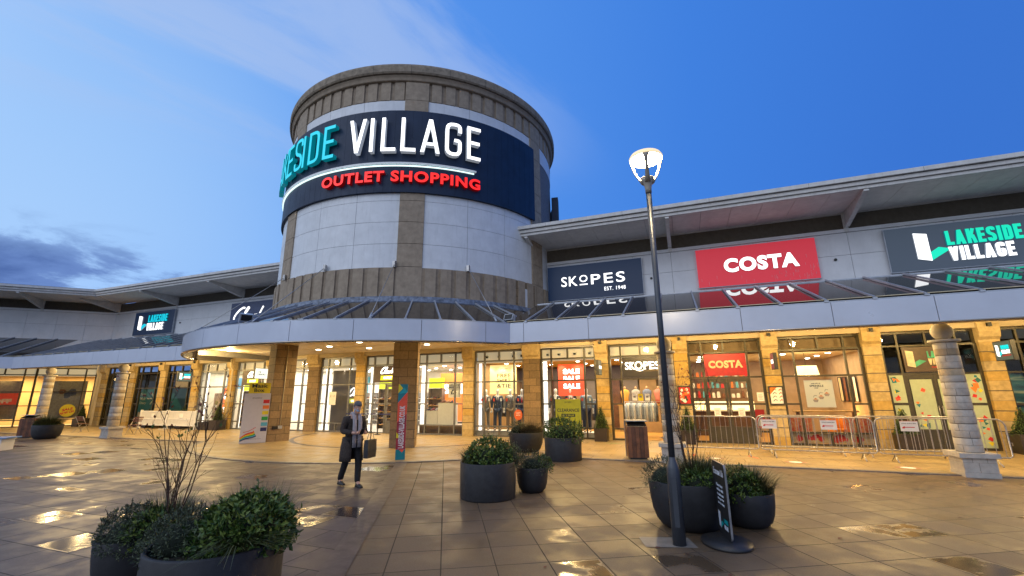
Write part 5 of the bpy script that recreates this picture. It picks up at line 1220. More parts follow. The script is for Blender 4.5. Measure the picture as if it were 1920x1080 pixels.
FIT = None
def wall_light(label, x, y=18.08, z=3.86, p=55):
    global FIT
    if FIT is None:
        t = thing('wall_light', label, 'wall light', (x, y, z), 0, 'spotlights above the stone piers'); b = MB(); b.box(-.05,.05,-.05,.05,-.09,.03); b.box(-.015,.015,.02,.13,.0,.03); b.build('light_body', M['blackink'], t); b = MB(); b.poly([(-.04,-.04,-.0915),(-.04,.04,-.0915),(.04,.04,-.0915),(.04,-.04,-.0915)]); b.build('light_lens', M['framegrey'], t); FIT = t
    else: dup(FIT, label, (x, y, z))
WL = [(9.08,'rightmost pier'),(6.04,'pier right of the cafe window'),(3.0,'pier with the white menu frame'),(-.04,'pier with the red menu frame'),(-3.08,'pier with the small topiary left of the open entrance')]
for x, d_ in WL: wall_light(f'small black spotlight above the {d_}', x)
for x, d_ in ((-21.32,'pier behind the mask totem'),(-24.36,'pier right of the boot poster window'),(-27.4,'pier beside the slate lightbox on the left'),(-30.44,'pier right of the arrow window'),(-33.48,'pier left of the arrow window')): wall_light(f'small black spotlight above the {d_}', x)
# round lights in the straight canopies
def soffit_light(par, x, y, p):
    b = MB(); b.lathe([(.0,-.03),(.13,-.03),(.15,-.015),(.15,0)], (x,y,3.983), 16, caps=False); b.build('downlight', M['e_down'], par)
    lamp('soffit_lamp', 'POINT', (x, 14.9, 3.82), p, (1,.69,.28), radius=.12)
for x in (10.6, 7.56, 4.52, 1.48, -1.56, -4.0): soffit_light(CR, x, 14.6, 410)
for x in (-20.2, -22.8, -25.9, -28.9, -31.9): soffit_light(CL, x, 14.6, 350)
def floodlight(label, p, rz, tilt):
    t = thing('floodlight', label, 'floodlight', p, rz); b = MB(); c_, s_ = math.cos(tilt), math.sin(tilt)
    b.obox((0,0,.20), (.16,0,0), (0,.09*c_,.09*s_), (0,-.11*s_,.11*c_)); b.build('housing', M['bar'], t)
    b = MB(); b.obox((0,-.092*c_,.20-.092*s_), (.14,0,0), (0,.002*c_,.002*s_), (0,-.09*s_,.09*c_)); b.build('lens', M['blackink'], t)
    b = MB(); b.box(-.19,-.17,-.03,.03,.0,.3); b.box(.17,.19,-.03,.03,.0,.3); b.box(-.19,.19,-.03,.03,.0,.02); b.build('bracket', M['bar'], t)
floodlight('grey floodlight sitting in the canopy valley right of the tower foot', (-4.95,12.75,3.95), R(-10), R(-25))
floodlight('grey floodlight on the curved canopy edge left of the tower foot', (TC[0]+9.2*math.cos(R(-92)), TC[1]+9.2*math.sin(R(-92)), 3.95), R(60), R(20))
for i, (a, lab) in enumerate(((-111.8,'leftmost stay cable from the drum to the curved canopy edge'),(-89.9,'second stay cable from the left, drum to curved canopy edge'),(-66.6,'stay cable beside the front pilaster, drum to curved canopy edge'),(-43.6,'rightmost stay cable ending at the floodlight in the canopy valley'))):
    ca, sa_ = math.cos(R(a)), math.sin(R(a)); p = Vector((TC[0]+6.62*ca, TC[1]+6.62*sa_, 6.36)); q = Vector((TC[0]+9.25*ca, TC[1]+9.25*sa_, 3.97))
    t = thing('stay_cable', lab, 'cable', p, 0, 'stay cables from the drum'); b = MB(); b.tube([(0,0,0), q-p], .012, 5); b.build('cable', M['steel'], t); b = MB(); b.box(-.05,.05,-.05,.05,-.12,.10); b.build('anchor', M['steel'], t); b = MB(); b.tube([(q-p)*.93, q-p], .03, 6); b.build('turnbuckle', M['bar'], t)
for x, z, lab in ((5.55,6.47,'small black vent disc on the wall right of the red sign'),(-.87,6.43,'small black vent disc on the wall beside the lamp post'),(-29.95,6.45,'small black vent disc on the left wing\'s wall, right of its emblem sign')):
    b = MB(); b.lathe([(0,.0),(.045,.0),(.05,.01),(.05,.04)], (0,0,0), 14); o = b.build('wall_vent', M['blackink'], None, (x, 18.5, z)); o.rotation_euler.x = R(90); tag(o, lab, 'vent'); o.location.y = 18.46 if False else 18.50; o.scale.z = 1
# drainpipe and conduit
t = thing('drainpipe', 'cream drainpipe running down the corner right of the yellow sale windows', 'pipe', (-36.75, 18.1, 0)); b = MB(); b.tube([(0,0,0),(0,0,3.2),(.05,-.12,3.5),(.05,-.12,3.95)], .05, 8); b.build('pipe', M['cream'], t)
for z in (.6,1.9,3.0): b = MB(); b.lathe([(.052,z),(.065,z),(.065,z+.05),(.052,z+.05)], (0,0,0), 10, caps=False); b.build('pipe_clip', M['cream'], t)
t = thing('drainpipe', 'cream drainpipe on the pier between the boot poster and the left script sign', 'pipe', (-24.2, 18.2, 0)); b = MB(); b.tube([(0,0,0),(0,0,3.3),(.0,-.15,3.5),(.0,-.15,3.9)], .045, 8); b.build('pipe', M['cream'], t)
pc = Vector((-16.05,14.32,0)); nx_ = Vector((math.cos(R(-23.6)), math.sin(R(-23.6)), 0)); ty_ = Vector((-nx_.y, nx_.x, 0)); cpos = pc+nx_*.425+ty_*.02
t = thing('cable_conduit', 'thin pale conduit running down the left block pier to a small socket box', 'conduit', cpos); b = MB(); b.tube([(0,0,.62),(0,0,3.9)], .014, 6); b.build('conduit', M['cream'], t)
b = MB(); b.obox((0,0,.58), nx_*.03, ty_*.08, (0,0,.06)); b.build('socket_box', M['bar'], t); b = MB(); b.obox(-ty_*.2+Vector((0,0,.57)), nx_*.05, ty_*.09, (0,0,.055)); b.build('black_box', M['blackink'], t)

# ------------------------------------------------------------------ street lamp
t = thing('street_lamp', 'lit street lamp with a three-armed open head on a slim dark post', 'street lamp', (-.235, 6.38, 0))
b = MB(); b.lathe([(.082,0),(.080,.89),(.072,.93),(.043,1.02),(.040,1.03)], (0,0,0), 24); b.build('base_sleeve', M['pole'], t)
b = MB(); b.box(-.03,.03,-.088,-.07,.22,.80); b.build('access_door', M['pole'], t)
b = MB(); b.lathe([(.040,1.02),(.0395,4.76)], (0,0,0), 20); b.build('post', M['pole'], t)
b = MB(); b.lathe([(.044,4.74),(.046,4.80),(.055,4.86),(.075,4.93),(.10,4.98),(.075,4.975),(.0,4.96)], (0,0,0), 24); 
for k in range(3):
    a = 2*PI*k/3+R(-86); ca, sa_ = math.cos(a), math.sin(a)
    prof = [(.07,4.90,.036,.020),(.115,4.98,.032,.016),(.165,5.06,.026,.012),(.205,5.15,.024,.010),(.228,5.23,.032,.010),(.238,5.285,.050,.010)]
    b.loft([[(r*ca+s_*w_*-sa_+q*d_*ca, r*sa_+s_*w_*ca+q*d_*sa_, z) for s_, q in ((-1,-1),(1,-1),(1,1),(-1,1))] for r, z, w_, d_ in prof])
b.build('lamp_arms', M['lamphead'], t)
b = MB(); b.lathe([(.215,5.285),(.243,5.285),(.247,5.315),(.22,5.36),(.12,5.40),(0,5.41)], (0,0,0), 32, caps=False); b.lathe([(.215,5.285),(.21,5.31),(0,5.325)], (0,0,0), 32, caps=False); b.build('lamp_hood', emit('lamp_hood_painted_glow', (1,.78,.42), .9, (.4,.36,.28)), t)  # hood's glow is painted on as emission, standing in for lens bloom
b = MB(); b.lathe([(0,5.280),(.21,5.287),(.236,5.284),(.238,5.292)], (0,0,0), 28, caps=False); b.build('lamp_lens', M['e_lamp'], t)
lamp('street_lamp_light', 'POINT', (-.235, 6.38, 5.20), 230, (1,.76,.44), radius=.10)
for k, (dx, dy, a, lab) in enumerate(()): pass
g = MB(); g.poly([(-.62,6.16,.005),(-.02,6.33,.005),(-.14,6.70,.005),(-.74,6.53,.005)]); structure(g.build('lamp_footing', mat('pale_footing_slab', (.21,.19,.165), .55, .1, 8)))

# ------------------------------------------------------------------ litter bins
def bin_(label, loc, rz):
    t = thing('litter_bin', label, 'litter bin', loc, rz, 'hardwood slatted litter bins'); w_, d_ = .27, .24
    b = MB(); b.box(-w_+.02, w_-.02, -d_+.02, d_-.02, .04, .86, 0); b.box(-w_+.04, w_-.04, -d_+.04, d_-.04, 0, .04, 0); b.build('liner', M['black'], t)
    for s_ in (-1, 1):
        b = MB(); n = 5
        for i in range(n): x = -w_+2*w_*(i+.5)/n; b.box(x-w_/n+.004, x+w_/n-.004, s_*d_-.012, s_*d_+.012, .05, .88, i % 2)
        b.build('slat_panel', [M['wood'], M['wood2']], t)
        b = MB()
        for i in range(4): y = -d_+2*d_*(i+.5)/4; b.box(s_*w_-.012, s_*w_+.012, y-d_/4+.004, y+d_/4-.004, .05, .88, (i+1) % 2)
        b.build('slat_panel', [M['wood2'], M['wood']], t)
        b = MB(); b.box(s_*(w_+.015)-.012, s_*(w_+.015)+.012, d_-.03, d_+.03, .02, 1.02); b.build('upright', M['steel'], t)
    b = MB(); b.box(-w_-.03, w_+.03, -d_-.02, d_+.03, 1.02, 1.045); b.build('hood', M['steel'], t)
    b = MB(); b.obox((0,-.08,.955), (w_-.01,0,0), (0,.17,.045), (0,-.004,.012)); b.build('flap', M['black'], t); return t
b0 = bin_('hardwood slatted litter bin with metal hood, left of the ball column behind the lamp', (-1.42,13.66,WZ), R(14))
dup(b0, 'hardwood slatted litter bin at the far left beside a bowl planter', (-29.4,12.2,0), R(40))

# ------------------------------------------------------------------ crowd barriers
def barrier(label, x0, x1, y0, y1, feet=(.12,.88)):
    Lh = math.hypot(x1-x0, y1-y0); t = thing('crowd_barrier', label, 'barrier', ((x0+x1)/2,(y0+y1)/2,WZ), math.atan2(y1-y0, x1-x0), 'galvanised crowd barriers'); h = Lh/2; r = .16
    pts = [(-h,0,.22+.0)]; zt, zb = 1.10, .20
    path = [(-h,0,zb+.05)]+[(-h+r-r*math.cos(a), 0, zt-r+r*math.sin(a)) for a in [PI/2*i/5 for i in range(6)]]+[(h-r+r*math.sin(a), 0, zt-r+r*math.cos(a)) for a in [PI/2*i/5 for i in range(6)]]+[(h,0,zb+.05),(h-.05,0,zb),(-h+.05,0,zb),(-h,0,zb+.05)]
    b = MB(); b.tube(path, .0185, 8); b.build('tube_frame', M['steel'], t)
    n = 15
    for i in range(n):
        x = -h+.1+(2*h-.2)*i/(n-1); b = MB(); b.tube([(x,0,zb),(x,0,zt)], .0075, 5, caps=False); b.build('upright_bar', M['steel'], t)
    for f in feet:
        x = -h+2*h*f; b = MB(); b.tube([(x,-.24,.012),(x,-.05,.13),(x,0,zb),(x,.05,.13),(x,.24,.012)], .014, 6); b.build('foot', M['steel'], t)
    for s_ in (-1, 1): b = MB(); b.tube([(s_*h,0,.55),(s_*(h+.05),0,.55),(s_*(h+.05),0,.48)], .009, 5); b.build('hook', M['steel'], t)
    return t
barrier('galvanised crowd barrier in front of the closed coffee shop doors', -.35, 1.86, 15.05, 15.10)
barrier('galvanised crowd barrier with two paper arrows in front of the cafe window', 1.92, 4.62, 15.08, 14.95)
barrier('galvanised crowd barrier passing behind the right-hand column, nearest the kerb', 4.66, 7.26, 14.95, 14.85)
barrier('galvanised crowd barrier in the rear row below the cafe window', 1.98, 4.38, 15.95, 15.92)
barrier('galvanised crowd barrier in the rear row before the mint film doors', 4.46, 6.72, 15.92, 15.85)
def arrow_paper(label, x, y):
    t, T, W, H = poster(label, x-.19, x+.19, .80, 1.06, y, M['paper'], 'paper_sign', th=.006, cat='paper sign'); b = MB()
    b.extrude([(.06,.09),(.30,.09),(.30,.11),(.06,.11)], 0, .002, 0, 0, T); b.extrude([(.04,.07),(.09,.07),(.09,.13),(.04,.10)], 0, .003, 0, 0, T); put_text(b, 'PLEASE QUEUE HERE', .04, .34, .18, .205, T, 0, .002, 1, 1, .02)
    b.extrude([(0,.25),(W,.25),(W,H),(0,H)], 0, .002, 0, 0, T); b.build('print', [M['red'], M['blackink']], t)
arrow_paper('paper arrow sign at the left end of the cafe window barrier', 2.18, 15.03)
arrow_paper('paper arrow sign at the middle of the cafe window barrier', 3.62, 14.97)
arrow_paper('paper arrow sign on the barrier left of the right-hand column', 5.38, 14.89)
for x, y, lab in ((.62,14.3,'oval floor sticker on the walkway before the coffee doors'),(2.55,14.15,'oval floor sticker on the walkway before the cafe window'),(4.85,13.95,'oval floor sticker on the walkway left of the right-hand column')):
    b = MB()
    for i, (rx, ry, z) in enumerate(((.26,.20,.002),(.15,.13,.004))):
        b.poly([(rx*math.cos(2*PI*k/28), ry*math.sin(2*PI*k/28), z) for k in range(28)], i)
    o = b.build('floor_sticker', [mat('faded_red_vinyl', (.36,.20,.13), .5), M['paper']], None, (x, y, WZ)); tag(o, lab, 'floor sticker')
for (x0, y0_, x1, y1_, m_, lab) in ((-2.05,17.2,-1.6,17.9,M['redp'],'red tape line stuck on the walkway before the open menswear entrance'),(-2.9,17.25,-2.3,17.3,M['green'],'short green tape line stuck on the walkway before the small topiary'),(.05,14.65,.1,15.0,M['redp'],'short red tape strip on the walkway under the coffee door barrier'),(1.75,14.6,1.55,15.1,M['redp'],'slanting red tape strip on the walkway between two barriers')):
    d_ = Vector((x1-x0, y1_-y0_, 0)); n_ = Vector((-d_.y, d_.x, 0)).normalized()*.025; b = MB(); b.poly([tuple(Vector((0,0,.002))-n_), tuple(d_-n_+Vector((0,0,.002))), tuple(d_+n_+Vector((0,0,.002))), tuple(n_+Vector((0,0,.002)))]); o = b.build('floor_tape', m_, None, (x0, y0_, WZ)); tag(o, lab, 'tape')

# ------------------------------------------------------------------ free-standing boards
# mask totem
dv = Vector((.633,.774,0)); nv = Vector((.774,-.633,0)); t = thing('mask_totem', 'tall white mask box with yellow header and coloured squares by the left block pier', 'dispenser', (-16.12, 13.36, WZ)); Wm = .92
b = MB(); b.obox(Vector((0,0,.96))-nv*.22, dv*Wm/2, nv*.22, (0,0,.95)); b.obox(Vector((0,0,.01))-nv*.22, dv*(Wm/2-.02), nv*.2, (0,0,.01)); b.build('box', mat('totem_white', (.56,.54,.57), .5, .03), t)
b = MB(); b.obox(Vector((0,0,2.12))-nv*.03+dv*.04, dv*.38, nv*.02, (0,0,.205)); b.build('header', M['yellow'], t)
T = plane(Vector((0,0,0))+nv*.001-dv*Wm/2, dv, (0,0,1)); b = MB()
for i, z in enumerate((1.52,1.30,1.08,.86,.64,.44)): b.extrude([(.68,z),(.90,z),(.90,z+.14),(.68,z+.14)], 0, .004, i, i, T)
for i in range(6): o_ = .035*i; ribbon(b, rounded([(.02,.20-o_*.6),(.20,.36-o_),(.45,.42-o_*1.15),(.46+.02*i,.46-o_*1.1)], .2), .04, T, .001, .003+.0003*i, (0,1,2,3,4,5)[i], None)
ribbon(b, rounded([(.1,.42),(.3,.46),(.52,.60)], .2), .02, T, .001, .004, 0, None)
put_text(b, '#maskbox', .28, .62, 1.70, 1.77, T, 0, .003, 6, 6, .01); put_text(b, 'maskmoulding.co.uk', .22, .74, .14, .18, T, 0, .003, 6, 6, .01); b.build('print', [M['red'], M['orange'], M['yellow'], M['green'], M['lblue'], M['navy'], M['greyink']], t)
T = plane(Vector((0,0,1.92))-nv*.009-dv*.34, dv, (0,0,1)); b = MB(); put_text(b, 'Mask', .10, .66, .215, .36, T, 0, .004, 0, 0, .02); put_text(b, 'Box', .19, .55, .045, .185, T, 0, .004, 0, 0, .02); b.build('lettering', Q_, t)
# pylon
dv = Vector((math.cos(R(33)), math.sin(R(33)), 0)); nv = Vector((dv.y, -dv.x, 0)); t = thing('info_pylon', 'slim red and teal board with vertical white web address before the centre pier', 'pylon', (-7.80, 11.32, 0)); Wp = .27
b = MB(); b.obox(Vector((0,0,1.07))-nv*.035, dv*Wp/2, nv*.034, (0,0,1.07)); b.build('board', M['white'], t)
T = plane(-dv*Wp/2+nv*.0005, dv, (0,0,1)); b = MB(); cols = [M['teal'], mat('dark_red_print', (.33,.02,.035), .5), M['redp'], M['yellow'], M['teal2']]
b.extrude([(0,0),(Wp,0),(Wp,.30),(0,.30)], 0, .002, 0, 0, T); b.extrude([(0,.302),(Wp,.302),(Wp,1.30),(0,1.05)], 0, .002, 1, 1, T); b.extrude([(0,1.052),(Wp,1.302),(Wp,1.92),(0,1.60)], 0, .002, 2, 2, T); b.extrude([(0,1.602),(Wp,1.922),(Wp,2.14),(0,2.14)], 0, .002, 0, 0, T)
b.extrude([(0,1.88),(.13,2.02),(.03,2.14),(0,2.14)], 0, .003, 3, 3, T); b.extrude([(.02,1.86),(Wp,1.90),(.16,2.05)], 0, .0026, 4, 4, T); b.extrude([(0,.62),(.07,.62),(.07,.70),(0,.78)], 0, .0026, 3, 3, T); b.extrude([(.10,.30),(.24,.30),(.18,.22)], 0, .003, 2, 2, T); b.build('print', cols, t)
T2 = lambda u, v, q: T(Wp-.055-v, u, q); b = MB(); put_text(b, 'LAKESIDE-VILLAGE.CO.UK', .34, 1.52, .0, .155, T2, .002, .004, 0, 0, .03, 1.05); b.build('lettering', mat('pale_lettering', (.72,.68,.66), .5), t)
# clearance board
t = thing('clearance_board', 'yellow clearance board standing behind the cylinder planter', 'sign', (-3.52, 14.15, WZ), R(5)); b = MB(); b.box(-.41,.41,-.015,.015,.46,1.63); b.build('board', M['yellow'], t); b = MB(); b.box(-.42,.42,-.02,.02,.40,.458); b.box(-.42,-.405,-.02,.02,.46,1.64); b.box(.405,.42,-.02,.02,.46,1.64); b.box(-.03,.03,-.02,.02,.05,.40); b.box(-.3,.3,-.22,.22,0,.05); b.build('stand', M['black'], t)
T = facade(-.016, -.41, .46); b = MB(); put_text(b, 'CLEARANCE', .06, .76, .78, .88, T, 0, .003, 0, 0, .012); b.extrude([(.19,.63),(.63,.63),(.63,.72),(.19,.72)], 0, .002, 0, 0, T); put_text(b, 'UP TO 70% OFF', .22, .60, .65, .70, T, .002, .004, 1, 1, .03); put_text(b, 'SKOPES', .30, .52, 1.05, 1.10, T, 0, .003, 2, 2, .01)
for i, s_ in enumerate(('EXTRA LINES ADDED', 'FURTHER REDUCTIONS', 'PLEASE ASK INSIDE')): put_text(b, s_, .22, .60, .46-i*.09, .49-i*.09, T, 0, .003, 0, 0, .01)
b.build('print', [Q_, M['yellow'], mat('dark_gold_ink', (.25,.18,.01), .5)], t)
# excuse-us board
t = thing('sandwich_board', 'black pavement sign on an oval base, seen edge-on beside the lamp post', 'sign', (.315, 6.62, 0), R(-77.5)); b = MB(); b.obox((0,0,0.03), (.34,0,0), (0,.30,0), (0,0,.001)) if False else None
n = 28; b = MB(); b.loft([[(.36*s_*math.cos(2*PI*i/n), .30*s_*math.sin(2*PI*i/n), z) for i in range(n)] for s_, z in ((.97,0),(1,.015),(.97,.04),(.6,.075),(.2,.085))]); b.build('base', M['black'], t)
o_ = rounded([(-.26,.085),(.26,.085),(.26,.96),(-.26,.96)], .07, True, 4); b = MB(); b.extrude(o_, -.012, .012, 0, 1, lambda u, v, q: (u, -q, v)); b.build('panel', [M['black'], mat('panel_edge', (.20,.20,.21), .4)], t)
T = lambda u, v, q: (u, -.0125-q, v); b = MB(); put_text(b, 'Excuse Us', -.20, .20, .80, .88, T, 0, .002, 0, 0, .01)
for i, s_ in enumerate(('Please bear', 'with us while', 'we make some', 'changes for', 'you to enjoy')): put_text(b, s_, -.13, .13, .66-i*.055, .695-i*.055, T, 0, .002, 0, 0, .01)
lv_mark(b, -.17, .16, .20, T, 0, .002, 0, 1); din_word(b, 'LAKESIDE', .04, .20, .25, .30, T, 0, .002, .2, .08, 1); din_word(b, 'VILLAGE', .04, .18, .18, .23, T, 0, .002, .2, .08, 0); b.build('lettering', [mat('chalk_white', (.60,.66,.76), .6), M['teal2']], t)
# queue posts and belt
for x, lab in ((-13.62,'black queue post left of the grey glazed door'),(-12.45,'black queue post right of the grey glazed door, behind the block pier')):
    t = thing('queue_post', lab, 'queue post', (x, 17.85, WZ)); b = MB(); b.lathe([(.17,0),(.17,.015),(.05,.035),(.028,.05)], (0,0,0), 20); b.build('base', M['black'], t); b = MB(); b.lathe([(.028,.05),(.028,.92),(.034,.93),(.034,.98),(0,.985)], (0,0,0), 14); b.build('post', M['black'], t)
t = thing('queue_belt', 'navy belt stretched between the two queue posts', 'belt', (-13.03,17.85,WZ)); b = MB(); b.box(-.56,.56,-.002,.002,.90,.95); b.build('belt', M['navy'], t)
t = thing('queue_belt', 'navy belt stretched left from the queue post towards the grey display window', 'belt', (-14.6,17.85,WZ)); b = MB(); b.box(-.94,.94,-.002,.002,.90,.95); b.build('belt', M['navy'], t)
# white picket panels
def picket(label, x, y, W):
    t = thing('picket_panel', label, 'fence panel', (x, y, WZ), 0, 'white picket panels'); b = MB()
    for z in (.18, .52, .94): b.box(-W/2, W/2, -.03, .03, z, z+.06)
    n = int(W/.085)
    for i in range(n): xx = -W/2+W*(i+.5)/n; b.box(xx-.024, xx+.024, -.018, .018, .24, .94)
    b.build('pickets', M['white'], t)
    for s_ in (-1, 1):
        b = MB(); xx = s_*(W/2+.05); b.box(xx-.05, xx+.05, -.05, .05, 0, 1.04); b.extrude([(-.05,-.05),(.05,-.05),(.05,.05),(-.05,.05)], 1.04, 1.05, 0, 0, lambda u, v, q: (xx+u*.9, v*.9, q)); b.box(xx-.04, xx+.04, -.35, .35, .0, .03); b.build('fence_post', M['white'], t)
    b = MB(); b.box(-.16, .16, -.04, -.032, .62, .86); b.build('notice', M['paper'], t)
picket('left white picket panel of the pair before the teal windows, with a notice', -29.35, 17.55, 2.25)
picket('right white picket panel of the pair before the teal windows, with a notice', -26.9, 17.55, 2.25)
def folding_chair(label, loc, rz):
    t = thing('folding_chair', label, 'chair', loc, rz, 'slatted folding cafe chairs')
    for s_ in (-.2, .2):
        b = MB(); b.tube([(s_,-.28,0),(s_,.22,.82)], .012, 5); b.build('leg', M['steel'], t); b = MB(); b.tube([(s_*.9,.28,0),(s_*.9,-.22,.46)], .012, 5); b.build('leg', M['steel'], t)
    b = MB()
    for i in range(5): b.box(-.2,.2,-.22+i*.09,-.15+i*.09,.44,.46)
    b.build('seat', M['wood'], t); b = MB()
    for i in range(3): z = .60+i*.085; b.box(-.21,.21,.08+i*.05,.095+i*.05,z,z+.06)
    b.build('backrest', M['wood'], t); return t
f0 = folding_chair('slatted wooden folding chair right of the arrow-window column', (-25.9,14.7,WZ), R(30)); dup(f0, 'slatted wooden folding chair half behind the far left bowl planter', (-30.2,14.6,WZ), R(200))
t = thing('picnic_bench', 'pale blue slatted bench poking in at the left edge of the plaza', 'bench', (-23.75, 8.7, 0), R(35)); b = MB(); b.box(-1.0,.9,-.35,.35,.42,.46); b.build('tabletop', mat('pale_blue_paint', (.16,.28,.50), .4, .08), t)
for x in (-.8,.7): b = MB(); b.box(x-.04,x+.04,-.3,.3,0,.42); b.build('leg', M['white'], t)
t = thing('banner_board', 'sliver of a colourful hanging board at the left edge under the angled canopy', 'banner', (-34.6, 10.9, 1.9), R(45)); b = MB(); b.box(-1.2,.55,-.02,.02,0,1.5); b.build('board', mat('banner_blue', (.03,.05,.22), .5), t); T = facade(-.021, -1.2, 0); blobs(t, T, 1.75, 1.5, [M['green'], M['orange'], M['limegreen'], M['red']], 22, .1, .28, 17, 'print')
for x in (-1.1, .45): b = MB(); b.tube([(x,0,-1.9),(x,0,0)], .03, 6); b.build('post', M['bar'], t)
# ------------------------------------------------------------------ planters and plants
def pot(label, loc, kind, R_, H):
    t = thing('planter', label, 'planter', loc, 0, 'round charcoal planters'); b = MB()
    if kind == 'cyl': prof = [(0,0),(R_*.97,0),(R_*.985,.02),(R_,H-.01),(R_-.006,H),(R_-.034,H),(R_-.04,H-.02),(R_-.045,H-.12)]
    else: prof = [(0,0),(R_*.60,0),(R_*.70,.02),(R_*.83,H*.16),(R_*.92,H*.36),(R_*.97,H*.62),(R_,H-.01),(R_-.006,H),(R_-.034,H),(R_-.04,H-.02),(R_-.05,H-.12)]
    b.lathe(prof, (0,0,0), 48, caps=False); b.build('pot', M['pot'], t)
    b = MB(); b.lathe([(0,H-.06),(R_*.5,H-.07),(R_-.05,H-.08)], (0,0,0), 24, caps=False); b.build('soil', M['soil'], t); return t
LF = dict(leafy=leafmat('bright_leaf', (.016,.042,.005), (.05,.105,.012), (.17,.22,.035)), sage=leafmat('grey_green_leaf', (.020,.032,.014), (.05,.07,.032), (.12,.14,.065)),
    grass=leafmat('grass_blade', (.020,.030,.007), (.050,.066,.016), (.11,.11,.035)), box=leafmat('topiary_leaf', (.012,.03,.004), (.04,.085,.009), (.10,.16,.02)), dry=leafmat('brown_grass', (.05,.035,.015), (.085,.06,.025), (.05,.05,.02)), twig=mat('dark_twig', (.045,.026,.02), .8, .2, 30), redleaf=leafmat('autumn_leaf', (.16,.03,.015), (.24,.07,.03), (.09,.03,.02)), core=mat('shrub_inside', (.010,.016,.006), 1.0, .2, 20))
def leaf(b, p, d, n, l, w, m=0):
    d = d.normalized(); s_ = d.cross(n)
    if s_.length < 1e-4: s_ = d.orthogonal()
    s_.normalize(); n = s_.cross(d); q = p+d*l*.45
    i = [b.vert(v) for v in (p, q+s_*w*.5+n*w*.12, p+d*l-n*l*.12, q-s_*w*.5+n*w*.12)]
    b.face((i[0], i[1], i[2]), m); b.face((i[0], i[2], i[3]), m)
def rv(rr):
    while True:
        v = Vector((rr.uniform(-1,1), rr.uniform(-1,1), rr.uniform(-1,1)))
        if .05 < v.length < 1: return v.normalized()
def bush(name, label, loc, rx, ry, rz, n, l, w, mt, seed, cat='shrub', sprigs=40, group=None, lump=.22, low=-.45):
    rx *= 1.12; ry *= 1.12; rz *= 1.12; l *= 1.25 if mt == 'leafy' else 1.1; w *= 1.3 if mt == 'leafy' else 1.1
    """a mound of separate leaves: most near an uneven outer shell, some inside, sprigs poking out"""
    rr = random.Random(seed); b = MB(); lumps = [(rv(rr), rr.uniform(.4, 1)) for _ in range(9)]
    def rad_(v): return .80+lump*sum(max(0, v.dot(c)-.55)*k for c, k in lumps)*1.6
    k = 0
    while k < n:
        v = rv(rr)
        if v.z < low: continue
        q = rad_(v)*(rr.uniform(.86, 1.03) if rr.random() < .72 else rr.uniform(.45, .9)); p = Vector((v.x*rx*q, v.y*ry*q, v.z*rz*q))
        for j in range(rr.randint(2, 4)):
            d = (v*.7+rv(rr)*.8+Vector((0,0,.35))); leaf(b, p+rv(rr)*l*.3, d, (v+rv(rr)*.7), l*rr.uniform(.6, 1.2), w*rr.uniform(.7, 1.2)); k += 1
    for i in range(sprigs):
        v = rv(rr)
        if v.z < 0: v.z *= -1
        q = rad_(v); p = Vector((v.x*rx*q, v.y*ry*q, v.z*rz*q))*.9; d = (v*.6+Vector((0,0,.7))+rv(rr)*.3).normalized(); h = rr.uniform(.05, .13)*(rx/.4)
        b.tube([p, p+d*h], .0025, 3, 1, caps=False); m_ = 5
        for j in range(m_*2):
            s_ = p+d*h*(j+1)/(m_*2); leaf(b, s_, rv(rr)+d*.8, d+rv(rr)*.4, l*.8, w*.8)
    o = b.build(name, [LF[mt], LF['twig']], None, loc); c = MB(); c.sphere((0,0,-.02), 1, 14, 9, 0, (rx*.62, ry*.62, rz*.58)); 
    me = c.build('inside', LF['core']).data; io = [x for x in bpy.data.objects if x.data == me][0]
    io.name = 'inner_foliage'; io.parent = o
    return tag(o, label, cat, group)
def grass(name, label, loc, r0, n, h, mt, seed, lean=.6, wd=.006, cat='grass plant', group=None, bias=(0,0)):
    rr = random.Random(seed); b = MB()
    for i in range(n):
        a, q = rr.uniform(0, 2*PI), r0*math.sqrt(rr.random()); p = Vector((q*math.cos(a), q*math.sin(a), -.02)); o_ = Vector((math.cos(a)+bias[0]+rr.uniform(-.5,.5), math.sin(a)+bias[1]+rr.uniform(-.5,.5), 0))
        hh = h*rr.uniform(.55, 1.1); ln = lean*rr.uniform(.3, 1.2)*(.4+q/r0); prev = None; sd_ = Vector((-o_.y, o_.x, 0)).normalized()
        for k in range(5):
            t_ = k/4; c = p+Vector((0,0,hh*(t_-.38*ln*t_*t_)))+o_*hh*ln*.75*t_*t_; w_ = wd*(1-t_*.92)
            cur = (b.vert(c-sd_*w_), b.vert(c+sd_*w_))
            if prev: b.face((prev[0], prev[1], cur[1], cur[0]))
            prev = cur
    return tag(b.build(name, LF[mt], None, loc), label, cat, group)
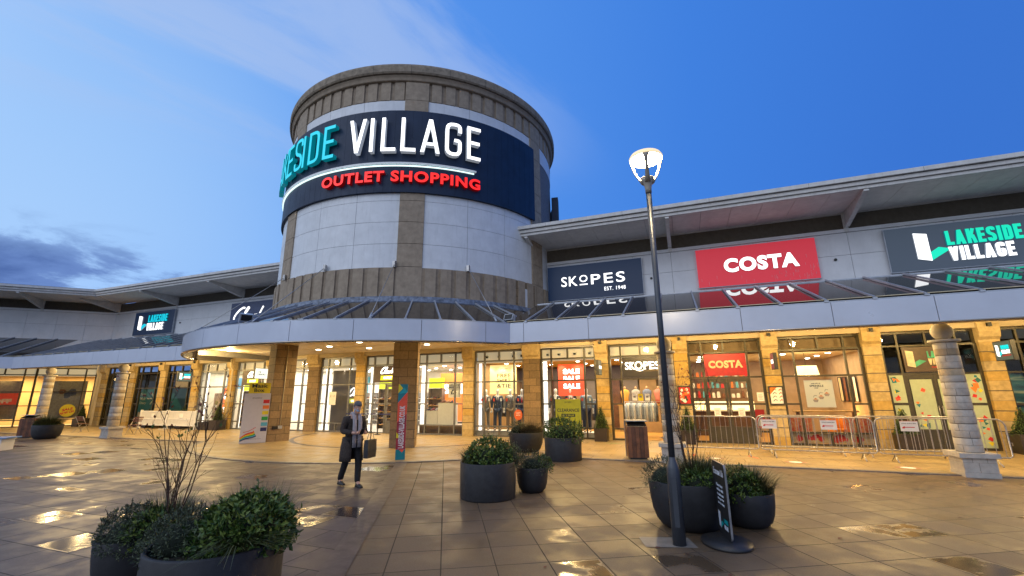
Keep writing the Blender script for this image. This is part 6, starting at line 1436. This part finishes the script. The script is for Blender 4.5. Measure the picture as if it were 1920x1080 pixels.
def bare(label, loc, n, h, spread, seed, lv=.5, red=40, green=0, bias=(0,0)):
    rr = random.Random(seed); b = MB()
    def branch(p, d, l, r, lev):
        pts = [p]; q = p; dd = d
        for i in range(5): dd = (dd+rv(rr)*.13+Vector((0,0,.05))).normalized(); q = q+dd*l/5; pts.append(q)
        b.tube(pts, [r*(1-.13*i) for i in range(6)], 5 if lev == 0 else 3, 0, caps=False)
        if lev < 2:
            for k in range(rr.randint(3, 5) if lev == 0 else rr.randint(1, 3)):
                i = rr.randint(2, 5); branch(pts[i], (dd+rv(rr)*.75+Vector((0,0,.15))).normalized(), l*rr.uniform(.25,.5), r*.5, lev+1)
        if lev > 0: tips.append((pts[-1], dd)); tips.append((pts[3], dd))
    tips = []
    for i in range(n):
        a = rr.uniform(0, 2*PI); d = Vector((math.cos(a)*spread+bias[0], math.sin(a)*spread+bias[1], 1)).normalized(); branch(Vector((math.cos(a)*.03, math.sin(a)*.03, -.05)), d, h*rr.uniform(.55, 1), .0085, 0)
    rr.shuffle(tips); tips.sort(key=lambda q: -q[0].z if rr.random() < .6 else 0)
    for p, d in tips[:red]: leaf(b, p, d+rv(rr)*.9, rv(rr), .045, .024, 1)
    for p, d in tips[red:red+green]: leaf(b, p, d+rv(rr)*.9, rv(rr), .05, .03, 2)
    return tag(b.build('bare_shrub', [LF['twig'], LF['redleaf'], LF['leafy']], None, loc), label, 'shrub')

# front left pair
p1 = Vector((-3.94,3.05,0)); p2 = Vector((-5.46,3.30,0))
pot('large cylinder planter in the front left corner, nearest the viewer', p1, 'cyl', .53, .62); pot('small bowl planter tucked behind the front left cylinder planter', p2, 'bowl', .34, .46)
bush('leafy_shrub', 'bright leafy shrub filling the right half of the front left cylinder planter', p1+Vector((.20,.10,.66)), .40, .38, .30, 3300, .052, .024, 'leafy', 11, sprigs=46)
bush('sage_shrub', 'grey-green fine-leaved shrub on the left side of the front left cylinder planter', p1+Vector((-.26,-.12,.64)), .30, .32, .25, 3600, .032, .009, 'sage', 12, sprigs=60)
grass('tufted_grass', 'grass tuft behind the shrubs in the front left cylinder planter', p1+Vector((.02,.30,.60)), .30, 900, .46, 'grass', 13, .55)
grass('tufted_grass', 'grass tuft spilling over the right rim of the front left cylinder planter', p1+Vector((.34,-.06,.62)), .16, 420, .30, 'grass', 14, 1.3, bias=(.6,-.2))
bush('sage_shrub', 'grey-green mound in the small front left bowl planter', p2+Vector((.03,-.06,.48)), .32, .30, .27, 3800, .032, .010, 'sage', 15, sprigs=60)
bush('leafy_shrub', 'leafy shrub at the right of the small front left bowl planter', p2+Vector((.26,.0,.48)), .26, .26, .22, 1300, .045, .020, 'leafy', 16, sprigs=18)
grass('tufted_grass', 'dark grass tuft standing in the small front left bowl planter', p2+Vector((.12,.20,.44)), .22, 700, .46, 'grass', 17, .6)
bare('bare shrub with a few russet leaves rising from the small front left bowl planter', p2+Vector((.30,.10,.46)), 9, 1.35, .12, 19, red=60, green=16, bias=(.17,.05))
# middle group
q1 = Vector((-3.57,8.02,0)); q2 = Vector((-2.93,8.70,0)); q3 = Vector((-3.41,12.95,0)); q4 = Vector((-4.95,14.15,WZ))
pot('cylinder planter in the middle of the plaza, front one of the middle group', q1, 'cyl', .52, .62); pot('small bowl planter beside the middle cylinder planter', q2, 'bowl', .31, .45)
pot('cylinder planter further back under the yellow clearance board', q3, 'cyl', .53, .62); pot('bowl planter under the canopy, behind the middle cylinder planter', q4, 'bowl', .56, .60)
bush('leafy_shrub', 'bright leafy shrub in the middle cylinder planter', q1+Vector((.06,-.02,.66)), .44, .40, .34, 2100, .05, .024, 'leafy', 21, sprigs=36)
bush('sage_shrub', 'grey-green shrub on the right of the middle cylinder planter', q1+Vector((.36,.16,.66)), .28, .28, .30, 1500, .034, .011, 'sage', 22, sprigs=40)
grass('tufted_grass', 'grass tuft on the left of the middle cylinder planter', q1+Vector((-.26,-.06,.60)), .22, 620, .38, 'grass', 23, .9)
grass('dry_stalks', 'dark upright flower stalks above the middle cylinder planter', q1+Vector((-.02,.18,.62)), .2, 26, .95, 'dry', 24, .12, .004)
bush('sage_shrub', 'grey-green shrub with yellowish leaves in the small middle bowl planter', q2+Vector((.02,-.02,.47)), .33, .31, .26, 1500, .036, .012, 'sage', 25, sprigs=46)
bush('leafy_shrub', 'leafy clump at the right rim of the small middle bowl planter', q2+Vector((.18,.06,.46)), .18, .18, .18, 420, .05, .02, 'leafy', 26, sprigs=14)
bush('leafy_shrub', 'tall leafy shrub in the cylinder planter under the clearance board', q3+Vector((0,0,.68)), .55, .52, .42, 1700, .065, .028, 'leafy', 27, sprigs=70)
bush('sage_shrub', 'dark clipped mound in the bowl planter under the canopy', q4+Vector((-.28,-.05,.62)), .32, .34, .30, 900, .05, .018, 'sage', 28, sprigs=10)
grass('tufted_grass', 'brownish mounded grass in the bowl planter under the canopy', q4+Vector((.18,-.05,.58)), .36, 900, .48, 'dry', 29, 1.1)
grass('dry_stalks', 'thin dark stalks rising from the bowl planter under the canopy', q4+Vector((.1,.2,.6)), .3, 26, 1.15, 'dry', 30, .35, .004)
# right group
r1 = Vector((-.09,7.27,0)); r2 = Vector((.68,7.62,0))
pot('wide bowl planter right behind the street lamp post', r1, 'bowl', .54, .62); pot('small bowl planter right of the black pavement sign', r2, 'bowl', .375, .45)
bush('sage_shrub', 'grey-green lavender mound on the left of the bowl planter behind the lamp', r1+Vector((-.26,-.10,.64)), .32, .32, .26, 1900, .034, .008, 'sage', 31, sprigs=60)
bush('leafy_shrub', 'dark low leafy clump at the front of the bowl planter behind the lamp', r1+Vector((.18,-.24,.62)), .28, .22, .17, 800, .04, .018, 'leafy', 32, sprigs=10)
grass('tufted_grass', 'arching grass tuft on the right of the bowl planter behind the lamp', r1+Vector((.18,.08,.60)), .30, 1100, .46, 'grass', 33, .8)
bare('tall bare shrub with small red leaves rising from the bowl planter behind the lamp', r1+Vector((.06,.08,.62)), 8, 1.5, .06, 34, red=44)
bush('leafy_shrub', 'bright leafy shrub in the small bowl planter right of the pavement sign', r2+Vector((-.06,-.06,.48)), .30, .28, .27, 1300, .05, .022, 'leafy', 35, sprigs=26)
grass('tufted_grass', 'green grass spilling over the right of the small bowl planter by the pavement sign', r2+Vector((.12,.06,.44)), .26, 1000, .42, 'grass', 36, .95, bias=(.35,0))
# far left bowl
l1 = Vector((-27.65,12.12,0)); pot('bowl planter at the far left beside the second litter bin', l1, 'bowl', .54, .62)
grass('tufted_grass', 'windswept grass in the far left bowl planter', l1+Vector((.05,0,.56)), .42, 900, .62, 'grass', 41, .9, .012, bias=(.5,0)); bush('leafy_shrub', 'small dark shrub at the left of the far left bowl planter', l1+Vector((-.3,-.1,.6)), .28, .28, .22, 350, .08, .035, 'leafy', 42, sprigs=6)
# clipped cones in square planters
def square_pot(label, loc, w_=.50, h=.50, rz=0):
    t = thing('square_planter', label, 'planter', loc, rz, 'square dark planters'); b = MB(); h2 = w_/2
    b.loft([[(sx*k, sy*k, z) for sx, sy in ((-1,-1),(1,-1),(1,1),(-1,1))] for k, z in ((h2*.95,0),(h2,h),(h2-.03,h),(h2-.035,h-.06))], 0, False, False); b.build('pot', M['potsq'], t); b = MB(); b.box(-h2+.035,h2-.035,-h2+.035,h2-.035,h-.09,h-.06); b.build('soil', M['soil'], t)
def cone(label, loc, r, h, n, seed):
    rr = random.Random(seed); b = MB()
    for i in range(n):
        t_ = 1-math.sqrt(rr.random()); a = rr.uniform(0, 2*PI); q = r*(1-t_)*(1+.06*math.sin(5*a+7*t_*3))*rr.uniform(.84,1.04)+.015; p = Vector((q*math.cos(a), q*math.sin(a), t_*h))
        v = Vector((math.cos(a), math.sin(a), .35)); leaf(b, p, v+rv(rr)*.9+Vector((0,0,.3)), v+rv(rr)*.6, .05*rr.uniform(.6,1.2), .026)
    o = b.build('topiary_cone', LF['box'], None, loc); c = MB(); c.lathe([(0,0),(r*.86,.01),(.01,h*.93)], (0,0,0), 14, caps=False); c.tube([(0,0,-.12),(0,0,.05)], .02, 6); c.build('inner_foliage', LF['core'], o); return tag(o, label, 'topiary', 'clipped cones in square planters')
for i, (x, y, w_, h, hc, rc, where) in enumerate(((-3.17,17.95,.50,.50,.92,.27,'left of the open menswear entrance'),(-.02,17.9,.50,.48,.95,.27,'left of the coffee doors behind the barrier'),(6.35,17.9,.55,.50,.85,.28,'behind the rear barrier right of the cafe window'),(9.15,17.85,.62,.55,.85,.31,'at the right edge under the slate lightbox'),(-36.4,17.5,.62,.50,.98,.30,'at the corner right of the second yellow sale window'),(-24.35,17.85,.60,.52,1.1,.30,'left of the left-hand script sign door'),(-27.5,18.0,.50,.45,.95,.26,'behind the right picket panel'),(-30.6,18.0,.50,.40,.85,.26,'behind the left picket panel'))):
    square_pot(f'square planter for the clipped cone {where}', (x,y,WZ), w_, h); cone(f'clipped green cone {where}', (x,y,h-.05), rc, hc, 950 if x > -10 else 600, 60+i)
square_pot('wide low dark trough beside the cone left of the left-hand script sign door', (-25.1,17.9,WZ), .75, .42)

# ------------------------------------------------------------------ passer-by
def person():
    pos = Vector((-6.66, 7.93, .004)); rz = R(66)            # walking to the right
    t = thing('person', 'person in long brown coat, pale scarf and blue face mask, looking at a phone', 'person', pos, rz)
    # local axes: facing -Y
    lh = Vector((.13,-.30,1.06)); rh = Vector((-.10,-.31,1.07))
    V_ = [(0,.0,.92),(0,.015,1.08),(0,.02,1.25),(0,.01,1.38),(0,-.03,1.455),(0,-.065,1.53), (.165,.01,1.345),(.235,.0,1.10),tuple(lh),(-.165,.01,1.345),(-.235,.0,1.10),tuple(rh), (.085,0,.88),(.095,-.12,.50),(.09,-.12,.10),(.09,-.25,.045), (-.085,0,.88),(-.10,.05,.50),(-.11,.25,.15),(-.115,.15,.055)]
    E_ = [(0,1),(1,2),(2,3),(3,4),(4,5),(3,6),(6,7),(7,8),(3,9),(9,10),(10,11),(0,12),(12,13),(13,14),(14,15),(0,16),(16,17),(17,18),(18,19)]
    r_ = [.13,.125,.13,.11,.055,.055,.06,.048,.03,.06,.048,.03,.085,.058,.04,.036,.085,.058,.04,.036]
    body = skinned('body', V_, E_, r_, M['skin'], t, 0, 1)
    # head joined on the neck, bent forward
    hc = Vector((0,-.105,1.585)); tilt = Matrix.Rotation(R(24), 3, 'X')
    def hp(x, y, z): return hc + tilt @ Vector((x, y, z))
    prof = [(-.125,.035,.040,-.045),(-.105,.052,.060,-.035),(-.07,.062,.078,-.018),(-.03,.069,.088,-.004),(.01,.073,.094,.004),(.05,.074,.094,.008),(.085,.066,.083,.012),(.108,.045,.055,.014),(.118,.012,.014,.014)]
    b = MB(); n = 24; rings = []
    for z, rx, ry, cy in prof:
        ring = []
        for k in range(n):
            a = 2*PI*k/n; x, y = rx*math.cos(a), ry*math.sin(a)+cy
            if y < cy:                                              # nose ridge, eye hollows
                f = math.exp(-(x/.016)**2); y -= .020*f*math.exp(-((z+.028)/.022)**2); y += .010*math.exp(-((abs(x)-.031)/.016)**2)*math.exp(-((z-.008)/.014)**2)
            ring.append(hp(x, y, z))
        rings.append(ring)
    b.loft(rings)
    for s_ in (1, -1): b.sphere(hp(s_*.073, .012, -.01), .022, 10, 8, 0, (.45, .8, 1.25))
    b.build('head', M['skin'], t)
    for s_ in (1, -1):
        b = MB(); b.sphere(hp(s_*.031, -.074, .008), .011, 10, 8); b.build('eye', M['paper'], t); b = MB(); b.sphere(hp(s_*.031, -.083, .006), .0055, 8, 6); b.build('iris', Q_, t)
    b = MB(); rings = []
    for z, rx, ry, cy in ((-.02,.074,.094,.012),(.02,.079,.099,.012),(.06,.080,.100,.010),(.095,.070,.088,.012),(.118,.045,.055,.014),(.126,.01,.012,.014)): rings.append([hp(rx*math.cos(2*PI*k/n), (ry*math.sin(2*PI*k/n) if math.sin(2*PI*k/n) > -.35 or z > .055 else -ry*.35)+cy, max(z, .0 if math.sin(2*PI*k/n) > -.3 else .05)) for k in range(n)])
    b.loft(rings); hr = MB(); hr.sphere(hp(0,.045,-.02), .075, 14, 10, 0, (.98,.72,.85)); hr.build('hair', mat('grey_hair', (.16,.15,.14), .9, .3, 60), t); b.build('cap', mat('grey_cap', (.10,.10,.11), .9, .2, 60, bump=.2), t)
    b = MB(); b.loft([[hp(x*w_, y_-(1-x*x)*d_, z) for x in (-1,-.6,-.2,.2,.6,1)]+[hp(x*w_*.96, y_+.008-(1-x*x)*d_, z) for x in (1,.6,.2,-.2,-.6,-1)] for z, w_, y_, d_ in ((-.018,.070,-.028,.075),(-.05,.071,-.018,.088),(-.085,.064,-.012,.078),(-.118,.046,-.015,.052))]); b.build('face_mask', mat('blue_mask', (.28,.42,.58), .8, .05), t)
    # coat
    coat = mat('brown_coat_cloth', (.040,.028,.022), .9, .25, 30, bump=.3, bscale=120)
    jv = [(0,.01,.86),(0,.02,1.05),(0,.03,1.22),(0,.02,1.36),(0,.005,1.43),(.175,.01,1.345),(.25,.01,1.10),(.155,-.235,1.07),(-.175,.01,1.345),(-.25,.01,1.10),(-.13,-.245,1.075)]
    skinned('coat', jv, [(0,1),(1,2),(2,3),(3,4),(3,5),(5,6),(6,7),(3,8),(8,9),(9,10)], [(.20,.16),(.185,.15),(.19,.15),(.18,.125),(.085,.085),.088,.072,.056,.088,.072,.056], coat, t)
    b = MB(); m_ = 30; rings = []
    for z, rx, ry in ((.98,.195,.155),(.80,.215,.18),(.62,.225,.20),(.50,.225,.205)):
        rings.append([((rx+.012*math.sin(a*5+z*7))*math.sin(a), .02-(ry+.012*math.sin(a*6))*math.cos(a), z) for a in [R(24)+(2*PI-2*R(24))*k/m_ for k in range(m_+1)]])
    rows = [[b.vert(p) for p in r] for r in rings]
    for i in range(3):
        for k in range(m_): b.face((rows[i][k], rows[i][k+1], rows[i+1][k+1], rows[i+1][k]), 0, True)
    sk = b.build('coat_skirt', coat, t); sd2 = sk.modifiers.new('thickness', 'SOLIDIFY'); sd2.thickness = .012
    b = MB(); 
    for s_ in (1, -1): b.loft([[(s_*x+.045*math.cos(q), y+.018*math.sin(q), z) for q in [2*PI*i/10 for i in range(10)]] for x, y, z in ((.05,-.03,1.47),(.06,-.11,1.42),(.06,-.155,1.28),(.058,-.165,1.05),(.055,-.185,.78))])
    b.lathe([(.06,1.42),(.095,1.435),(.10,1.465),(.07,1.49)], (0,-.01,0), 18, caps=False); b.build('scarf', mat('pale_scarf', (.36,.33,.34), .95, .15, 40, bump=.3, bscale=150), t)
    tv = [(0,.0,.90),(.088,0,.84),(.097,-.12,.50),(.092,-.13,.065),(-.088,0,.84),(-.10,.05,.50),(-.112,.25,.10)]
    skinned('trousers', tv, [(0,1),(1,2),(2,3),(0,4),(4,5),(5,6)], [.135,.10,.078,.066,.10,.078,.066], mat('black_trousers', (.014,.013,.014), .9, .2, 30), t)
    for px_, py_, pz_ in ((.09,-.19,0),(-.113,.19,.03)):
        b = MB(); b.loft([[(px_+x*w_, py_+y, pz_+z*h_) for x, z in ((-1,.0),(-.95,.5),(-.5,1),(.5,1),(.95,.5),(1,0))] for y, w_, h_ in ((.095,.030,.075),(.075,.040,.10),(.02,.042,.095),(-.06,.046,.062),(-.125,.042,.045),(-.165,.022,.03))]); b.build('shoe', M['blackink'], t)
    # hands round a phone
    ph = Vector((.02,-.345,1.10)); b = MB(); b.obox(ph, (.037,0,0), (0,.005,.003), (0,-.045,.062)); b.build('phone', M['black'], t)
    for s_, h in ((1, lh), (-1, rh)):
        side = Vector((s_,0,0)); pc_ = ph+side*.052+Vector((0,.012,-.012)); w0 = Vector(h); b = MB()
        b.loft([[c+Vector((0, u*.014, v*wd)) for u, v in ((-1,-.8),(-1,.8),(0,1),(1,.8),(1,-.8),(0,-1))] for c, wd in ((w0, .024), (w0.lerp(pc_, .45), .034), (pc_, .038))]); b.build('palm', M['skin'], t)
        for f in range(4):
            z = .030-.019*f; l_ = (.052,.060,.056,.044)[f]; a = pc_+Vector((0,.012,z)); b = MB(); b.tube([a, a+Vector((-s_*l_*.35,.016,.002)), a+Vector((-s_*l_*.8,.018,.003)), a+Vector((-s_*l_,.006,.003))], [.0088,.0082,.0074,.0055], 7); b.build('finger', M['skin'], t)
        a = pc_+Vector((s_*.012,-.006,.022)); b = MB(); b.tube([a, a+Vector((-s_*.022,-.022,.020)), a+Vector((-s_*.045,-.030,.030))], [.0105,.0092,.0065], 7); b.build('thumb', M['skin'], t)
    return t, pos, rz
pt, pp, prz = person()
Mx = Matrix.Translation(pp) @ Matrix.Rotation(prz, 4, 'Z')
bp_ = Mx @ Vector((.26,-.27,.56)); t = thing('carrier_bag', 'black rope-handled shopping bag hanging from the passer-by\'s forearm', 'bag', bp_, prz+R(30)); b = MB(); b.loft([[(x*w_, y*d_, z) for x, y in ((-1,-1),(1,-1),(1,1),(-1,1))] for w_, d_, z in ((.155,.05,0),(.165,.055,.15),(.16,.045,.36))], 0, False); b.build('bag_body', mat('black_card', (.020,.019,.022), .5, .2, 8), t)
for s_ in (1, -1): b = MB(); b.tube([(-.07,s_*.044,.35),(-.05,s_*.02,.48),(0,0,.53),(.05,s_*.02,.48),(.07,s_*.044,.35)], .005, 5); b.build('handle', M['blackink'], t)

# birds far off, fallen leaves
fwd = lambda x, y, D_: tuple(Vector((0,0,1.85)) + (r2*(x-960)/F_+u2*(540-y)/F_+fw).normalized()*D_)
for x, y, D_, rz, lab in ((237,293,90,.4,'tiny dark bird gliding high in the pale sky at the left'),(393,387,90,1.2,'tiny dark bird in mid sky left of the tower'),(527,453,70,2.2,'tiny dark bird close to the left edge of the tower')):
    t = thing('bird', lab, 'bird', fwd(x, y, D_), rz); b = MB(); b.loft([[(x_, .05*w_*math.cos(q), .05*w_*math.sin(q)) for q in [2*PI*i/8 for i in range(8)]] for x_, w_ in ((-.22,.3),(-.1,.8),(.05,1),(.16,.7),(.22,.2))]); b.build('body', M['blackink'], t)
    for s_ in (1, -1): b = MB(); b.loft([[(x0_,s_*y_,z_),(x1_,s_*y_,z_+.006),(x0_,s_*y_,z_+.012)] for x0_, x1_, y_, z_ in ((-.08,.10,.03,.02),(-.06,.08,.22,.10),(-.12,-.04,.45,.07))]); b.build('wing', M['blackink'], t)
rr = random.Random(9); lm = [mat('fallen_leaf_red', (.13,.03,.015), .6), mat('fallen_leaf_brown', (.10,.05,.025), .6)]
lb = MB(); lb.face([lb.vert(p) for p in ((-.04,0,.004),(-.01,.02,.012),(.045,.0,.006),(-.01,-.02,.010))]); lo_ = lb.build('fallen_leaf', lm[0]); lme = lo_.data; bpy.data.objects.remove(lo_)
for i in range(26):
    o = bpy.data.objects.new('fallen_leaf', lme); COL.objects.link(o); o.location = (rr.uniform(-1.6, 5.5), rr.uniform(4.2, 12.5), .002); o.rotation_euler.z = rr.random()*6; o.scale = (rr.uniform(.7,1.3),)*3
    o.material_slots[0].link = 'OBJECT'; o.material_slots[0].material = rr.choice(lm); tag(o, 'small curled brown fallen leaf lying on the paving right of the middle planters', 'leaf', 'fallen leaves on the paving')
